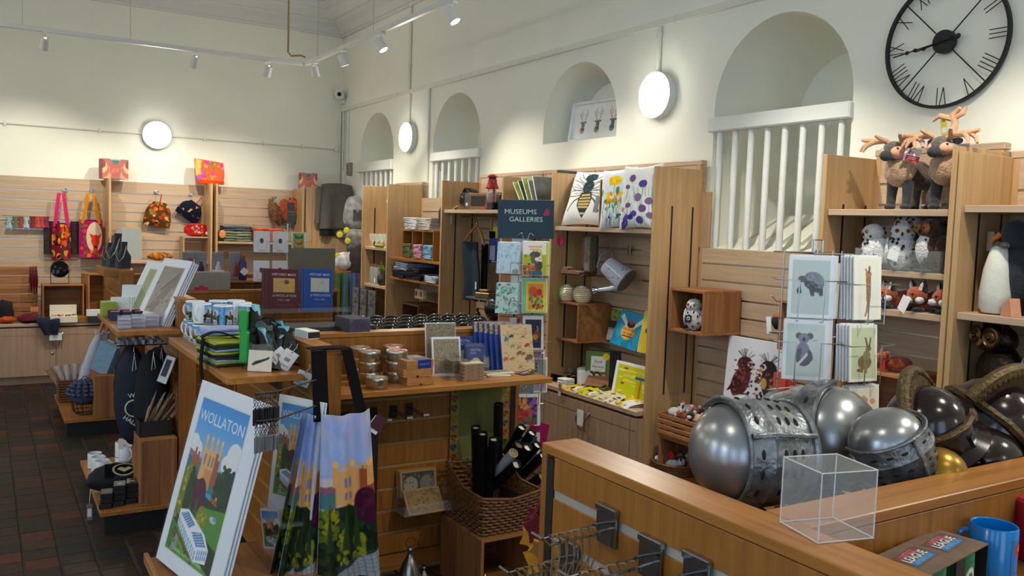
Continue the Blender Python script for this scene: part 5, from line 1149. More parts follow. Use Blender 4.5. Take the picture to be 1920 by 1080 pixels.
knight('silver knight helmet turning its bare dome forward in mid bin',EYE + ray(1548,818) * 2.12,(Cm * .75 + rgt * .55 + Vector((0,0,.2))),(Lf * .9 - Vector((0,0,.3))),.124)
knight('smaller silver knight helmet with its slotted visor facing front',EYE + ray(1668,838) * 1.93,(Vector((0,0,.9)) + Cm * .1 + Lf * .45),(Cm * .9 + rgt * .35 + Vector((0,0,-.2))),.086)
def roman(label,loc,top,face,r):
    t = T('roman_helmet',label,'helmet',(0,0,0),0,'toy crested helmets'); orient(t,loc,top,face); t.scale = (r / .11,) * 3
    P('dome',B().lathe([(.108,-.06),(.11,-.03),(.11,0),(.104,.035),(.09,.065),(.066,.09),(.036,.105),(0,.11)],36,caps=False),brownp,t)
    P('brim',B().lathe([(.108,-.062),(.135,-.075),(.137,-.07),(.109,-.05)],36,caps=False),brownp,t)
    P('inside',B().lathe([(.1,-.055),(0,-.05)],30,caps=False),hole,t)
    P('crest',B().sheet(lambda u,v: (0,-(.112 + .05 * v) * math.sin(R(-75 + 165 * u)) * -1,(.112 + .05 * v) * math.cos(R(-75 + 165 * u))),28,3,.0,0) if False else (lambda b: [b.add([((s * (.013 if e else .009)),-rr * math.sin(a),rr * math.cos(a)) for a in [R(-78 + 160 * i / 26) for i in range(27)] for (s,rr,e) in ((-1,.106,0),(-1,.15,1),(1,.15,1),(1,.106,0))],[(4 * i + k,4 * i + (k + 1) % 4,4 * i + 4 + (k + 1) % 4,4 * i + 4 + k) for i in range(26) for k in range(4)] + [(0,3,2,1),(104,105,106,107)],0,True),b][1])(B()),bronze,t)
    P('crest_edge',B().tube([(0,-.152 * math.sin(a) ,.152 * math.cos(a)) for a in [R(-80 + 164 * i / 30) for i in range(31)]],.0165,8),bronze,t)
    be = B()
    for i in range(27): a = R(-76 + 156 * i / 26); be.ball((.013,-.147 * math.sin(a),.147 * math.cos(a)),.0075,6,4).ball((-.013,-.147 * math.sin(a),.147 * math.cos(a)),.0075,6,4)
    o = P('beading',be,bronze,t); o['kind'] = 'stuff'
    for s in (-1,1):
        P('cheek_guard',B().prism([(-.05,-.02),(.03,-.03),(.045,-.10),(.01,-.15),(-.03,-.12)],s * .098,s * .108,0,'x'),brownp,t)
        P('brow_strap',B().tube([(s * .112,.02,.0),(s * .108,-.045,.012),(s * .075,-.09,.02),(0,-.116,.022)],.011,6),bronze,t)
        P('rivet',B().at((s * .113,.02,0),(0,s * PI / 2,0)).lathe([(.02,0),(.017,.008),(.008,.011),(0,.012)],16),bronze,t)
    return t
roman('brown crested helmet behind the small knight helmet',EYE + ray(1738,800) * 2.06,(Vector((0,0,.8)) + Lf * .5 + Cm * .15),(Lf * .55 + Cm * .75 - Vector((0,0,.25))),.098)
roman('brown crested helmet farthest right in the bin',EYE + ray(1855,795) * 2.2,(Vector((0,0,.8)) + rgt * .55 + Cm * .1),(Lf * .75 + Cm * .4),.118)
one('gold_helmet','gold plastic helmet dome low in the bin before the crested ones','helmet',B().ball((0,0,0),(.06,.06,.055),20,12),goldp,EYE + ray(1760,885) * 1.92)
one('dark_helmet','dark glossy helmet without a crest at the bottom of the bin','helmet',B().ball((0,0,0),(.11,.09,.08),24,14,f=lambda d: 1 + .15 * max(0,-d.z) * abs(d.x)),brownp,EYE + ray(1838,868) * 2.1 + Vector((0,0,.01)))
for x,y in ((1.42,1.30),(1.70,1.32),(1.95,1.2),(2.25,1.22)): one('dark_helmet','dark helmet dome underneath the others on the bin floor','helmet',B().lathe([(.1,0),(.105,.04),(.09,.09),(.05,.115),(0,.12)],20),brownp,(x,y,.983),0,'helmets under the top layer')
# empty acrylic cube on the corner
ac = T('display_cube','empty clear acrylic cube with an open top on the gondola corner','display cube',(1.158,.895,TD + .0005),R(-14))
w_,d_,h_ = .106,.10,.118
for nm,b in (('side',B().box(-.003,0,0,d_,0,h_)),('side',B().box(w_,w_ + .003,0,d_,0,h_)),('front',B().box(-.003,w_ + .003,-.003,0,0,h_)),('rear',B().box(-.003,w_ + .003,d_,d_ + .003,0,h_)),('base',B().box(0,w_,0,d_,0,.003)),('top',B().box(0,w_,0,d_,h_ - .003,h_))): P(nm,b,acry,ac)
edge = mat('frosted acrylic edge',(205,208,205),.3,0,0)
eb = B(); e_ = .0011
for x in (-.0015,w_ + .0015):
    for y in (-.0015,d_ + .0015): eb.cyl((x,y,0),(x,y,h_),e_,5)
for z in (.0015,h_ - .0015):
    for x in (-.0015,w_ + .0015): eb.cyl((x,0,z),(x,d_,z),e_,5)
    for y in (-.0015,d_ + .0015): eb.cyl((0,y,z),(w_,y,z),e_,5)
o = P('edges',eb,edge,ac)
# boxed mugs and blue mug on the near shelf
sh = 1.0305
bxm = T('mug_box','brown card box of two green mugs with red white and blue badges on top','box',(1.49,.90,sh),R(9))
P('top',B().box(-.125,.125,-.05,.05,.098,.100),mat('brown print card',(104,84,70),.5,0,.25,30),bxm); P('side',B().box(.121,.125,-.05,.05,0,.098),black,bxm); P('divider',B().box(-.02,.02,-.05,-.046,0,.098),black,bxm); P('rear',B().box(-.125,.125,.046,.05,0,.098),black,bxm); P('side',B().box(-.125,-.121,-.05,.05,0,.098),black,bxm)
for x in (-.06,.06):
    cv = Cv(60,30,(104,86,72)).rect(.04,.08,.96,.94,(48,46,50)).rect(.07,.66,.93,.90,(130,50,60)).rect(.07,.36,.93,.64,(60,60,64)).rect(.07,.10,.93,.34,(40,110,170)).text('JUSTICE',.5,.78,.11,(190,130,130)).text('LEAGUE',.5,.5,.16,(226,226,226),bold=.02).text('AMERICA',.5,.22,.11,(110,160,210)); pic(bxm,'badge',cv,.10,.05,(x,-.02,.1006),(R(-90),0,R(4)))
grm = mat('green glaze',(14,110,66),.15,0,0)
for x,lb in ((-.06,'left'),(.065,'right')):
    t = mug_base('green_mug','green mug inside the brown mug box, on the %s' % lb,'mug',None,.042,.094,glaze=grm,handle=R(100)); t.location = (1.49 + x * math.cos(R(9)),.895 + x * math.sin(R(9)),sh + .0)
    cv = Cv(24,24,(14,110,66)).ell(.5,.45,.36,.36,(210,216,206)).ell(.5,.45,.2,.22,(14,110,66)); pic(t,'print',cv,1,1,m=prc,fn=lambda u,v: (.0425 * math.cos(R(-115 + 50 * u)),.0425 * math.sin(R(-115 + 50 * u)),.015 + .065 * v))
bl = mug_base('blue_mug','bright blue mug with a red and yellow diamond emblem, at the right edge','mug',None,.044,.115,glaze=mat('blue glaze',(14,118,196),.16,0,0,spec=.5),handle=R(120)); bl.location = (1.70,.905,sh)
cv = Cv(50,60,(14,118,196)).poly([(.12,.78),(.3,.93),(.75,.93),(.92,.78),(.52,.28)],(190,30,50)).poly([(.24,.78),(.34,.87),(.70,.87),(.80,.77),(.52,.4)],(150,36,60)).poly([(.40,.86),(.72,.86),(.74,.79),(.44,.80),(.46,.74),(.74,.68),(.62,.55),(.44,.54),(.46,.60),(.60,.62),(.36,.70),(.34,.79)],(224,190,90)).text('THE MAN',.5,.12,.10,(24,60,110)); pic(bl,'print',cv,1,1,m=prc,fn=lambda u,v: (.0446 * math.cos(R(-105 + 75 * u)),.0446 * math.sin(R(-105 + 75 * u)),.02 + .075 * v))
for i in range(3): one('gift_pack',['crimson wrapped gift pack leaning by the blue mug','crimson wrapped gift pack behind the first','crimson wrapped gift pack rearmost in its row'][i],'pack',B().rbox(-.06,.06,-.02,.02,0,.13 + .01 * i,.006),mat('crimson wrap',(150,20,50),.2,0,.15,10),(1.875 + .05 * i,.915 - .0 * i,sh),R(60))
# prong hooks with twine on the left face of the front gondola
twine = mat('jute twine',(132,104,72),.9,0,.2,80); mir = mat('mirror steel',(170,180,190),.12,1,0)
for u,v,uu,vv,lb in ((1140,968,1022,1022,'upper hook farthest from the camera, strung with twine'),(1222,1028,1075,1062,'upper hook in the middle, strung with twine'),(1308,1062,1150,1110,'upper hook nearest the camera, cut by the bottom edge'),(1070,1032,960,1082,'lower hook near the slotted strip, cut by the bottom edge')):
    p = onx(1.105,u,v); e = ony(p.y,uu,vv); L = p.x - e.x
    t = T('twine_hook',lb,'hook',p,0,'hooks strung with twine')
    P('plate',B().rbox(-.006,0,-.032,.032,-.06,.012,.001),mir,t); P('lip',B().rbox(-.010,.004,-.034,.034,.008,.022,.002),mir,t)
    P('prong',B().tube([(-.004,-.018,-.02),(-L,-.018,-.03),(-L - .02,-.018,-.012),(-L - .02,.018,-.012),(-L,.018,-.03),(-.004,.018,-.02)],.0028,6),mir,t)
    for k in range(6):
        x = -L * (.25 + .12 * k); tw = B(); tw.tube([(x,-.022,-.026),(x + .005,0,-.018),(x,.022,-.026),(x,.0,-.034)],.003,5,closed=True); tw.tube([(x,-.01,-.03),(x + .004,-.012,-.07),(x - .01,.0,-.12),(x + .004,.012,-.07),(x,.01,-.03)],.0018,5)
        P('twine',tw,twine,t)
# felt leaf garland behind the end of the gondola
gl = T('leaf_garland','garland of mustard and burgundy felt leaves hanging beside the gondola end','garland',(1.20,1.76,.98)); q = random.Random(5)
lfm = [mat('mustard felt',(184,124,14),.95,0,.15,60,.4,200,sheen=.3),mat('orange felt',(190,92,16),.95,0,.15,60,.4,200),mat('burgundy felt',(104,16,34),.95,0,.15,60,.4,200)]
P('string',B().cyl((0,0,.03),(0,0,-.5),.002,4),twine,gl)
for i in range(22):
    pts = []; s = q.uniform(.03,.045)
    for k in range(10): a = 2 * PI * k / 10; r_ = s * (1 if k % 2 == 0 else .62); pts.append((r_ * math.cos(a),r_ * math.sin(a) * 1.25))
    P('felt_leaf',B().prism(pts,-.004,.004),lfm[2 if i < 3 else q.choice((0,0,1))],gl,(q.uniform(-.025,.03),q.uniform(-.03,.03),.0 - i * .021),(q.uniform(-.5,.5),q.uniform(-.4,.4),q.uniform(-.8,.3)))
# near card spinner
RX,RY = 2.16,1.735
rk2 = T('card_rack','near wire card spinner with animal cards behind the helmet bin','card rack',(RX,RY,0))
P('post',B().cyl((0,0,.02),(0,0,1.66),.007,8),wire,rk2); P('foot',B().lathe([(.14,0),(.14,.01),(.02,.025),(0,.025)],20),wire,rk2)
P('loop',B().tube([(-.02,0,1.62),(-.02,0,1.69),(.02,0,1.69),(.02,0,1.62)],.004,6,closed=True),wire,rk2)
a1_,a2_ = EYE + ray(1518,597) * 2.46,EYE + ray(1626,600) * 2.50
b1_,b2_ = EYE + ray(1508,713) * 2.46,EYE + ray(1618,716) * 2.48
def rel(p): return Vector((p.x - RX,p.y - RY,0))
rackwires(rk2,rel(a1_) + Vector((.012,.02,0)),R(-41),.155,1.0,1.66,[a1_.z,b1_.z],.11,.055)
rackwires(rk2,rel(a2_) + Vector((.0,.02,0)),R(-8),.14,1.0,1.66,[a2_.z,b2_.z],.105,.055)
for z in (1.40,1.65,1.22): P('frame_wire',B().tube([(-.09,-.06,z),(.09,-.06,z),(.09,.09,z),(-.09,.09,z)],.0022,5,closed=True),wire,rk2)
pocket(a1_,R(-41),.127,.178,'tort',6,'a grey tortoise',tilt=4,film_=True)
pocket(b1_,R(-41),.127,.172,'koala',6,'a koala on a branch',tilt=4,film_=True)
pocket(a2_,R(-8),.108,.185,'longhare',5,'a stretched brown hare',tilt=4,side=-1.6)
pocket(b2_,R(-8),.108,.165,'hare',5,'a sitting hare on green',tilt=4,side=-1.6)
c2 = EYE + ray(1620,800) * 2.5; pocket(c2,R(-8),.115,.12,'flowr',3,'faded pink flowers at the bottom',tilt=4,side=-1.6)
c1 = EYE + ray(1515,790) * 2.5; pocket(c1,R(-41),.11,.10,'lilac',1,'a pale lilac square below the koala',tilt=4)
one('greeting_card','pale card back with a teal dot seen through the animal card spinner','card',B().rbox(-.06,.06,0,.004,0,.17,.001),paper,EYE + ray(1575,598) * 2.62,R(150))
# ------------------------------------------------------------------ goods along the arched wall
RW = -PI / 2
def stand(name,label,cat,pL,pR,h,th,cv,tilt,grp=None,back=white,m=prg,ps=.98,z=None):
    """a board or book standing on the line pL to pR (seen left and right), leaning back"""
    pL,pR = Vector(pL),Vector(pR); w = (pR.xy - pL.xy).length; c = (pL + pR) / 2
    t = T(name,label,cat,(c.x,c.y,c.z if z is None else z),(R(-tilt),0,math.atan2(pR.y - pL.y,pR.x - pL.x)),grp)
    P('board',B().rbox(-w / 2,w / 2,0,th,0,h,.001),back,t)
    if cv: pic(t,'print',cv,w * ps,h * ps,(0,-.0007,h * (1 - ps) / 2),m=m)
    return t
def cushion(name,label,loc,rot,w,h,th,cv,back=mat('calico',(216,214,204),.95,0,.04,40,.1,200),grp=None):
    t = T(name,label,'cushion',loc,rot,grp)
    def fn(u,v,s=1):
        a,b = 2 * u - 1,2 * v - 1; k = max(0,(1 - a ** 4)) ** .55 * max(0,(1 - b ** 4)) ** .55
        return (a * w / 2 * (1 - .09 * (1 - b * b)),-s * th / 2 * k - .004 * math.sin(7 * a + 3 * b) * k,h / 2 + b * h / 2 * (1 - .09 * (1 - a * a)))
    pic(t,'cover',cv,1,1,m=prf,fn=fn); P('back',B().sheet(lambda u,v: fn(u,v,-1),20,20),back,t); return t
# bee cushion
cv = Cv(120,112,(226,226,222)); dk = (44,60,66)
for s in (-1,1):
    X_ = lambda x: .5 + s * x
    for pts in ([(.06,.62),(.18,.74),(.38,.80),(.44,.70),(.30,.60),(.06,.58)],[(.06,.57),(.2,.60),(.36,.58),(.38,.48),(.22,.48),(.06,.54)]): cv.line([(X_(x),y) for x,y in pts + pts[:1]],.012,dk)
    cv.line([(X_(.08),.60),(X_(.3),.72)],.008,dk).line([(X_(.08),.60),(X_(.36),.68)],.008,dk).line([(X_(.1),.55),(X_(.3),.53)],.008,dk).line([(X_(.06),.86),(X_(.12),.94),(X_(.26),.98)],.010,dk).line([(X_(.08),.78),(X_(.2),.86),(X_(.26),.92)],.014,dk).line([(X_(.10),.48),(X_(.22),.40),(X_(.34),.22)],.022,dk).line([(X_(.1),.72),(X_(.24),.80),(X_(.3),.86)],.012,dk)
cv.ell(.5,.84,.12,.09,dk).ell(.5,.66,.125,.12,dk).blobs(30,.4,.58,.6,.9,.016,[(70,88,94),(34,48,54)],2)
cv.poly([(.38,.56),(.62,.56),(.66,.44),(.64,.30),(.5,.08),(.36,.30),(.34,.44)],dk)
for y,w_ in ((.50,.11),(.44,.135),(.385,.135),(.33,.125),(.275,.11),(.16,.05)): cv.rect(.5 - w_,y - .018,.5 + w_,y + .018,(206,174,96))
cushion('cushion','white cushion printed with a large bee',(3.335,4.53,1.712),(R(-19),0,RW + R(4)),.48,.395,.12,cv)
fl1 = Cv(90,130,(222,226,232)); q = random.Random(3)
fl1.ell(.5,.80,.19,.085,(240,196,10)).blobs(14,.36,.74,.64,.86,.05,[(246,210,20),(226,170,8)],3).line([(.52,.72),(.5,.6),(.56,.45)],.014,(70,140,60)).blobs(20,.28,.42,.72,.58,.06,[(240,170,20),(246,200,40),(232,140,20)],4)
for _ in range(60): x = q.uniform(.15,.9); y = q.uniform(.02,.4); fl1.line([(x,y),(x + q.uniform(-.08,.08),y + .12)],.012,q.choice([(70,150,70),(110,170,90),(40,110,60),(80,110,130)]))
fl1.blobs(8,.1,.1,.9,.5,.05,[(80,150,60),(60,84,110)],5).blobs(3,.75,.15,.9,.3,.07,[(220,200,40)],8).ell(.62,.62,.05,.07,(90,150,70)).ell(.12,.6,.05,.06,(120,160,60))
fl2 = Cv(90,130,(226,228,222))
for _ in range(50): x = q.uniform(.1,.95); y = q.uniform(.02,.55); fl2.line([(x,y),(x + q.uniform(-.06,.06),y + .16)],.008,q.choice([(120,160,110),(90,130,90),(150,170,130)]))
for x,y,r_ in ((.36,.80,.10),(.66,.70,.10),(.24,.66,.06),(.56,.48,.11),(.84,.42,.09),(.30,.36,.07),(.7,.30,.10),(.46,.22,.08),(.24,.14,.08),(.62,.12,.10),(.88,.2,.08),(.14,.3,.06)): fl2.ell(x,y,r_,r_ * .62,q.choice([(130,100,150),(150,120,160),(110,80,140),(84,70,150)])).line([(x,y - .03),(x + .02,y - .2)],.008,(100,140,90))
fl2.blobs(8,.1,.02,.4,.2,.06,[(60,50,140),(90,80,170)],4)
c_ = cushion('cushion','white cushion with yellow poppies hanging over the shelf edge',(3.285,4.125,1.70),(R(-6),R(-4),RW + R(6)),.30,.38,.09,fl1)
cushion('cushion','white cushion with purple wild flowers beside the yellow one',(3.265,3.90,1.70),(R(-6),R(-2),RW + R(6)),.31,.39,.09,fl2)
P('tag',B().box(-.02,.02,-.001,.001,-.10,0),mat('grey tag',(130,132,140),.6),c_,(-.15,-.03,.21),(0,R(14),0))
opencrate('display_cube','open wooden display cube between the bee cushion and the poppy cushion',(3.43,4.22,1.712),RW,.22,.26,.30,.012,(oakX,oakV),'display cube',1)
# under it: bee hotel, watering can
bh = T('bee_hotel','dark wooden insect hotel with a row of cane ends','insect hotel',(3.40,4.60,1.40),RW + R(12))
P('back_board',B().rbox(-.02,.10,-.0,.02,0,.26,.002),dkwood,bh); P('print_panel',B().rbox(-.015,.05,-.01,0,.04,.24,.002),mat('dusky rose',(120,84,74),.8,0,.3,60),bh); P('roof',B().rbox(.05,.10,-.06,.03,.02,.25,.004),mat('grey bark',(122,112,98),.9,0,.3,40,.4,60),bh); P('ledge',B().rbox(-.12,.08,-.09,.02,-.012,.0,.002),dkwood,bh)
cane = B().lathe([(.011,0),(.011,.06),(.006,.06),(.006,.05)],10,caps=False).mesh('cane',mat('pinkish cane',(176,134,112),.7,0,.1))
for i in range(9):
    o = link('cane',cane,bh); o.location = (-.105 + .023 * (i if i < 7 else i - 6.5),-.035,.012 + (.021 if i >= 7 else 0)); o.rotation_euler = (PI / 2,0,0)
wcn = T('watering_can','white enamel watering can speckled with insects hanging on a hook','watering can',(0,0,0))
_z = (Lf * .62 + Vector((0,0,.55)) + fwd * .42).normalized(); orient(wcn,(3.45,4.31,1.425),_z,-_z.cross(rgt * .6 + Vector((0,0,.75))))
enm = mat('white enamel',(196,204,222),.25,0,.03); zinc = mat('zinc',(130,132,128),.45,.7,.15,40)
cvw = Cv(120,60,(196,204,222)); q = random.Random(8)
for _ in range(46): x,y = q.uniform(.02,.98),q.uniform(.06,.95); cvw.ell(x,y,.010,.02,(40,44,52),q.uniform(0,3)); cvw.line([(x - .012,y),(x + .014,y + .02)],.005,(50,54,60))
P('body',B().lathe([(.078,-.085),(.082,-.08),(.060,.085),(.056,.09)],28,caps=False),enm,wcn); pic(wcn,'print',cvw,1,1,m=prc,fn=lambda u,v: ((.0825 - .0225 * v) * math.cos(2 * PI * u),(.0825 - .0225 * v) * math.sin(2 * PI * u),-.078 + .16 * v))
P('base',B().lathe([(.079,-.087),(0,-.080)],28,caps=False),zinc,wcn); P('base_rim',B().tube([(.08 * math.cos(a),.08 * math.sin(a),-.085) for a in [2 * PI * i / 24 for i in range(24)]],.004,6,closed=True),zinc,wcn)
P('handle',B().tube([(.06,0,.08),(.09,0,.13),(.02,0,.165),(-.05,0,.13),(-.055,0,.085)],.007,7),zinc,wcn); P('spout',B().tube([(-.07,0,-.06),(-.11,0,-.03),(-.16,0,.02)],.014,10,taper=[1.2,1,.8]),enm,wcn); P('rose',B().at((-.175,0,.035),(0,R(-48),0)).lathe([(.012,-.02),(.026,.01),(.026,.014),(0,.018)],16),chrome,wcn)
hkp = onx(3.58,1180,463); hk2 = T('prong_hook','wire hook holding the speckled watering can','hook',hkp,RW); P('plate',B().rbox(-.015,.015,-.004,0,-.05,.01,.001),alu,hk2); P('prong',B().tube([(-.006,0,-.02),(-.006,-.16,-.02),(-.006,-.17,0),(.006,-.17,0),(.006,-.16,-.02),(.006,0,-.02)],.0024,5),alu,hk2)
t = T('swing_tag','magenta diamond tag hanging under the bee cushion shelf','tag',(3.30,4.745,1.615),(0,R(45),RW)); P('card',B().box(-.03,.03,-.001,.001,-.03,.03),mat('magenta tag',(196,14,96),.5),t); P('string',B().tube([(-.028,0,.028),(-.06,.0,.06)],.0008,4),white,t)
# cube with honey pots on top and pencils inside
opencrate('display_cube','rustic wooden cube under the two ceramic honey pots',(3.455,4.665,.945),RW,.265,.27,.262,.013,(pineX,pineX),'display cube',1)
def honey(label,x,y,accent):
    t = T('honey_pot',label,'pot',(x,y,1.2075),RW + .3); cr = mat('cream glaze',(216,206,176),.25)
    P('body',B().lathe([(.036,0)] + [v for i in range(7) for v in ((.042 + .012 * math.sin(PI * (i + .5) / 8),.008 + i * .012),(.047 + .012 * math.sin(PI * (i + .5) / 8),.013 + i * .012),(.042 + .012 * math.sin(PI * (i + .5) / 8),.019 + i * .012))] + [(.03,.098),(.02,.104),(0,.106)],22),cr,t)
    P('leaf',B().at((-.03,0,0)).ball((0,-.004,.055),(.036,.044,.056),14,9),accent,t); P('lid_leaf',B().ball((-.005,.0,.104),(.024,.024,.010),10,6),white,t); return t
honey('cream ribbed honey pot with a bright green side on the cube',3.37,4.73,mat('apple green glaze',(110,180,30),.25)); honey('cream ribbed honey pot with a blue top on the cube',3.40,4.60,mat('sand glaze',(196,184,150),.25))
pt = T('pencil_pot','white ribbed pot of yellow pencils inside the rustic cube','pot',(3.40,4.585,.959)); P('pot',B().lathe([(.022,0)] + [(.026 + .002 * (i % 2),.01 * i + .005) for i in range(8)] + [(.02,.08)],16,caps=False),white,pt)
for i in range(6): P('pencil',B().cyl((.004 * (i % 3 - 1),.004 * (i // 3),.01),(.03 * math.sin(i * 1.3),.03 * math.cos(i * 1.3) - .01,.145 + .008 * (i % 3)),.0036,6),mat('yellow pencil',(226,150,20),.4),pt)
# books on the slats
cb = Cv(80,92,(18,150,196)).ell(.5,.44,.25,.22,(232,170,60)).poly([(.44,.62),(.14,.92),(.06,.80),(.40,.56)],(226,232,238)).poly([(.6,.62),(.86,.92),(.96,.82),(.66,.56)],(226,232,238)).ell(.52,.66,.14,.10,(40,36,40)).ell(.52,.72,.09,.05,(210,60,40)).rect(.34,.30,.70,.33,(60,50,40)).line([(.3,.26),(.2,.12)],.014,(40,36,40)).line([(.7,.26),(.8,.12)],.014,(40,36,40)).line([(.42,.82),(.34,.94)],.01,(50,90,110)).line([(.6,.82),(.68,.94)],.01,(50,90,110)).text('THE BOOK',.5,.50,.065,(60,46,36),bold=.02).text('OF BEES',.5,.39,.065,(60,46,36),bold=.02)
pL,pR = Vector((3.47,4.385,.955)),Vector((3.47,4.118,.955))
t = stand('picture_book','square blue book with a big orange bee on the slats','book',pL,pR,.235,.022,cb,20,back=mat('blue cover',(12,130,176),.4)); t.rotation_euler.y = R(5)
cg = Cv(46,70,(150,150,150)).rect(0,.55,1,1,(120,140,60)).blobs(40,0,.6,1,1,.06,[(150,170,60),(90,110,50),(190,200,120)],3).rect(0,.40,1,.62,(60,60,56)).rect(0,0,1,.34,(196,190,196)).text('GLORIOUS',.5,.24,.12,(226,226,226)).text('WILD',.5,.12,.12,(226,226,226))
stand('picture_book','grey and green book half behind the blue bee book','book',(3.53,4.50,.97),(3.53,4.36,.97),.215,.012,cg,14)
stand('picture_book','yellow and black book cut off by the shelf side','book',(3.45,4.085,.95),(3.45,3.80,.95),.26,.02,Cv(40,40,(226,196,30)).blobs(20,0,0,1,1,.1,[(40,40,36),(226,206,60)],3),12)
one('slat_ledge','clear ledge carrying the bee books on the slats','ledge',B().box(0,.74,-.16,-.08,0,.004).box(0,.74,-.16,-.157,0,.02),acry,(XW,4.52,.945),RW)
ce = Cv(70,96,(88,122,60)).rect(.22,.42,.82,.86,(220,224,226)).text('Earth',.52,.70,.11,(50,70,60),shear=.2).text('Heroes',.52,.56,.11,(50,70,60),shear=.2).ell(.84,.86,.14,.10,(236,200,30)).text('12',.84,.86,.07,(150,110,20)).rect(.4,.46,.66,.48,(220,190,40))
for x,c,hr in ((.24,(206,150,110),(70,44,30)),(.50,(226,200,180),(40,36,34)),(.78,(176,160,150),(120,80,50))): ce.ell(x,.30,.13,.13,hr).ell(x,.27,.10,.10,c).poly([(x - .17,0),(x - .13,.16),(x + .13,.16),(x + .17,0)],[(70,90,44),(190,170,60),(40,66,60)][int(x * 3)])
ce.rect(.4,.05,.62,.16,(206,210,216))
for i in range(5): stand('paperback',['foremost green book titled Earth Heroes','second copy of the green book, only its dark edge showing','third copy of the green book','fourth copy of the green book','rearmost copy of the green book'][i],'book',(3.40 + .021 * i,4.545 - .004 * i,.661),(3.505 + .021 * i,4.415 - .004 * i,.661),.235,.016,ce if i == 0 else None,5,'copies of the green book' if i else None,back=mat('dark green cover',(34,48,34),.5))
cy = Cv(50,90,(226,232,240)).rect(.08,.04,1,.93,(196,200,20)).blobs(16,.15,.1,.9,.88,.07,[(214,218,60),(226,226,120)],3).text('HOW TO',.55,.78,.10,(236,238,200)).text('GROW A',.55,.64,.10,(236,238,200)).text('GARDEN',.55,.50,.10,(236,238,200)).rect(.62,.1,.8,.62,(206,180,10)).rect(.58,.60,.9,.68,(30,100,170)).line([(.74,.1),(.74,.6)],.02,(90,80,20)).ell(.3,.84,.06,.03,(170,60,40)).ell(.26,.42,.05,.03,(170,60,40))
stand('picture_book','lime yellow book in a white border at the right of the cabinet top','book',(3.36,4.21,.661),(3.36,3.86,.661),.225,.012,cy,10)
# cabinet top smalls
tr = T('bead_tray','black tray of small gilt beads on the cabinet top','tray',(3.36,4.71,.661),RW + R(10)); P('tray',B().rbox(-.10,.10,-.06,.06,0,.004).box(-.10,.10,-.06,-.055,0,.05).box(-.10,.10,.055,.06,0,.05).box(-.10,-.095,-.06,.06,0,.05).box(.095,.10,-.06,.06,0,.05),blackg,tr)
bd = B(); q = random.Random(2)
for _ in range(30): bd.ball((q.uniform(-.09,.09),q.uniform(-.05,.05),.045),.005,6,4)
o = P('beads',bd,mat('gilt bead',(220,170,110),.2,.6),tr); o['kind'] = 'stuff'
for x,y,r_,lb in ((3.50,4.68,.034,'glass bauble standing higher behind the bead tray'),(3.44,4.76,.028,'small glass bauble beside the bead tray')): one('glass_bauble',lb,'ornament',B().ball((0,0,r_),r_,16,10),clear('bauble glass',(150,170,160),.5,.05),(x,y,.70 if r_ > .03 else .69))
one('bauble_box','dark box under the glass baubles','box',B().rbox(-.05,.05,-.07,.07,0,.035),black,(3.47,4.71,.661))
cvb = Cv(60,36,(224,226,228)).blobs(16,0,0,.6,.6,.06,[(210,180,40),(226,200,80),(120,130,60)],5)
mb = mug_base('bee_mug','white mug with yellow flowers standing foremost on the cabinet top','mug',cvb,.042,.105,handle=R(-60)); mb.location = (3.385,4.535,.661)
dup(mb,(3.43,4.60,.661),R(40),'white mug with yellow flowers standing left behind the foremost'); dup(mb,(3.49,4.52,.661),R(25),'white mug with yellow flowers standing right behind the foremost')
for i in range(5): one('coaster','white coaster in the little pile at the cabinet edge, %s' % ['lowest','second','third','fourth','topmost'][i],'coaster',B().rbox(-.045,.045,-.04,.04,0,.008,.004),white,(3.29 + .003 * (i % 2),4.60,.661 + i * .0095),RW + R(8 * (i % 3)),'white coasters')
lth = mat('tan leather',(130,84,50),.5,0,.15,40); olv = mat('olive glass case',(66,74,30),.2,0,.2)
for i,(x,y,rz,m_) in enumerate(((3.34,4.40,20,olv),(3.36,4.36,35,lth),(3.37,4.33,15,olv),(3.35,4.37,30,lth),(3.42,4.42,50,lth))): one('card_case',['olive case at the bottom of the heap before the green book','tan case second in the heap','olive case third in the heap','tan case on top of the heap','tan case standing open beside the mugs'][i],'case',B().rbox(-.07,.07,-.045,.045,0,.010,.003),m_,(x,y,.662 + .0112 * i),(R(0 if i < 4 else 35),0,RW + R(rz)),'small cases')
sockc = [[(226,190,20),(30,30,30)],[(226,228,230),(210,190,30)],[(210,200,30),(40,40,38)],[(224,226,226),(150,160,60)],[(206,196,150),(120,110,60)],[(214,206,180),(150,60,50)],[(220,214,196),(70,80,60)]]
for i in range(9):
    y = 4.47 - i * .073; c = sockc[i % 7]; cvs = Cv(24,30,c[0]).blobs(10,0,0,1,1,.14,[c[1],c[0]],i)
    t = T('folded_cloth','printed cloth folded %s in the row along the cabinet edge' % ('first from the left','second','third','fourth','fifth','sixth','seventh','eighth','last')[i],'cloth',(3.285 + .03 * (i % 2),y,.662),RW + R(-8 + 5 * (i % 4)),'folded printed cloths'); hh = .013 + .006 * (i % 3)
    pic(t,'cloth',cvs,1,1,m=prf,fn=lambda u,v,hh=hh: ((u - .5) * .085,-.075 + .15 * v - .02 * math.sin(u * 9) * (1 - v),hh * min(1,v * 5) * math.sin(PI * min(.5,.12 + v * .5)) + .006 * math.sin(u * 11)))
    P('underside',B().rbox(-.04,.04,-.065,.07,0,.009,.004),mat('cloth underside',(150,146,120),.9),t)
t = T('kraft_tag','kraft tag with a white sticker hanging over the cabinet edge','tag',(3.188,4.52,.69),(R(4),R(8),RW)); P('card',B().box(-.016,.016,0,.0015,-.085,0),kraft,t); P('sticker',B().box(-.014,.012,-.001,0,-.085,-.05),white,t)
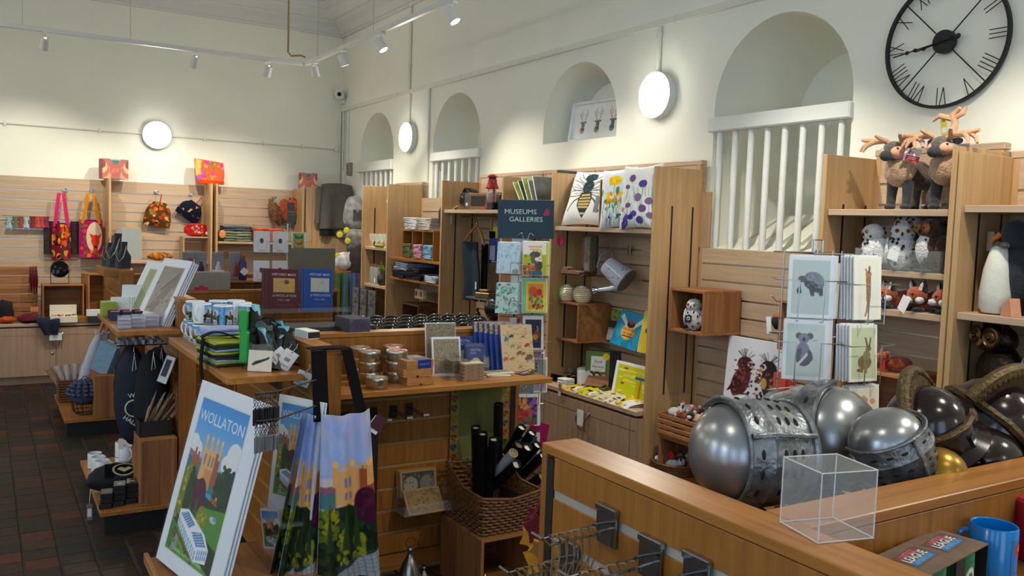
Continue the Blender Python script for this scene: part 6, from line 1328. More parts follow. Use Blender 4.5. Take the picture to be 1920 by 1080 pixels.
# ------------------------------------------------------------------ open slatted section: owl cube, ornaments, owl canvas, crate of toys
opencrate('display_cube','oiled wooden cube holding a white toy owl on the slats',(3.44,3.505,1.142),RW,.275,.28,.245,.016,(pineX,pineV),'display cube',2)
furw = mat('white plush',(206,206,204),.98,0,.1,60,.8,130,sheen=.4); furb = mat('brown plush',(70,46,32),.98,0,.5,40,.8,130,sheen=.3); furk = mat('black plush',(20,19,20),.98,0,.3,60,.6,130,sheen=.3); tan_ = mat('tan plush',(176,142,108),.98,0,.3,45,.9,120,sheen=.4); grfur = mat('grey brown plush',(92,84,76),.98,0,.25,45,.8,120,sheen=.3); pinkp = mat('peach plush',(216,160,126),.95,0,.08,40,.2,100,sheen=.3); eye_ = mat('glass eye',(10,8,8),.08); amber = mat('amber eye',(170,100,20),.15)
def owl(label,loc,rz,k,body=furw,spots=furk,n=40,seed=1):
    t = T('toy_owl',label,'soft toy',loc,rz,None); t.scale = (k,k,k)
    P('body',B().ball((0,0,.068),(.05,.045,.068),22,16,nz=.10,seed=seed),body,t); P('head',B().ball((0,-.006,.135),(.043,.04,.038),20,14,nz=.08,seed=seed + 3),body,t)
    sp = B(); q = random.Random(seed)
    for _ in range(n):
        a,z = q.uniform(-3.14,3.14),q.uniform(.02,.16); c = (0,0,.068); 
        r_ = .050 * math.sqrt(max(.05,1 - ((z - .068) / .072) ** 2)) if z < .115 else .043 * math.sqrt(max(.05,1 - ((z - .135) / .04) ** 2))
        sp.ball((r_ * math.cos(a),r_ * math.sin(a) * .93,z),(.0055,.0055,.007),6,4)
    o = P('spots',sp,spots,t); o['kind'] = 'stuff'
    for s in (-1,1):
        P('eye',B().ball((s * .018,-.043,.142),(.008,.005,.008),10,6),amber,t); P('pupil',B().ball((s * .018,-.047,.142),(.004,.003,.004),8,5),eye_,t)
        P('foot',B().ball((s * .02,-.03,.004),(.014,.022,.006),8,5),furk,t); P('wing',B().ball((s * .05,.004,.07),(.010,.032,.05),10,7),body,t)
    P('beak',B().ball((0,-.048,.130),(.004,.006,.008),8,5),furk,t); return t
ow = owl('white toy owl with black flecks inside the oiled wooden cube',(3.355,3.495,1.159),RW + R(20),1.02)
P('tag',B().box(-.026,.012,-.056,-.054,.05,.085),mat('black tag',(20,22,26),.4),ow); P('tag',B().box(-.03,-.004,-.053,-.052,.042,.07),mat('violet tag',(120,30,130),.4),ow); P('tag_mark',B().at((-.007,-.0565,.068),(PI / 2,0,0)).lathe([(.010,0),(.006,.001)],12,caps=False),white,ow)
co = Cv(110,120,(222,224,232)); q = random.Random(5)
for cx,s,c1,c2,c3 in ((.34,1,(90,34,40),(50,24,28),(150,70,50)),(.74,-1,(64,40,36),(30,24,26),(176,110,60))):
    co.ell(cx - s * .06,.36,.15,.25,c1,-.35 * s).poly([(cx - s * .30,.18),(cx - s * .1,.5),(cx - s * .02,.3)],c2).ell(cx,.62,.14,.115,c2).ell(cx + s * .09,.63,.055,.05,(206,200,200)).ell(cx + s * .09,.63,.02,.02,(30,26,28)).poly([(cx + s * .12,.62),(cx + s * .17,.58),(cx + s * .12,.55)],(210,150,50))
    co.blobs(60,cx - .2,.14,cx + .14,.66,.025,[c1,c2,c3,(130,60,60)],int(cx * 50)).rect(cx - .09,.06,cx + .05,.2,(84,50,40))
    for _ in range(16): a = q.uniform(.6,2.5); co.line([(cx,.68),(cx + .2 * math.cos(a),.68 + .17 * math.sin(a))],.006,c2)
co.ell(.68,.40,.05,.08,(200,160,90)).blobs(40,.02,.05,.98,.9,.010,[(90,30,40),(60,50,60)],7)
stand('canvas_print','white canvas print of two owls touching beaks','picture',(3.50,3.392,.765),(3.50,2.985,.765),.375,.018,co,4,m=prt)
def ornament(label,p,tagc=False):
    t = T('hanging_ornament',label,'ornament',p,RW); P('pod',B().ball((0,0,0),(.034,.034,.038),16,10,nz=.1,seed=3),mat('charcoal felt',(34,32,32),.9,0,.3),t); P('cap',B().ball((0,0,.028),(.028,.028,.018),14,8,nz=.3,seed=4),mat('rust husk',(150,84,36),.8,0,.4,60),t); P('string',B().cyl((0,0,.04),(0,0,.10),.001,4),white,t)
    if tagc: P('tag',B().box(-.045,-.015,-.036,-.035,-.055,.03),white,t,rot=(0,R(-8),0))
ornament('charcoal acorn ornament with a white price tag hanging on the slats',(3.40,2.945,1.265),True); ornament('charcoal acorn ornament half hidden behind the tagged one',(3.40,2.865,1.245))
hh_ = T('prong_hook','wire hook with the acorn ornaments','hook',(3.58,2.945,1.375),RW); P('plate',B().rbox(-.015,.015,-.004,0,-.02,.02,.001),alu,hh_); P('prong',B().tube([(0,0,0),(0,-.2,-.005),(0,-.24,.025)],.003,6),alu,hh_)
opencrate('display_cube','reddish wooden cube half hidden behind the animal card spinner',(3.43,2.73,1.145),RW,.26,.26,.245,.016,(pineX,pineV),'display cube',2)
for i in range(5): one('small_packet','pink and white packet in the pile inside the reddish cube, %s' % ['lowest','second','middle','fourth','topmost'][i],'packet',B().rbox(-.04,.04,-.05,.05,0,.014,.003),mat('pink packet %d' % (i % 2),((190,60,90),(214,206,206))[i % 2],.5),(3.37,2.79,1.162 + i * .0155),RW + .1 * i,'packets in the cube')
for i in range(7): one('orange_ticket','orange booklet in the fan beside the owl canvas, %s' % ['first','second','third','fourth','fifth','sixth','last'][i],'booklet',B().rbox(-.02,.02,-.0015,.0015,0,.072,.0006),mat('orange card',(214,70,16),.5,0,.06),EYE + ray(1459 + i * 3.3,741 - i * .5) * (2.78 + .004 * i),(R(-6),0,RW + R(25)),'orange booklets')
one('booklet_holder','clear holder of the orange booklets behind the knight helmets','holder',B().box(-.04,.05,-.02,.03,-.01,-.006).box(-.04,.05,-.02,-.018,-.006,.03),acry,EYE + ray(1468,742) * 2.8,RW + R(25))
def slatcrate(label,loc,rz,w,d,h):
    t = T('slatted_crate',label,'crate',loc,rz); n = 4
    for i in range(n):
        z = .012 + (h - .01) * i / n
        P('slat',B().rbox(-w / 2,w / 2,-d / 2 - .008,-d / 2,z,z + h / n * .66,.0015),pineX,t); P('slat',B().rbox(-w / 2,w / 2,d / 2,d / 2 + .008,z,z + h / n * .66,.0015),pineX,t)
        for s in (-1,1): P('slat',B().rbox(s * w / 2 - .004,s * w / 2 + .004,-d / 2,d / 2,z,z + h / n * .66,.0015),pineY,t)
    for sx in (-1,1):
        for sy in (-1,1): P('corner_post',B().rbox(sx * (w / 2 - .014) - .01,sx * (w / 2 - .014) + .01,sy * (d / 2 - .012) - .01,sy * (d / 2 - .012) + .01,0,h,.002),pineV,t)
    P('base',B().rbox(-w / 2,w / 2,-d / 2,d / 2,0,.012,.001),pineX,t); return t
slatcrate('slatted wooden crate full of small soft toys',(3.42,3.475,.545),RW,.37,.29,.135)
opencrate('wooden_crate','upturned wooden crate holding up the slatted toy crate',(3.42,3.475,.301),RW,.36,.28,.243,.016,(pineX,pineV),'crate',2)
def critter(label,p,k,main,second,seed):
    t = T('small_soft_toy',label,'soft toy',p,seed * 1.3,'small soft toys'); t.scale = (k,k,k); q = random.Random(seed)
    P('body',B().ball((0,0,.03),(.034,.045,.03),12,8,nz=.12,seed=seed),main,t); P('head',B().ball((0,-.045,.045),(.026,.024,.024),12,8),main,t); P('muzzle',B().ball((0,-.067,.038),(.014,.012,.011),8,6),second,t)
    for s in (-1,1): P('ear',B().ball((s * .022,-.04,.066),(.010,.006,.012),8,5),second,t); P('leg',B().ball((s * .026,-.02,.008),(.012,.02,.010),8,5),second,t); P('eye',B().ball((s * .010,-.065,.052),.0035,6,4),eye_,t)
rust = mat('rust plush',(150,66,26),.98,0,.2,45,.8,120,sheen=.3)
q = random.Random(12); prs = [(furw,furk),(furw,pinkp),(rust,furw),(furk,furw),(pinkp,furw),(furw,rust)]
nm_ = ['white and black','white and peach','rust and white','black and white','peach and white','white and rust']
for i in range(14):
    y = 3.62 - (i % 7) * .048 + q.uniform(-.01,.01); x = 3.36 + (i // 7) * .11; critter('%s small toy in the slatted crate, %s row, place %s' % (nm_[i % 6],('front','back')[i // 7],('one','two','three','four','five','six','seven')[i % 7]),(x,y,.625 + q.uniform(0,.03)),.95,*prs[i % 6],i + 1)
wb = T('round_basket','round wicker basket of toys at the foot of the slatted wall','basket',(3.42,3.64,.301)); P('weave',B().lathe([(.12,0)] + [(.12 + .03 * i / 9 + (.004 if i % 2 else 0),.008 * i) for i in range(10)] + [(.14,.075),(.11,.005)],30,caps=False),wick,wb); P('rim',B().tube([(.15 * math.cos(a),.15 * math.sin(a),.078) for a in [2 * PI * i / 30 for i in range(30)]],.008,6,closed=True),wick,wb)
for i in range(6): critter('%s small soft toy in the round wicker basket, number %s' % (nm_[(i * 2) % 6],('one','two','three','four','five','six')[i]),(3.35 + .06 * (i % 3),3.60 + .08 * (i // 3),.345),1,*prs[(i * 2) % 6],i + 20)
one('toy_tag','red diamond tag among the toys of the round basket','tag',B().box(-.02,.02,-.001,.001,-.02,.02),mat('red tag',(200,30,34),.4),(3.33,3.60,.43),(0,R(40),RW))
# ------------------------------------------------------------------ stag bay: two stags, owls in a tub, foxes
ant = mat('antler cloth',(196,150,112),.9,0,.1,40,.2,90,sheen=.2); hoof = mat('dark grey plush',(46,48,52),.95,0,.15,50,.4,120,sheen=.2)
def stag(label,loc,rz,k):
    t = T('toy_stag',label,'soft toy',loc,rz); t.scale = (k,k,k)     # faces -y
    P('body',B().ball((0,.07,.15),(.062,.115,.062),20,14,nz=.12,seed=2),furb,t); P('chest',B().ball((0,-.035,.165),(.060,.065,.07),20,14,nz=.14,seed=5),tan_,t)
    P('head',B().ball((0,-.085,.245),(.040,.048,.040),18,12,f=lambda d: 1 + .05 * d.z),grfur,t); P('cheek',B().ball((.022,-.092,.238),(.026,.04,.028),12,8),pinkp,t); P('cheek',B().ball((-.022,-.092,.238),(.026,.04,.028),12,8),pinkp,t)
    P('muzzle',B().ball((0,-.135,.222),(.026,.026,.023),14,9),hoof,t)
    for s in (-1,1):
        P('eye',B().ball((s * .036,-.112,.250),.0065,10,6),eye_,t); P('ear',B().ball((s * .050,-.06,.268),(.022,.008,.014),10,6),grfur,t)
        an = B(); an.tube([(s * .018,-.08,.275),(s * .05,-.085,.292),(s * .10,-.09,.290),(s * .15,-.10,.300)],.013,8,taper=[.8,1,1,.55])
        an.tube([(s * .09,-.09,.290),(s * .115,-.115,.270),(s * .125,-.125,.245)],.010,7,taper=[1,.9,.5]).tube([(s * .11,-.09,.293),(s * .14,-.10,.272),(s * .15,-.11,.250)],.010,7,taper=[1,.9,.5]).tube([(s * .035,-.085,.285),(s * .05,-.12,.30),(s * .06,-.135,.31)],.010,7,taper=[1,.9,.5])
        P('antler',an,ant,t)
        for y in (-.03,.13): P('leg',B().tube([(s * .036,y,.12),(s * .038,y - .002,.06),(s * .038,y - .004,.022)],.021,9,taper=[1.2,.95,.9]),hoof if y < 0 else grfur,t); P('hoof',B().ball((s * .038,y - .010,.014),(.022,.028,.0145),10,6),hoof,t)
    P('tail',B().ball((0,.185,.165),(.014,.02,.026),8,6),tan_,t); return t
s1 = stag('toy stag with a red and white tag standing on the top shelf',(3.42,2.31,1.827),R(-92),1.02)
cvt = Cv(40,40,(226,226,226)).rect(0,0,1,.45,(200,40,34)).text('WILD',.6,.66,.16,(200,40,34),bold=.02).poly([(.08,.55),(.2,.9),(.3,.8),(.26,.55)],(200,40,34)).rect(.2,.3,.8,.36,(230,200,200)).rect(.2,.18,.7,.24,(230,200,200))
P('tag',B().box(-.027,.027,-.0005,.001,-.027,.027),white,s1,(.075,-.075,.225),(0,R(12),R(35))); pic(s1,'tag_print',cvt,.053,.053,(.079,-.0775,.198),(0,R(12),R(35)))
s2 = stag('toy stag half hidden behind the right side of the top shelf',(3.42,2.105,1.827),R(-86),1.04); P('tag',B().box(-.03,.03,-.001,.001,-.05,.03),mat('silver tag',(140,146,160),.4),s2,(.07,-.06,.225),(0,R(-6),R(40)))
P('raised_antler',B().tube([(.02,-.06,.275),(.03,-.05,.34),(.02,-.05,.37),(.05,-.06,.395)],.015,8,taper=[1,1,1,.5]).tube([(.02,-.05,.355),(-.03,-.06,.37),(-.055,-.06,.352)],.012,7,taper=[1,.9,.5]).tube([(.025,-.05,.36),(.06,-.05,.375),(.068,-.05,.40)],.011,7,taper=[1,.9,.5]),ant,s2)
one('toy_shelf','beech shelf carrying the tub of toy owls','ledge',B().rbox(.025,.585,-.36,-.085,-.025,0,.002),beechX,(XW,2.599,1.565),RW)
owl('white toy owl with black flecks at the left of the tub',(3.36,2.40,1.567),RW + R(-25),1.15,seed=4); owl('taller white toy owl behind the left one',(3.46,2.30,1.567),RW + R(10),1.45,seed=5,n=60); owl('white toy owl in the middle of the tub',(3.38,2.275,1.567),RW + R(30),1.2,seed=6,n=60)
eo = owl('brown toy eagle owl with big amber eyes in the tub',(3.38,2.14,1.567),RW + R(-20),1.3,furb,furk,seed=7)
for s in (-1,1): P('eye_disc',B().ball((s * .02,-.040,.142),(.018,.008,.018),14,8),mat('amber disc',(150,90,30),.5,0,.2),eo); P('tuft',B().ball((s * .034,-.01,.172),(.008,.008,.02),8,6),furb,eo)
P('chest',B().ball((0,-.028,.075),(.032,.024,.05),14,9,nz=.1),furw,eo)
tb = T('clear_tub','clear plastic tub in front of the toy owls','tub',(3.30,2.25,1.567),RW); P('front',B().box(-.20,.20,-.002,0,0,.09),acry,tb); P('side',B().box(-.2,-.198,0,.2,0,.09),acry,tb); P('side',B().box(.198,.2,0,.2,0,.09),acry,tb)
P('label',B().box(-.05,.0,-.004,-.003,.04,.08),white,tb,rot=(0,R(14),0))
def fox(label,loc,rz,k=1):
    t = T('toy_fox',label,'soft toy',loc,rz,None); t.scale = (k,k,k)
    P('body',B().ball((0,.06,.04),(.045,.08,.04),14,10,nz=.1),rust,t); P('head',B().ball((0,-.035,.062),(.042,.040,.036),16,11),rust,t); P('muzzle',B().ball((0,-.07,.045),(.016,.026,.014),10,7),furw,t); P('nose',B().ball((0,-.096,.048),.006,8,5),eye_,t)
    for s in (-1,1):
        P('ear',B().tube([(s * .026,-.03,.085),(s * .034,-.032,.105),(s * .036,-.034,.122)],.016,8,taper=[1,.7,.12]),furk,t); P('ear_lining',B().tube([(s * .026,-.040,.086),(s * .033,-.042,.104),(s * .035,-.042,.116)],.010,6,taper=[1,.7,.12]),furw,t); P('cheek',B().ball((s * .034,-.05,.046),(.015,.018,.014),8,6),furw,t); P('eye',B().ball((s * .018,-.070,.068),.005,8,5),eye_,t); P('paw',B().ball((s * .03,-.05,.010),(.014,.028,.010),8,6),furk,t)
    P('tail',B().ball((.05,.12,.03),(.022,.05,.022),10,7),rust,t); return t
f1 = fox('toy fox with a white card tag at the left of the fox shelf',(3.37,2.285,1.4005),RW + R(-30),1.0); P('tag',B().box(-.03,.03,-.001,.001,-.06,0),white,f1,(.01,-.10,.045),(R(-6),R(-4),0))
f2 = fox('toy fox looking down in the middle of the fox shelf',(3.38,2.155,1.4005),RW + R(-20),1.08); P('tag',B().box(-.025,.02,-.001,.001,-.06,0),white,f2,(.03,-.10,.055),(R(-6),R(24),0))
fox('toy fox cut off by the right side panel of the fox shelf',(3.38,2.035,1.4005),RW + R(-35),1.05)
dq = T('toy_deer','small rust toy deer with a red and white tag low in the stag bay','soft toy',(3.36,2.275,1.16),RW + R(-30)); P('body',B().ball((0,.03,0),(.035,.06,.035),14,9,nz=.1),rust,dq); P('head',B().ball((0,-.04,.03),(.026,.03,.024),12,8),rust,dq); P('tag',B().box(-.01,.04,-.05,-.048,-.03,.02),mat('red tag',(200,30,34),.4),dq)
for s in (-1,1): P('ear',B().ball((s * .03,-.035,.05),(.016,.006,.010),8,5),rust,dq)
opencrate('display_cube','dark oiled cube under the small toy deer',(3.43,2.32,.90),RW,.36,.26,.225,.016,(pineX,pineV),'display cube',1)
# ------------------------------------------------------------------ right edge bay: penguin and bronze owl
pg = T('toy_penguin','tall toy penguin with a white front at the right edge','soft toy',(3.40,1.82,1.4225),RW + R(-30)); navyp = mat('dark slate plush',(30,34,42),.95,0,.2,40,.5,120,sheen=.2)
P('body',B().ball((0,.03,.15),(.075,.07,.155),18,14),navyp,pg); P('front',B().lathe([(.045,0),(.058,.02),(.060,.08),(.05,.17),(.03,.25),(.012,.265),(0,.268)],22),mat('cream plush',(206,206,196),.95,0,.04,30,.2,60),pg,(-.012,-.045,.004)); P('head',B().ball((.01,.0,.315),(.05,.05,.055),16,11),navyp,pg); P('beak',B().tube([(-.01,-.045,.31),(-.02,-.07,.29),(-.02,-.075,.27)],.012,8,taper=[1,.8,.2]),mat('orange felt beak',(190,110,50),.9),pg)
P('bow',B().ball((-.02,-.05,.27),(.03,.014,.014),10,6).ball((.03,-.05,.268),(.024,.014,.013),10,6),grfur,pg); P('foot',B().prism([(.05,0),(.12,.0),(.10,.07),(.06,.04)],-.06,-.02),mat('peach felt',(200,140,110),.9),pg); P('tag',B().box(-.09,-.045,-.05,-.048,.245,.32),mat('clear tag',(150,152,156),.4),pg)
p2 = dup(pg,(3.42,1.66,1.4225),RW + R(-10),'second toy penguin almost out of frame')
bo = T('bronze_owl','dark bronze owl sculpture with gilt ringed eyes at the right edge','sculpture',(3.36,1.83,1.10),RW + R(-25)); bz = mat('dark bronze',(34,28,20),.35,.7,.4,40,.5,70); gz = mat('gilt bronze',(92,70,36),.4,.8,.3,40)
P('body',B().ball((0,.02,.09),(.10,.075,.12),20,14,nz=.05),bz,bo); P('head',B().ball((0,.0,.225),(.088,.065,.062),20,14),bz,bo); P('beak',B().tube([(0,-.066,.222),(0,-.078,.20),(0,-.074,.185)],.010,8,taper=[1,.8,.2]),gz,bo)
for s in (-1,1):
    P('eye_ring',B().at((s * .043,-.058,.235),(PI / 2,0,s * R(8))).lathe([(.040,0),(.040,.006),(.034,.010),(.030,.005),(.022,.004),(.018,.009),(.012,.010),(0,.011)],24),gz,bo); P('eye',B().ball((s * .043,-.070,.235),.009,10,7),eye_,bo); P('tuft',B().tube([(s * .05,-.01,.275),(s * .075,-.015,.31)],.016,7,taper=[1,.2]),bz,bo)
one('display_cube','dark block under the bronze owl','block',B().rbox(-.12,.12,-.10,.10,0,.44,.004),black,(3.38,1.82,.66),RW)
one('lever_bag','dark bag on the upper shelf at the right edge','bag',B().ball((0,0,.07),(.11,.08,.07),16,10,nz=.2),blackc,(3.42,1.66,1.8425))
owl('grey fluffy toy at the very right edge beside the bronze owl',(3.34,1.66,1.16),RW,1.0,mat('grey plush',(150,152,158),.98,0,.2,40,.8,130),furk,4)
one('display_cube','dark block under the grey fluffy toy','block',B().rbox(-.06,.06,-.08,.08,0,.49,.004),black,(3.37,1.64,.66),RW)
# ------------------------------------------------------------------ lantern bay, shirt bay, far bay
ltk = mat('black leather',(18,18,21),.32,0,.25,20,.4,30)
bg_ = T('leather_bag','black leather bag at the left of the lantern shelf','bag',(3.43,6.22,1.8195),RW); P('body',B().ball((0,0,.085),(.13,.09,.085),20,12,nz=.18,seed=2),ltk,bg_); P('handle',B().tube([(-.08,-.04,.14),(-.03,-.05,.175),(.06,-.04,.17),(.09,-.02,.13)],.010,7),ltk,bg_)
P('tag',B().box(-.16,-.13,-.11,-.108,-.12,-.05),mat('sage tag',(150,156,140),.6),bg_); P('tag_string',B().tube([(-.12,-.06,.04),(-.145,-.109,.0),(-.145,-.109,-.05)],.0012,4),white,bg_)
bx_ = T('bag_box','grey and tan presentation box beside the leather bag','box',(3.37,5.985,1.8195),RW + R(22)); P('box',B().rbox(-.10,.13,-.06,.10,0,.13,.003),mat('tan box',(134,96,60),.6,0,.1),bx_); P('side',B().rbox(-.101,-.10 + .001,-.06,.10,0,.13,.001),mat('felt grey',(96,92,80),.8,0,.2),bx_); P('front_panel',B().box(-.04,.11,-.0612,-.0602,.03,.11),mat('dark panel',(42,34,28),.4),bx_); P('front_left',B().box(-.10,-.055,-.0612,-.0602,.0,.13),mat('felt grey',(96,92,80),.8,0,.2),bx_); P('sticker',B().box(-.09,-.07,-.0618,-.0613,.03,.055),white,bx_)
rl = T('hurricane_lantern','red hurricane lantern with a glass chimney','lantern',(3.37,5.79,1.8195),RW); redp = mat('red enamel',(160,18,26),.3,0,.06)
P('tank',B().lathe([(.055,0),(.058,.01),(.05,.045),(.03,.055),(.02,.06)],22),redp,rl); P('globe',B().lathe([(.03,.065),(.044,.10),(.04,.14),(.028,.165)],20,caps=False),clear('lantern globe',(220,225,225),.7,.03),rl); P('column',B().cyl((0,.02,.05),(0,.02,.21),.013,8),redp,rl); P('hood',B().lathe([(.05,.165),(.052,.17),(.042,.195),(.036,.21),(.036,.235)],20,caps=False),redp,rl); P('vent',B().lathe([(.030,.20),(.030,.262)],14),slotm,rl); P('cap',B().lathe([(.04,.255),(.041,.26),(.02,.275),(0,.277)],20),redp,rl)
for s in (-1,1): P('side_tube',B().tube([(s * .05,0,.02),(s * .062,0,.08),(s * .056,0,.15),(s * .04,0,.18)],.005,6),chrome,rl)
bk2 = T('backpack','small black backpack right of the red lantern','bag',(3.42,5.60,1.8195),RW); P('body',B().ball((0,0,.08),(.085,.08,.085),16,11,nz=.12,seed=7),blackc,bk2); P('strap',B().tube([(-.06,-.08,.05),(-.05,-.13,-.01),(.0,-.14,-.03),(.03,-.10,.0)],.008,6),blackc,bk2)
one('dark_stand','dark stand between the lantern and the backpack','stand',B().rbox(-.05,.04,-.04,.04,0,.06,.004),black,(3.34,5.70,1.8195),RW)
hg = T('clothes_hanger','wooden hanger with dark teal trousers in the lantern bay','hanger',(3.42,6.11,1.70),RW + R(10)); hw_ = mat('hanger wood',(176,120,66),.4,0,.1); P('arms',B().tube([(-.15,0,-.13),(-.06,0,-.05),(0,0,-.005),(.06,0,-.06),(.13,-.02,-.16)],.011,8),hw_,hg); P('hook',B().tube([(0,0,0),(0,0,.04),(.02,0,.06),(.03,0,.045)],.003,6),chrome,hg)
tt = T('trousers','dark teal trousers folded over the wooden hanger','trousers',(3.42,6.12,1.08),RW + R(10)); P('cloth',B().sheet(lambda u,v: (-.14 + .2 * u + .02 * math.sin(v * 5),-.012 * math.sin(u * 9) - .01,.48 * v),12,12,.02),mat('dark teal cloth',(22,44,54),.9,0,.15,20),tt); P('cloth',B().sheet(lambda u,v: (.06 + .07 * u,.02 - .012 * math.sin(u * 9),.47 * v),6,10,.02),blackc,tt); P('tag',B().box(.05,.065,-.03,-.028,.1,.16),white,tt)
hr = T('hanging_rail','chrome rail under the lantern shelf','rail',(3.42,6.11,1.766),RW); P('rail',B().cyl((-.25,0,0),(.3,0,0),.008,8),chrome,hr)
br_ = T('brush_set','yellow and blue carded brush set hanging in the lantern bay','brush set',(3.50,5.965,1.40),RW + R(14)); P('card',B().rbox(-.05,.055,0,.003,0,.25,.001),mat('royal blue card',(20,60,150),.4),br_); P('band',B().box(-.03,.058,-.002,0,.20,.29),mat('yellow card',(206,196,30),.4),br_); P('blister',B().rbox(-.03,.03,-.014,-.001,.02,.14,.004),mat('blister',(150,160,190),.2,0,.1),br_); P('handle',B().tube([(-.02,-.01,.26),(-.018,-.01,.37)],.009,8),hw_,br_); P('bristles',B().rbox(-.035,.02,-.02,0,.20,.255,.003),blackc,br_)
one('black_pouch','black pouch hanging beside the brush set','pouch',B().ball((0,0,0),(.06,.03,.16),14,12,nz=.1),blackc,(3.50,5.78,1.60),RW)
one('gold_tin','gold and black tin on the lower slat shelf of the lantern bay','tin',B().rbox(-.07,.07,-.05,.05,0,.045,.006).rbox(-.04,.05,-.04,.04,.046,.07,.004),mat('dull gold',(120,104,66),.35,.5,.4,30),(3.42,5.93,1.12),RW + R(25))
one('glass_shelf','grey shelf under the gold tin','shelf',B().rbox(-.2,.3,-.12,.12,-.012,0,.002),mat('grey shelf',(96,96,92),.4),(3.47,5.93,1.1195),RW)
for k,(y,h) in enumerate(((5.95,.0),(5.72,.06))): opencrate('display_cube',['small wooden cube on the floor of the lantern bay','taller wooden cube beside the dark sign rack'][k],(3.40,y,.661),RW,.22,.24,.24 + h,.013,(pineX,pineV),'display cube',1)
one('yellow_bottle','black and yellow bottle on the small wooden cube','bottle',B().lathe([(.03,0),(.031,.08),(.02,.10),(.012,.105),(.012,.13),(0,.132)],16),mat('amber black',(40,34,16),.2,0,.5,20),(3.38,5.98,.902)); one('black_camera_case','black case with a pale round window on the taller wooden cube','case',B().ball((0,0,.09),(.09,.07,.09),16,10),ltk,(3.40,5.76,.962),RW)
for i,(y0,h,tl,c) in enumerate(((5.26,.27,38,(150,160,60)),(5.21,.27,34,(60,64,54)),(5.17,.28,30,(130,140,60)),(5.12,.25,26,(120,124,120)),(5.07,.27,22,(70,74,70)))): t = T('magazine','magazine leaning in the narrow bay behind the sign, %s from the left' % ('first','second','third','fourth','fifth')[i],'magazine',(3.36,y0 - .1,1.801),(0,R(-tl),RW),'leaning magazines'); P('cover',B().rbox(0,.008,-.09,.10,0,h,.001),mat('magazine cover %d' % i,c,.4,0,.5,12),t); P('pages',B().box(.0005,.0075,-.091,.101,.001,h + .001),paper,t)
one('black_board','dark and white panel standing at the left of the bee cushion bay','board',B().rbox(-.006,.006,-.10,.10,0,.29,.001),mat('dark poster edge',(60,66,74),.4,0,.6,10),(3.42,4.835,1.801),RW)
# cubby with towels, shirts
cbx = T('cubby_box','wooden cubby box with three compartments of folded towels','cubby',(3.43,6.965,1.376),RW); P('frame',B().rbox(-.32,.32,-.13,.13,.248,.262,.002),oakX,cbx); P('frame',B().rbox(-.32,.32,-.13,.13,0,.012,.002),oakX,cbx)
for x in (-.32,-.113,.10,.308): P('divider',B().rbox(x,x + .013,-.13,.13,.0125,.2475,.001),oakV,cbx)
P('back',B().box(-.31,.31,.12,.128,.0125,.2475),oakV,cbx)
for c,(y,col,nm) in enumerate(((7.165,(96,112,66),'moss green'),(6.95,(206,150,170),'pink'),(6.745,(130,180,214),'pale blue'))):
    for i in range(5): fold('folded_towel','%s folded towel in the cubby, %s' % (nm,['lowest','second lowest','middle','second highest','topmost'][i]),'towel',.16,.22,.023,[mat(nm + ' towel',col,.95,0,.12,60,.4,120)],(3.40 + .004 * (i % 2),y,1.3895 + i * .0242),RW + R(4 * (i % 3) - 4),nm + ' towels',.004,i + c)
for k,(y,cols) in enumerate(((7.13,[(206,208,210)] * 3 + [(196,198,204)]),(6.85,[(204,196,180),(190,186,176),(206,198,176),(196,192,184)]))):
    for i in range(4): fold('folded_shirt','%s folded shirt on top of the cubby box, %s' % (('white','cream')[k],['lowest','second','third','topmost'][i]),'shirt',.25,.24,.026,[mat('shirt %d %d' % (k,i),cols[i],.95,0,.08,30)],(3.42,y + .006 * (i % 2),1.639 + i * .0272),RW + R(3 * i - 4),('white','cream')[k] + ' shirts',.005,i + 7 * k)
one('floral_backpack','dark floral backpack standing at the right of the cubby box top','bag',B().ball((0,0,.13),(.09,.09,.14),16,12,nz=.1),mat('dark floral',(28,30,34),.8,0,.9,30),(3.42,6.60,1.639),RW)
for i,(y,c,nm) in enumerate(((7.30,(20,24,36),'navy'),(7.30,(26,30,44),'navy'),(7.24,(150,160,180),'pale blue'),(7.22,(120,130,160),'blue grey'),(6.98,(16,30,26),'bottle green'),(6.97,(18,18,22),'black'),(6.98,(24,26,36),'dark navy'),(6.62,(24,28,60),'royal navy'),(6.62,(26,30,64),'royal navy'))):
    k = [0,1,2,3,0,1,2,0,1][i]; fold('folded_shirt','%s folded shirt on the lower orange shelf, %s of its pile' % (nm,['lowest','second','third','topmost'][k]),'shirt',.30,.26,.034,[mat('lower shirt %d' % i,c,.95,0,.3,20)],(3.40,y,1.191 + k * .0352),RW + R(4 * (i % 3) - 4),'shirts on the lower orange shelf',.006,i)
for k in range(2): fold('folded_shirt','white folded shirt at the right front of the lower orange shelf, %s' % ('lower','upper')[k],'shirt',.2,.12,.03,[mat('white shirt',(190,194,204),.95,0,.08)],(3.315,6.60,1.19 + .0 + k * .031),RW,'white shirts low',.005,k + 3)
sk = T('socket_box','cream box with red and yellow marks low in the shirt bay','box',(3.45,7.18,1.0),RW); P('box',B().rbox(-.09,.09,-.02,.02,0,.09,.004),cream,sk); P('mark',B().box(-.07,-.035,-.022,-.0205,.025,.07),mat('red mark',(170,20,30),.4),sk); P('mark',B().box(.035,.07,-.022,-.0205,.025,.07),mat('red mark',(170,20,30),.4),sk); P('mark',B().box(-.02,.02,-.022,-.0205,.03,.065),mat('yellow mark',(220,200,30),.4),sk)
opencrate('wooden_crate','wooden crate under the cream box in the shirt bay',(3.46,7.15,.661),RW,.36,.26,.30,.016,(dkwood,dkwood),'crate',1); one('blue_brush','blue carded item hanging low in the shirt bay','packet',B().rbox(-.035,.035,-.01,.01,0,.16,.004),mat('royal blue card',(20,60,150),.4),(3.50,6.80,.95),RW)
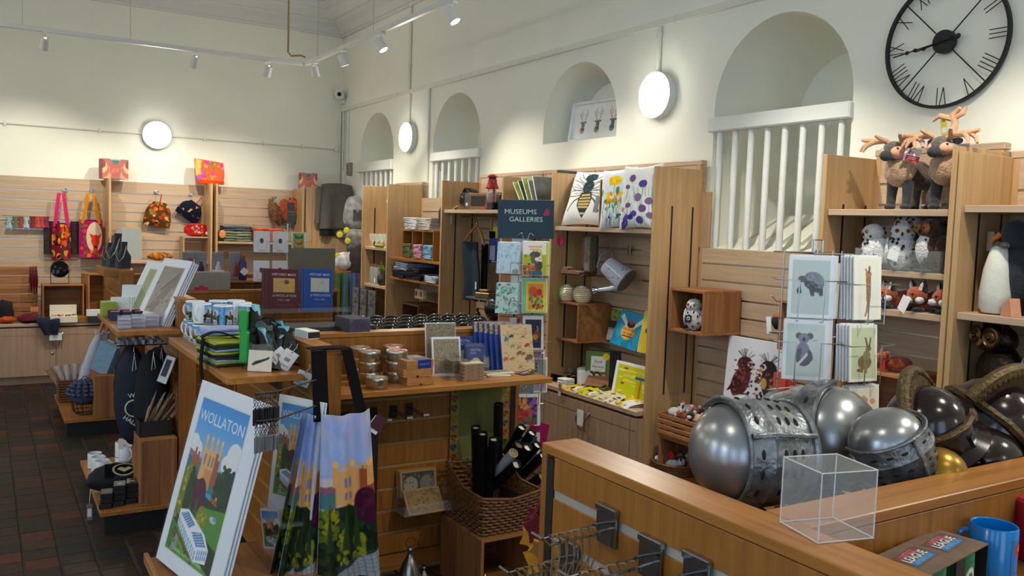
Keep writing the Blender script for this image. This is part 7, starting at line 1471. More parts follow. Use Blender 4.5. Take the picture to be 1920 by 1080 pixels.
base_cab('beech base cabinet under the shirt bay',(XW,7.531,0),RW,1.118)
def goblet(label,x,y): t = T('wine_glass',label,'glass',(x,y,1.4505),0,'stemmed glasses'); P('glass',B().lathe([(.022,0),(.02,.003),(.004,.006),(.004,.04),(.02,.055),(.03,.08),(.031,.13)],14,caps=False),clear('glassware',(216,224,214),.6,.05),t)
for i in range(8): goblet('stemmed glass on the upper shelf of the far bay, %s row, %s' % (('front','back')[i // 4],('first','second','third','fourth')[i % 4]),3.32 + .1 * (i // 4),8.05 - .11 * (i % 4))
for i in range(4): one('lime_ornament','small lime fruit lying before the stemmed glasses, %s' % ('first','second','third','fourth')[i],'ornament',B().ball((0,0,.018),(.02,.02,.018),10,7),mat('lime fruit',(120,150,40),.4,0,.2),(3.285,7.86 - .05 * i,1.4505),0,'lime fruits')
for i in range(4): t = T('storage_jar','glass jar with a cork lid in the far bay, %s' % ('far left','left behind','second','third')[i],'jar',(3.34 + .11 * (i % 2),8.03 - .10 * (i // 2) - .05 * (i % 2),1.0805)); P('glass',B().lathe([(.045,0),(.046,.16),(.04,.17)],16,caps=False),clear('jar glass',(170,176,172),.45,.05),t); P('lid',B().lathe([(.04,.165),(.04,.195),(0,.196)],14),mat('cork',(120,70,50),.8),t)
vp = T('plant_vase','pale green plant in a dark glass vase in the far bay','plant',(3.33,7.80,1.0805)); P('vase',B().lathe([(.035,0),(.05,.03),(.05,.09),(.04,.11)],16,caps=False),mat('dark vase',(50,60,46),.2),vp)
lf = B(); q = random.Random(4)
for i in range(24): a = q.uniform(0,6.28); r_ = q.uniform(.01,.06); lf.tube([(0,0,.09),(r_ * .6 * math.cos(a),r_ * .6 * math.sin(a),.15),(r_ * math.cos(a),r_ * math.sin(a),.18 + q.uniform(0,.06))],.009,5,taper=[.5,1,.15])
o = P('leaves',lf,mat('pale leaf',(130,144,76),.6,0,.25,20),vp); o['kind'] = 'stuff'
one('price_tag','white oval tag before the pale green plant','tag',B().ball((0,0,.04),(.016,.003,.03),10,6),white,(3.275,7.86,1.0805),RW)
wr = T('wrapped_roll','white roll hanging from a pale prong at the top of the far bay','roll',(3.44,7.78,1.90),RW); P('roll',B().at(rot=(0,PI / 2,0)).lathe([(.05,-.1),(.05,.1),(.02,.1)],16),white,wr); P('prong',B().tube([(-.16,0,.09),(-.05,0,.075),(.12,0,.07)],.006,6).tube([(-.16,.04,.085),(-.05,.03,.075),(.12,.03,.07)],.006,6),white,wr); P('hanger',B().cyl((.0,0,.045),(0,0,.075),.004,5),white,wr)
# ------------------------------------------------------------------ goods on the back wall
YS = 9.845
def floral(w,h,bg,cols,n,seed,r=.08): return Cv(w,h,bg).blobs(n,0,0,1,1,r,cols,seed).blobs(n // 2,0,0,1,1,r * .5,cols[::-1],seed + 9)
def gift(label,u,v,y,w,d,h,rz):
    p = ony(y,u,v); t = T('gift_box',label,'box',(p.x,y,2.046),rz); cv = Cv(70,46,(176,104,96))
    for s in (0,1):
        for k in range(4): cv.ell(s,.3 + .14 * k,.34 - k * .07,.5 - k * .10,[(206,160,110),(190,100,90),(212,180,130),(150,60,60)][k])
    cv.ell(.5,.42,.22,.32,(184,92,92)).text('JOY',.5,.42,.12,(230,160,50)).ell(.5,.86,.12,.12,(60,120,110)).rect(.3,.94,.7,1,(150,190,180)); pic(t,'print',cv,w,h,(0,-d / 2 - .001,0)); P('box',B().rbox(-w / 2,w / 2,-d / 2,d / 2,0,h,.002),mat('rose card',(150,76,78),.6,0,.1),t)
gift('patterned pink gift box with a teal clasp on the left divider',213,340,9.74,.25,.14,.20,R(8)); gift('patterned pink gift box on the divider beside the grey blanket',577,350,9.74,.20,.14,.185,R(-14))
t = T('shoulder_bag','floral orange and pink bag folded open on the right divider','bag',(2.115,9.74,2.046),R(6)); cv = floral(60,60,(214,96,44),[(226,60,130),(150,90,170),(230,130,110),(120,120,50),(236,150,60)],26,4,.09).rect(0,0,1,.16,(190,66,20)).poly([(0,.3),(0,1),(.22,.95),(.16,.4)],(206,170,90)); P('bag',B().prism([(-.13,0),(.15,0),(.12,.235),(-.155,.265)],-.03,.05),mat('orange cloth',(190,84,40),.9),t); pic(t,'print',cv,1,1,m=prf,fn=lambda u,v: ((u - .5) * (.27 + .03 * math.sin(v * 3)) - .005 - .02 * v * (1 - u),-.034 - .02 * math.sin(PI * u) * (1 - v),v * (.235 + .03 * (1 - u))))
def hookb(p,lb): t = T('slat_hook',lb,'hook',p,0,'hooks on the back wall'); P('prong',B().tube([(0,.0,0),(0,-.11,-.005),(0,-.12,.015)],.004,6),chrome,t); P('plate',B().rbox(-.02,.02,-.004,0,-.015,.015,.001),chrome,t)
for i,(u,v) in enumerate(((122,356),(172,357),(293,360),(358,365),(512,371),(545,372))): hookb(ony(YS,u,v),'chrome hook on the back wall slats above the %s' % ('yellow strapped tote','fox tote','floral pouch','navy pouch','knitted gloves','woollen hats')[i])
def tote(label,u,vt,vb,w,cv,strap,drop,y=9.78,rz=0):
    a,b = ony(y,u,vt),ony(y,u,vb); t = T('tote_bag',label,'bag',(b.x,y,b.z),rz,None); h = a.z - b.z
    pic(t,'print',cv,1,1,m=prf,fn=lambda p,q: ((p - .5) * w,-.035 * math.sin(PI * p) - .01,q * h + .012 * math.sin(PI * p) * (q - .5) * -2)); P('back',B().box(-w / 2,w / 2,-.004,.004,0,h),mat('dark bag cloth',(40,20,30),.9,0,.4,20),t)
    sc = Cv(8,60,strap).blobs(16,0,0,1,1,.5,[strap,(206,120,20),(190,40,90) if strap[1] < 120 else (226,170,40)],3,.1)
    for s in (-1,1): pic(t,'strap',sc,1,1,m=prf,fn=lambda p,q,s=s: (s * (.12 * w + (w * .22) * (1 - q)) + (p - .5) * .035,-.03,h * .9 + (drop + h * .1) * q))
    return t
fox_ = Cv(60,96,(176,16,90)).blobs(24,0,.0,.4,1,.07,[(90,100,50),(200,80,60),(170,20,80)],3).ell(.64,.56,.34,.40,(214,190,160)).poly([(.42,.66),(.52,.52),(.88,.52),(.96,.66),(.80,.60),(.66,.60)],(206,52,28)).ell(.69,.46,.18,.16,(206,52,28)).poly([(.56,.46),(.82,.46),(.78,.18),(.60,.18)],(206,52,28)).ell(.69,.30,.07,.03,(30,20,26)).blobs(14,.3,.02,1,.2,.08,[(84,110,50),(210,120,30),(190,60,60)],5)
tote('magenta tote bag with a fox face and mustard straps',170,412,485,.215,fox_,(196,120,14),.27)
tote('dark floral tote bag with long pink and yellow patterned straps',115,418,488,.17,floral(50,60,(120,16,44),[(206,90,20),(40,70,40),(190,30,70),(214,140,30),(40,20,30)],40,6,.10),(196,40,96),.30)
for u,w,lb in ((97,.14,'left'),(143,.1,'right')): a = ony(9.815,u,415); one('tote_bag','dark tote bag hanging behind the patterned straps, on the %s' % lb,'bag',B().sheet(lambda p,q,w=w: ((p - .5) * w,-.01 * math.sin(p * 6),-.33 * q),8,6,.01),mat('dark floral cloth',(34,26,28),.9,0,.8,24),(a.x,9.815,a.z))
fc = [(150,176,180),(96,110,84),(150,60,40),(156,186,196),(120,30,40),(190,70,40),(170,60,60),(140,30,60)]
for i,u in enumerate((17,29,39,49,61,71,79,87)): p = ony(YS - .04,u,406); one('scarf_bow','fish tail shaped cloth bow in the row at the left, %s' % ('first','second','third','fourth','fifth','sixth','seventh','last')[i],'scarf',B().sheet(lambda a,b: ((a - .5) * .055 * (.35 + 1.3 * abs(b - .45)),-.012 * math.sin(a * PI),-.11 * b),6,8,.006),mat('bow cloth %d' % i,fc[i],.8,0,.5,60),p,0,'cloth bows')
one('scarf_rail','thin rail carrying the row of cloth bows','rail',B().cyl((-.05,0,0),(.42,0,0),.004,6),chrome,ony(YS - .035,14,404))
def pouch(label,u,v,w,h,cv,rot,hang,m):
    p = ony(9.80,u,v); t = T('pouch',label,'pouch',p,(0,rot,0)); P('back',B().ball((0,.0,0),(w / 2,.03,h / 2),14,10),m,t); pic(t,'print',cv,1,1,m=prf,fn=lambda a,b: ((a - .5) * w * (1.12 - .62 * b * b) * (1 - .35 * max(0,.3 - b)),-.035 * math.sin(PI * a) * math.sin(PI * b) - .018,(b - .5) * h)); 
    if hang: P('cord',B().tube([(0,-.01,h * .45),(.0,-.03,h * .6),(0,-.04,h * .45 + hang)],.006,5),mat('red cord',(180,60,50),.7),t)
pouch('floral pouch in brown and orange hanging on the middle bay',296,402,.26,.26,floral(60,60,(84,54,24),[(206,80,24),(210,180,110),(120,110,40),(60,34,24),(170,60,30)],34,8,.08),R(8),.10,mat('olive pouch',(74,52,28),.9))
pouch('navy embroidered pouch hanging tilted by a pink tassel',357,395,.25,.20,floral(50,40,(18,22,36),[(18,22,36),(150,60,60),(190,150,120),(20,24,40)],22,2,.05),R(36),.10,mat('navy pouch',(16,20,32),.9))
p = ony(9.72,367,440); t = T('pouch','bright red embroidered pouch sitting on the small wooden frame','pouch',(p.x,9.72,1.478),R(4)); P('body',B().ball((0,0,.068),(.125,.05,.068),16,10,f=lambda d: 1.0 + .12 * abs(d.x * d.z)),mat('red felt',(176,22,16),.95,0,.08,30),t); cv = Cv(60,36,(176,22,16)).blobs(22,.2,.15,.8,.85,.06,[(120,160,170),(210,120,60),(160,30,90),(206,170,140)],5); pic(t,'print',cv,1,1,m=prf,fn=lambda a,b: ((a - .5) * .2,-.052 * math.cos((a - .5) * 2),.012 + .11 * b)); P('tag',B().box(.09,.115,-.05,-.048,.02,.05),white,t)
opencrate('display_stand','small wooden frame under the red pouch',(1.955,9.72,1.2105),0,.27,.2,.262,.014,(beechX,beechV),'stand',1,False)
mr = T('table_mirror','rounded table mirror with a thin wooden rim on the middle bay shelf','mirror',(1.305,9.72,1.2105),(R(-8),0,0))
rp = lambda w,h,r: [(sx * (w / 2 - r) + r * math.cos(a),(h / 2 + sz * (h / 2 - r)) + r * math.sin(a)) for sx,sz,a0 in ((1,1,0),(-1,1,90),(-1,-1,180),(1,-1,270)) for a in [R(a0 + 30 * k) for k in range(4)]]
P('rim',B().prism(rp(.25,.345,.03),0,.014),mat('mirror rim wood',(190,140,90),.5),mr); P('glass',B().prism([(x,z + .006) for x,z in rp(.236,.333,.026)],-.002,-.0),mat('mirror glass',(206,214,210),.08,.75,0),mr)
t = T('rolled_pouch','rolled floral pouch lying on the middle bay shelf','pouch',(1.60,9.70,1.2105)); P('roll',B().at((0,0,.045),(0,PI / 2,0)).ball((0,0,0),(.044,.05,.13),14,12),mat('floral roll',(150,90,20),.9,0,.9,36),t)
for i in range(3): fold('folded_scarf',['sage checked scarf, lowest in its pile','sage scarf, middle of its pile','charcoal patterned scarf on top of the sage ones'][i],'scarf',.30,.2,.055,[mat('scarf %d' % i,((110,116,90),(120,126,98),(70,76,78))[i],.95,0,.5,24)],(2.385,9.70,1.43 + i * .057),0,'scarf pile',.006,i)
for i in range(3): fold('folded_scarf','orange patterned scarf in the right pile, %s' % ('lowest','middle','topmost')[i],'scarf',.30,.2,.05,[mat('orange scarf',(206,84,50),.95,0,.5,16)],(2.71,9.70,1.43 + i * .052),0,'orange scarves',.008,i + 4)
one('scarf_shelf','beech shelf under the folded scarves','ledge',B().rbox(2.17,3.06,9.60,9.855,1.405,1.429,.002),beechX); one('orange_tag','orange swing tag below the sage scarves','tag',B().ball((0,0,0),(.035,.004,.045),12,8),mat('orange tag',(220,130,80),.5),ony(9.58,417,439))
for i,(u,v,c) in enumerate(((512,395,(110,80,50)),(520,402,(90,60,34)),(535,395,(150,60,30)),(548,398,(80,84,50)),(553,392,(170,70,30)))): p = ony(9.76,u,v); one('woollen_hat' if i > 1 else 'knitted_glove','%s hanging %s on the right back bay' % (('striped brown knitted glove','darker knitted glove','rust woollen hat','olive woollen hat','orange woollen hat')[i],('first','second','left','lower middle','right')[i]),'hat' if i > 1 else 'glove',B().ball((0,0,0),(.05 if i < 2 else .07,.04,.13),14,12,nz=.25,seed=i),mat('wool %d' % i,c,.98,0,.5,40,.5,90),(p.x,p.y,p.z),(0,R(-14),0))
bl_ = T('blanket','grey woven blanket with a dark fringe over the corner panel','blanket',(3.46,9.50,2.095)); P('cloth',B().sheet(lambda a,b: (-.17 + .36 * a - .02 * b,.012 - .035 * math.sin(a * 10) * b - .05 * min(1,b * 6),.0 - .50 * b + .02 * math.sin(a * PI)),24,12,.016),mat('grey weave',(92,88,80),.98,0,.2,90,.4,240),bl_); P('cloth',B().sheet(lambda a,b: (-.225 + .08 * a - .03 * b,-.03 - .02 * math.sin(a * 5),-.02 - .42 * b),6,8,.016),mat('grey weave',(92,88,80)),bl_)
fr2 = B()
for i in range(34): x = -.17 + .36 * i / 33; fr2.tube([(x - .02,-.03 - .035 * math.sin(i / 3.3),-.50),(x - .022,-.032 - .035 * math.sin(i / 3.3),-.575)],.007,5)
o = P('fringe',fr2,mat('dark fringe',(26,30,34),.95,0,.2),bl_); o['kind'] = 'stuff'
# left end: crate, necklaces, round mirror, boxes, cloths
WZ = .6005
cr = T('plank_crate','dark plank crate on its end at the left edge','crate',(.16,9.62,WZ))
for i in range(6): P('plank',B().rbox(-.32,.30,-.01,.01,.02 + i * .089,.02 + i * .089 + .078,.003),pineX,cr)
for x in (-.3,.28): P('batten',B().rbox(x - .02,x + .02,.011,.03,0,.55,.002),pineV,cr)
nk = mat('dark red beads',(84,12,24),.3,0,.3); gb = mat('gold chain',(190,140,60),.3,.9)
for i,u in enumerate((57,62,67)): p = ony(9.56,u,500); t = T('necklace','dark red bead necklace with gold chain over the crate edge, %s' % ('left','middle','right')[i],'necklace',p,0,'red necklaces'); P('beads',B().tube([(0,0,0),(.012,-.02,-.14),(.008,-.02,-.26),(-.006,-.02,-.14),(0,0,0)],.010,6),nk,t); P('chain',B().tube([(0,-.02,-.25),(.006,-.02,-.38)],.003,5),gb,t); P('tag',B().ball((.008,-.02,-.42),(.014,.004,.03),10,6),mat('coral tag',(206,110,80),.5),t)
p = ony(9.60,112,533); t = T('round_mirror','round dark mirror in a wire stand on the wooden box','mirror',(p.x,9.60,.977)); P('disc',B().at((0,0,.145),(PI / 2 + R(-8),0,0)).lathe([(.083,-.006),(.083,.006),(.078,.008),(0,.008)],30),mat('dark mirror',(20,18,20),.08,.6),t); P('stand',B().tube([(-.08,-.02,0),(-.08,0,.12),(-.08,0,.15)],.004,5).tube([(.08,-.02,0),(.08,0,.12),(.08,0,.15)],.004,5).tube([(-.08,-.02,.004),(.08,-.02,.004)],.004,5),black,t)
opencrate('display_cube','wooden box holding a trinket tray under the round mirror',(.68,9.63,WZ),0,.37,.22,.375,.016,(pineX,pineV),'display cube',1)
t = T('trinket_tray','cream tray of small coloured trinkets in front of the wooden box','tray',(.68,9.515,WZ)); P('tray',B().rbox(-.12,.12,-.05,.05,0,.065,.003),cream,t); bd = B(); q = random.Random(6)
for _ in range(30): bd.ball((q.uniform(-.11,.11),q.uniform(-.045,.045),.07),q.uniform(.006,.012),6,4,q.randrange(4))
o = P('trinkets',bd,[mat('trinket %d' % i,c,.3) for i,c in enumerate(((200,50,40),(90,40,90),(200,180,140),(120,60,40)))],t); o['kind'] = 'stuff'; P('lid',B().rbox(-.12,.12,.05,.056,.03,.17,.002),cream,t)
opencrate('display_cube','tall wooden box right of the trinket tray',(1.0,9.62,.66),R(14),.26,.2,.42,.014,(pineX,pineV),'display cube',1); one('wood_plank','orange plank under the tall wooden box','plank',B().rbox(-.20,.22,-.16,.14,0,.057,.003),oakX,(.98,9.64,WZ))
p = onz(WZ,165,598); t = T('book_box','white and dark green box lying on the cabinet top','box',(1.02,9.44 + .05,WZ)); P('lower',B().rbox(-.13,.15,-.03,.03,0,.06,.002),mat('dark green box',(34,46,46),.5),t); P('upper',B().rbox(-.14,.15,-.03,.03,.0605,.125,.002),paper,t)
for i,(x,y,rx,ry,rz_,c,lb) in enumerate(((.20,9.53,.07,.05,.035,(176,70,24),'orange cloth bundle'),(.37,9.53,.09,.06,.045,(90,12,30),'dark red cloth bundle'),(.47,9.56,.10,.06,.03,(30,96,90),'teal cloth bundle'),(.18,9.57,.08,.04,.11,(22,20,22),'black feathery bundle'))): one('cloth_bundle','%s lying on the cabinet at the left edge' % lb,'cloth',B().ball((0,0,rz_),(rx,ry,rz_),16,10,nz=.3,seed=i),mat('bundle %d' % i,c,.95,0,.3,30,.4,60),(x,y,WZ))
one('navy_scarf','navy cloth hanging over the cabinet edge above the white label','scarf',B().sheet(lambda a,b: (-.12 + .24 * a * (1 - .6 * b) + .11 * b,-.075 * min(1,b * 3) + .06 - .012 * math.sin(a * 9),.035 * (1 - b) - .16 * max(0,b - .25)),12,10,.012),mat('navy cloth',(16,22,44),.95,0,.2),(.53,9.465,WZ + .008))
# ------------------------------------------------------------------ far gondola: necklace busts, bottles, card rack, grey sign back
wallx(gC,.996,2.4,8.305,.08,1.16,(1,0),True,False); P('shelf',B().rbox(1.45,2.38,7.98,8.303,1.098,1.12,.002),oakX,gC)
bus = mat('slate velvet',(30,38,46),.9,0,.1,30,sheen=.3)
for i,(u,v,y,k,rz) in enumerate(((203,498,7.75,.95,-20),(216,492,7.62,1.35,-25),(230,501,7.40,1.05,-20))):
    p = ony(y,u,v); t = T('necklace_bust','dark slate necklace bust on the far gondola, %s' % ('leftmost','tallest in the middle','rightmost')[i],'display bust',(p.x,y,1.263 if i else 1.263),R(rz)); t.scale = (k,k,k)
    P('bust',B().sheet(lambda a,b: ((a - .5) * .112 * (1 if b < .45 else max(.42,1 - (b - .45) * 2.4)),-.05 * math.sin(PI * a) * (1 - .5 * b) + .05 * b,.20 * b),12,14,.02),bus,t); P('chain',B().tube([(-.03,-.012,.17),(-.035,-.052,.10),(-.01,-.066,.05),(.02,-.062,.09),(.03,-.012,.17)],.003,5),chrome,t)
one('bust_plinth','oak block under the necklace busts','block',B().rbox(.80,1.02,7.32,7.86,1.2,1.2625,.003),oakX)
btl = [(346,(190,192,196)),(365,(44,36,56)),(388,(186,186,190)),(434,(160,84,50)),(458,(44,30,84))]
for i,(u,c) in enumerate(btl[:4]):
    p = ony(8.12,(352,376,408,440)[i],520); t = T('bottle_box','grey window box with a %s flask inside, %s on the far shelf' % (('white','dark plum','pale','copper')[i],('first','second','third','last')[i]),'box',(p.x,8.12,1.1205),R(-6)); P('box',B().rbox(-.048,.048,-.04,.04,0,.25,.002),mat('grey flask box',(126,130,140),.5,0,.08,20),t); P('flask',B().at((.0,-.041,.0),(0,0,0),(1,.12,1)).lathe([(.022,.03),(.024,.04),(.024,.12),(.012,.14),(.013,.165),(0,.167)],14),mat('flask %d' % i,c,.3,.3),t)
for u,c,h,lb in ((356,(214,214,214),.20,'white flask with a copper cap standing before the boxes'),(455,(52,34,100),.235,'purple flask with a copper cap at the right of the boxes')): p = ony(8.02,u,522); t = T('flask',lb,'flask',(p.x,8.02,1.1205)); P('body',B().lathe([(.034,0),(.036,.01),(.036,h * .68),(.018,h * .82),(.018,h * .86)],18),mat(lb[:5] + ' flask',c,.3,.2),t); P('cap',B().lathe([(.020,h * .86),(.021,h * .87),(.021,h),(0,h + .002)],16),mat('copper cap',(176,96,66),.3,.5),t)
t = T('flask_tag','white square tag on the purple flask','tag',ony(7.96,458,509),(0,R(40),0)); P('card',B().box(-.028,.028,-.001,.001,-.028,.028),white,t)
for i in range(3): one('white_bowl','white bowl in the stack in front of the flask boxes, %s' % ('lowest','middle','topmost')[i],'bowl',B().lathe([(.03,0),(.055,.02),(.058,.045),(.054,.045),(.03,.006)],20,caps=False),white,(ony(7.99,410,520).x,8.03,1.1205 + i * .022),0,'white bowls')
gb_ = T('card_bin','pale grey card bin with a small magenta label on the gondola wall top','bin',(ony(6.13,388,540).x,6.13,1.1905)); P('bin',B().rbox(-.13,.15,-.035,.035,0,.125,.003),mat('pale grey board',(134,130,122),.6),gb_); P('label',B().box(-.09,.0,-.037,-.0355,0,.022).box(-.06,-.03,-.037,-.0355,.022,.034),mat('magenta label',(176,14,90),.5),gb_)
one('sign_board','back of a large taupe board standing on the gondola wall top','board',B().rbox(-.175,.175,-.004,.004,0,.30,.002),mat('taupe board',(104,98,86),.7,0,.05),(ony(6.13,585,540).x,6.13,1.1905),R(2)); one('enamel_tin','white enamel tin with blue pictures behind the mirror shelf','tin',B().lathe([(.06,0),(.062,.06),(.064,.065)],20),mat('blue white enamel',(150,180,206),.3,0,.4,24),(ony(8.15,270,510).x + .1,8.12,1.1))
rk3 = T('card_rack','far wire card spinner of white backed cards by the folded scarves','card rack',(2.08,6.8,0)); P('post',B().cyl((0,0,.02),(0,0,1.66),.007,8),wire,rk3); P('foot',B().lathe([(.14,0),(.14,.01),(0,.02)],18),wire,rk3)
for j,(u,k) in enumerate(((490,'w'),(525,'w'),(560,'b'))):
    p0 = ony(6.75,u,470); rackwires(rk3,Vector((p0.x - 2.08,-.06,0)),R(-12 + 6 * j),.15,1.1,1.66,[1.43,1.20],.09)
    for z in (1.43,1.20):
        for i in range(3):
            t = T('greeting_card','%s card on the far spinner, %s row%s' % (('first white backed','second white backed','butterfly')[j],'upper' if z > 1.3 else 'lower',('',', behind',', rearmost')[i]),'card',(p0.x + .004 * i,6.74 + .008 * i,z),(R(-5),0,R(-12 + 6 * j))); P('card',B().rbox(-.06,.06,0,.004,0,.165,.0006),white,t)
            if i == 0:
                cv = Cv(30,42,(214,214,216)).ell(.5,.55,.12,.12,(60,66,74)).rect(.3,.08,.7,.12,(150,150,150)) if k == 'w' else Cv(36,48,(214,216,206)).rect(.1,.02,.85,.96,(140,160,60)).poly([(.5,.75),(.2,.9),(.25,.68),(.75,.68),(.8,.9)],(20,90,90)).poly([(.5,.48),(.2,.6),(.3,.38),(.7,.38),(.8,.6)],(190,60,30)).poly([(.5,.2),(.2,.3),(.3,.1),(.7,.1),(.8,.3)],(110,20,26)); pic(t,'print',cv,.118,.163,(0,-.0007,.001))
t = T('rack_sign','slim grey sign MUSEUMS & GALLERIES seen side on over the far card spinner','sign',(ony(6.85,545,425).x,6.85,1.63),R(-8)); P('board',B().rbox(-.028,.028,-.003,.003,0,.20,.001),mat('sign grey',(74,76,76),.5),t); cv = Cv(24,80,(74,76,76)).text('MUSEUMS',.5,.62,.14,(190,190,190)).text('GALLERIES',.5,.50,.12,(190,190,190)); pic(t,'print',cv,.055,.198,(0,-.0036,.001))
# books on the clear ledge before that wall
def mapbook(label,uL,uR,base,acc,mapc,yr):
    pL,pR = ony(5.77,uL,588),ony(5.77,uR,586); cv = Cv(150,206,base).text('HISTORIC MAPS',.53,.87,.074,(214,210,206),bold=.01).rect(.2,.46,.88,.79,mapc[0]); q = random.Random(len(label))
    for _ in range(12): x,y = q.uniform(.22,.86),q.uniform(.48,.77); cv.line([(x,y),(min(.87,x + q.uniform(0,.2)),min(.78,max(.47,y + q.uniform(-.1,.1))))],.008,mapc[1])
    cv.ell(.62,.70,.08,.05,mapc[2]).text('of WOLLATON',.54,.38,.078,(214,210,206),shear=.2).text(yr,.52,.28,.05,(206,196,190)).rect(.3,.17,.9,.176,(150,90,70)).text('.....',.86,.13,.03,(160,110,100)); w = (pR - pL).length
    t = T('map_book',label,'book',((pL.x + pR.x) / 2,5.77,1.0625),(R(-9),R(2),R(-3))); P('cover',B().rbox(-w / 2,w / 2,0,.014,0,.297,.002),mat(label[:7] + ' cover',base,.45),t); P('spine_groove',B().box(-w / 2 + .016,-w / 2 + .019,-.0012,0,.001,.296),mat('spine shadow',acc,.6),t); pic(t,'print',cv,w * .86,.294,(.016,-.0008,.0015),m=prt)
mapbook('maroon book titled Historic Maps of Wollaton on the clear ledge',491,559,(84,24,40),(50,14,26),[(200,160,90),(150,110,60),(90,74,66)],'1774 to 1888'); mapbook('blue book titled Historic Maps of Wollaton on the clear ledge',564,622,(16,74,160),(10,50,110),[(190,192,190),(140,146,150),(170,172,180)],'1901 to 1955')
one('book_ledge','clear ledge holding the two map books','ledge',B().box(1.50,2.22,5.755,6.088,1.058,1.062).box(1.50,2.22,5.752,5.755,1.058,1.09),acry)
# ------------------------------------------------------------------ gondola A: shelf of prints and trinkets, hanging bags, floor decks
M2 = frame3(Vector((.765,5.42,1.083)),Vector((.935,5.40,1.435)),Vector((1.015,5.01,1.435)))
pk = Cv(50,90,(130,120,112)).poly([(.1,.1),(.9,.95),(.95,.7),(.4,.0)],(92,82,74)).blobs(40,0,0,1,.7,.05,[(90,84,70),(150,140,128),(190,100,96),(70,62,54)],3).poly([(.3,.5),(.9,.9),(.92,.86),(.35,.46)],(64,50,50))
art_stack(('white mounted print of grasses and a heron in the slanting rack','white mounted print behind the grass print','prints behind the grass print'),M2,.40,.395,pk,(.06,.05,.05,.06),4)
lf_ = Cv(30,80,(140,150,96)).blobs(20,0,0,1,1,.12,[(150,160,110),(120,132,84)],2)
art_stack(('white mounted print with a green strip picture left of the grass print','',''),M2 @ Matrix.Translation((-.30,.025,0)),.29,.37,lf_,(.10,.08,.05,.06),1)
one('print_rest','white support behind the slanting prints','stand',B().rbox(.893,.906,5.05,5.6,1.081,1.2,.002),paper)
for i in range(9): t = T('white_card','white card standing in the row of cards on the print shelf, %s' % ('first','second','third','fourth','fifth','sixth','seventh','eighth','last')[i],'card',(.70 + .012 * i,5.62,1.0805),(R(-14),0,R(-20)),'white cards on the print shelf'); P('card',B().rbox(-.055,.055,0,.005,0,.115 if i < 5 else .19,.001),white if i % 2 else paper,t)
for i in range(8): c = T('trinket_case','small dark case with a pink top on the print shelf, %s' % ('first','second','third','fourth','fifth','sixth','seventh','eighth')[i],'box',(.65 + .065 * (i % 4),5.40 + .10 * (i // 4),1.0805),R(-10),'trinket cases'); P('case',B().rbox(-.026,.026,-.026,.026,0,.05,.003),mat('dark violet case',(40,34,66),.3),c); P('top',B().box(-.02,.02,-.02,.02,.0502,.0512),mat('pink top',(190,90,90),.4),c)
one('lime_box','lime green box at the left of the small dark cases','box',B().rbox(-.04,.04,-.06,.06,0,.085,.002),mat('lime card',(150,170,50),.5),(.645,5.66,1.0805))
cl = clear('clear case',(200,206,230),.55,.1)
for i in range(12): t = T('clear_case','clear plastic case stacked at the front of the print shelf, %s pile, %s' % (('left','middle','right','inner')[i // 3],('lowest','middle','topmost')[i % 3]),'case',(.65 + .075 * (i // 3),5.02 + .06 * (i // 6) + .04 * ((i // 3) % 2),1.0805 + .022 * (i % 3)),R(-6),'clear plastic cases'); P('case',B().rbox(-.034,.034,-.05,.05,0,.021,.002),cl,t); P('insert',B().box(-.028,.028,-.042,.042,.004,.006),mat('silver insert',(150,152,165),.4,.3),t)
# bags and clips on a rail
rl_ = T('bag_rail','dark wire rail with silver clips carrying the black drawstring bags','rail',(0,0,0)); P('rail',B().tube([(.905,5.22,.955),(.64,5.22,.955),(.64,5.34,.955),(.905,5.34,.955)],.004,6),black,rl_)
for i in range(12): P('clip',B().rbox(-.014,.014,-.012,.012,0,.03,.003),mat('silver clip',(150,160,168),.3,.6),rl_,(.66 + .04 * (i % 6),5.22 + .10 * (i // 6),.958),(0,0,.3 * i))
bagm = mat('black drawstring cloth',(13,13,17),.8,0,.3,14,.3,30); nvb = mat('navy drawstring cloth',(16,22,40),.75,0,.3,14,.3,30)
for i,(x,y,w,z0,z1,m_,lb) in enumerate(((.70,5.14,.17,.42,.93,nvb,'navy drawstring bag with a pale crescent emblem, hanging leftmost'),(.79,5.08,.17,.37,.94,bagm,'long black drawstring bag hanging in the middle'),(.855,5.22,.16,.46,.94,bagm,'black drawstring bag nearest the gondola'),(.72,5.30,.18,.50,.94,bagm,'black drawstring bag at the back of the rail'))):
    t = T('drawstring_bag',lb,'bag',(x,y,z0),R(-12)); P('bag',B().ball((0,0,(z1 - z0) / 2),(w / 2,.035,(z1 - z0) / 2),16,14,nz=.12,seed=i + 3),m_,t); P('cord',B().tube([(.02,-.03,z1 - z0 - .02),(.03,-.05,z1 - z0 - .09),(.01,-.05,z1 - z0 - .1),(.02,-.03,z1 - z0)],.0016,4),white,t)
    if i == 0:
        P('emblem',B().at((.02,-.040,.20),(PI / 2,0,0)).lathe([(.05,0),(.042,.0015)],20,caps=False,a0=R(90),a1=R(270)),mat('gilt print',(190,186,150),.6),t); text(t,'HALL',.035,(.0,-.042,.13),white,rot=(0,R(35),0)); text(t,'WOL',.035,(.03,-.042,.275),white,rot=(0,R(-10),0)); P('tag',B().box(-.06,-.035,-.03,-.028,-.03,.03),cream,t)
sp_ = frame3(Vector((.815,5.02,.78)),Vector((.875,5.02,.925)),Vector((.90,4.915,.925))); art_stack(('small white mounted night print in a clear pocket beside the black bags','',''),sp_,.11,.15,Cv(30,44,(24,40,56)).blobs(24,0,0,1,1,.1,[(30,60,80),(16,26,38),(50,70,90),(90,60,60)],2),(.022,.02,.02,.035),1)
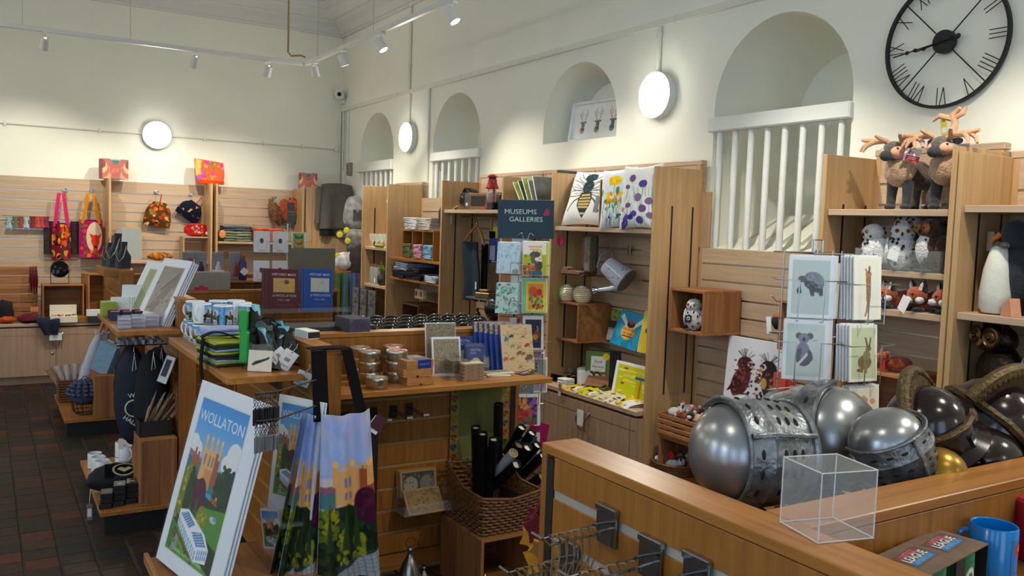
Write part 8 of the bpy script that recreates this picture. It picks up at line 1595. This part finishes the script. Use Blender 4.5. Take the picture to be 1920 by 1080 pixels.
# deck of gondola A: crate with pencils, mugs, black bag, boxes
DZ = .1285
opencrate('wooden_crate','rustic wooden crate standing on the nearer floor deck',(.805,5.03,DZ),R(0),.185,.32,.36,.016,(pineX,pineV),'crate',2)
P('front_board',B().rbox(-.076,.0,-.17,-.1605,.001,.359,.001),pineV,bpy.data.objects.get('wooden_crate.003') or COL.objects[-1]); P('front_board',B().rbox(.0006,.076,-.17,-.1605,.001,.359,.001),pineV,bpy.data.objects.get('wooden_crate.003') or COL.objects[-1])
px_ = T('pencil_box','dark box of twig pencils on top of the rustic crate','box',(.80,5.0,DZ + .3605),R(2)); P('box',B().box(-.085,.085,-.06,-.055,0,.085).box(-.085,.085,.055,.06,0,.085).box(-.085,-.08,-.06,.06,0,.085).box(.08,.085,-.06,.06,0,.085).box(-.085,.085,-.06,.06,0,.004),mat('dark box',(30,26,24),.6),px_)
tw_ = [mat('twig bark %d' % i,c,.8,0,.2,30) for i,c in enumerate(((140,116,96),(166,146,122),(120,84,56)))]; q = random.Random(3)
for i in range(18): x0 = -.07 + .008 * i; o = T('twig_pencil','twig pencil fanned out of the dark box, %s from the left' % NTH[i],'pencil',(.80 + x0 * .8,4.985 + .05 * q.random(),DZ + .40),(R(-10 + q.uniform(-8,8)),R(22 + 22 * i / 18 + q.uniform(-6,6)),0),'twig pencils'); P('twig',B().tube([(0,0,0),(0,0,.15 + .03 * q.random())],.0075,7),tw_[i % 3],o); P('point',B().tube([(0,0,.14),(0,0,.21)],.0075,7,taper=[1,.15]),tw_[1],o)
wm = mug_base('white_mug','plain white mug in front of the upper pair on the nearer deck','mug',None,.041,.092,handle=R(-70)); wm.location = (.725,5.50,DZ + .0935)
for x,y,z,lb in ((.715,5.60,.0935,'behind the front upper one'),(.82,5.55,.0935,'at the right of the upper layer'),(.725,5.50,0,'directly under the front upper one'),(.715,5.60,0,'under the rear upper one'),(.82,5.55,0,'under the right upper one'),(.60,5.56,0,'at the front of the left row'),(.59,5.66,0,'second in the left row'),(.58,5.76,0,'rearmost in the left row')): dup(wm,(x,y,DZ + z),R(20 + 100 * (y % .1) * 5),'plain white mug on the nearer deck, ' + lb)
lb2 = T('folded_bag','black rolled bag with a gilt stag emblem lying across the nearer deck','bag',(.635,5.22,DZ),R(-6)); P('bag',B().ball((0,0,.075),(.155,.085,.08),20,13,nz=.16,seed=4),bagm,lb2)
cv = Cv(60,40,(14,14,16)).ell(.5,.5,.30,.42,(186,176,130)).ell(.5,.5,.25,.35,(14,14,16)).poly([(.32,.5),(.5,.3),(.7,.5),(.62,.62),(.52,.54),(.4,.64)],(186,176,130)).text('HALL',.9,.5,.10,(190,190,190),rot=-PI / 2).text('WOLLATON',.5,.04,.06,(150,150,150)); pic(lb2,'emblem',cv,1,1,m=prf,fn=lambda a,b: (-.06 + .2 * a,-.088 * math.cos(.25 + 1.1 * b) ,.080 + .084 * math.sin(.25 + 1.1 * b)))
P('tag',B().box(-.15,-.12,-.11,-.108,-.12,-.03),mat('taupe tag',(120,104,96),.6),lb2); P('tag_string',B().tube([(-.13,-.06,.04),(-.135,-.109,-.02),(-.135,-.109,-.035)],.0012,4),white,lb2); P('tag_label',B().box(-.145,-.125,-.1115,-.11,-.1,-.055),white,lb2)
bbm = mat('black leather box',(20,21,26),.4,0,.15,30)
for j,n in ((0,3),(1,4),(2,4)):
    for k in range(n): t = T('leather_box','small black box on the nearer deck, %s stack, %s' % (('left','middle','right')[j],('lowest','second','third','topmost')[k]),'box',(.557 + .066 * j + (.0 if k else -.006),4.955 + .022 * j,DZ + k * .0282),R(-8),'small black boxes'); P('box',B().rbox(-.031,.031,-.05,.05,0,.0275,.004),bbm,t)
    P('mark',B().box(-.012,.012,-.012,-.004,.0276,.0281),mat('gilt mark',(130,110,40),.4,.5) if j == 0 else white,t)
t = T('card_set','yellow and black gift set standing between the mugs and the crate','box',(.775,5.22,DZ),R(-8)); P('box',B().rbox(-.03,.03,-.02,.02,0,.19,.002),mat('ochre card',(170,130,40),.5,0,.5,14),t)
# far deck: acorn feeder, crate with notebooks, basket of rolled bags
ac_ = T('acorn_feeder','acorn shaped wire feeder with a blue knotted cap on the far deck','bird feeder',(.67,7.36,DZ)); wb_ = B()
for i in range(14): a = 2 * PI * i / 14; wb_.tube([(.05 * math.cos(a),.05 * math.sin(a),0),(.082 * math.cos(a),.082 * math.sin(a),.03),(.092 * math.cos(a),.092 * math.sin(a),.09),(.09 * math.cos(a),.09 * math.sin(a),.16)],.0025,4)
for r_,z in ((.05,.002),(.082,.03),(.092,.09),(.09,.15)): wb_.tube([(r_ * math.cos(a),r_ * math.sin(a),z) for a in [2 * PI * k / 20 for k in range(20)]],.0025,4,closed=True)
o = P('wire_cage',wb_,black,ac_); o['kind'] = 'stuff'
kc = B(); q = random.Random(2)
for i in range(5):
    for k in range(16 - 2 * i): a = 2 * PI * (k + .5 * (i % 2)) / (16 - 2 * i); r_ = .115 * math.cos(i * .32); kc.ball((r_ * math.cos(a),r_ * math.sin(a),.165 + .095 * math.sin(i * .32)),(.022,.022,.016),7,5)
P('cap_base',B().ball((0,0,.16),(.11,.11,.09),18,10),mat('blue grey cord',(60,74,104),.7,0,.3),ac_); o = P('cap_knots',kc,mat('blue grey cord',(60,74,104)),ac_); o['kind'] = 'stuff'; P('ring',B().tube([(.02 * math.cos(a),0,.275 + .02 * math.sin(a)) for a in [2 * PI * k / 14 for k in range(14)]],.003,5,closed=True),black,ac_); P('tag',B().box(-.045,-.005,-.075,-.073,.235,.26),white,ac_,rot=(R(-20),0,0))
c2_ = opencrate('wooden_crate','rustic wooden crate standing on the far floor deck',(.80,7.33,DZ),0,.16,.34,.325,.016,(pineX,pineV),'crate',2); P('front_board',B().rbox(-.064,.064,-.18,-.1705,.001,.324,.001),pineV,c2_)
nb = mat('pale blue cover',(120,156,186),.7,0,.12,30)
for i in range(5): t = T('notebook','pale blue notebook leaning on the far crate, %s' % ('foremost','second','third','fourth','rearmost')[i],'notebook',(.755 + .014 * i,7.30 + .01 * i,DZ + .327),(R(-6),R(20),R(-48)),'pale blue notebooks'); P('cover',B().rbox(-.08,.08,0,.012,0,.24,.002),nb if i < 4 else cream,t)
wq = T('wicker_basket','square wicker basket of rolled white bags on the far deck','basket',(.63,7.95,DZ)); weave(wq,0,.20,.20,.19,9,None,wick,.004,.02)
ivory = mat('ivory cloth',(196,186,180),.9,0,.1,30)
for i in range(6): a = -.5 + .2 * i; t = T('rolled_bag','ivory rolled bag sticking out of the square basket, %s' % ('far left','second','third','fourth','fifth','far right')[i],'bag',(.57 + .022 * i,7.93 + .02 * (i % 2),DZ + .06),(R(-8),a,0),'rolled ivory bags'); P('roll',B().tube([(0,0,0),(0,0,.12),(0,0,.24)],.022,9,taper=[.8,1,1.25]),ivory if i else mat('tan roll',(176,136,104),.8),t)
wc = mat('white muslin',(190,196,216),.9,0,.08,20)
for i,(x,y) in enumerate(((.695,7.70),(.755,7.76))): t = T('wrapped_umbrella','white wrapped parasol with a wooden handle leaning by the far crate, %s' % ('left','right')[i],'parasol',(x - .03,y,DZ + .10),(R(-4),R(17),R(-4))); P('cover',B().tube([(0,0,0),(0,0,.2),(0,0,.4),(0,0,.50)],.045,12,taper=[.5,1.1,.95,.5]),wc,t); P('handle',B().cyl((0,0,.48),(0,0,.66),.013,8),hw_,t); P('lace',B().tube([(.03 * math.cos(a),.03 * math.sin(a),.50 + .008 * math.cos(a * 6)) for a in [2 * PI * k / 24 for k in range(24)]],.008,5,closed=True),wc,t)
# soft goods in the far right corner
for i,(u,v,y,r_,c,nm,lb) in enumerate(((664,400,9.2,(.13,.10,.20),(150,150,152),'rucksack','pale grey rucksack with a dark badge'),(668,445,9.0,(.15,.1,.09),(140,136,130),'cap','grey felt cap'),(672,462,8.9,(.14,.09,.10),(96,92,88),'cap','darker grey cap under the felt one'),(650,490,8.9,(.16,.09,.10),(200,200,202),'cloth_bag','white cloth bag'),(672,500,8.85,(.13,.10,.26),(50,42,42),'fur_scarf','dark brown fur scarf'),(640,440,9.0,(.06,.05,.05),(100,86,70),'wool_mitten','brown wool mitten'))): p = ony(y,u,v); one(nm,'%s in the far corner beside the glass shelf bay' % lb,nm.split('_')[-1],B().ball((0,0,0),r_,16,12,nz=.22,seed=i + 2),mat('corner goods %d' % i,c,.95,0,.4,14,.4,40),p)
P('badge',B().box(-.05,.05,-.102,-.1,-.08,.04),mat('badge print',(70,66,70),.7,0,.6,30),bpy.data.objects['rucksack'])
for i,(u,v) in enumerate(((637,440),(652,452),(633,480),(650,432))): p = ony(8.86,u,v); one('yellow_tag','round yellow tag in the far corner, %s' % ('top left','middle','lowest','top right')[i],'tag',B().ball((0,0,0),(.035,.006,.035),12,8),mat('yellow paper',(206,200,50),.6),p,0,'yellow tags')
one('corner_shelf','dark orange shelf under the white cloth bag in the far corner','ledge',B().rbox(-.22,.30,-.1,.12,-.02,0,.002),oakX,ony(8.9,648,507))
for i,(u,c,nm) in enumerate(((640,(70,104,50),'green'),(655,(70,106,150),'blue'),(668,(90,66,96),'violet'))): p = ony(8.75,u,512); one('hanging_scarf','%s scarf hanging in the far corner' % nm,'scarf',B().sheet(lambda a,b: ((a - .5) * .13 * (1 + .2 * b),-.025 * math.sin(a * 8 + i),-.62 * b),14,6,.012),mat(nm + ' scarf',c,.95,0,.15,10),(p.x,8.75,p.z + .0),0)
for i in range(5): one('chevron_throw','grey chevron throw hanging low in the far bay, %s' % ('first','second','third','fourth','fifth')[i],'throw',B().sheet(lambda a,b: ((a - .5) * .10,-.02 * math.sin(a * 6),-.50 * b),8,6,.02),mat('chevron %d' % (i % 2),((110,108,106),(34,34,36))[i % 2],.95,0,.6,26),(3.22 + .02 * (i % 2),8.16 - .1 * i,1.03),RW,'chevron throws')
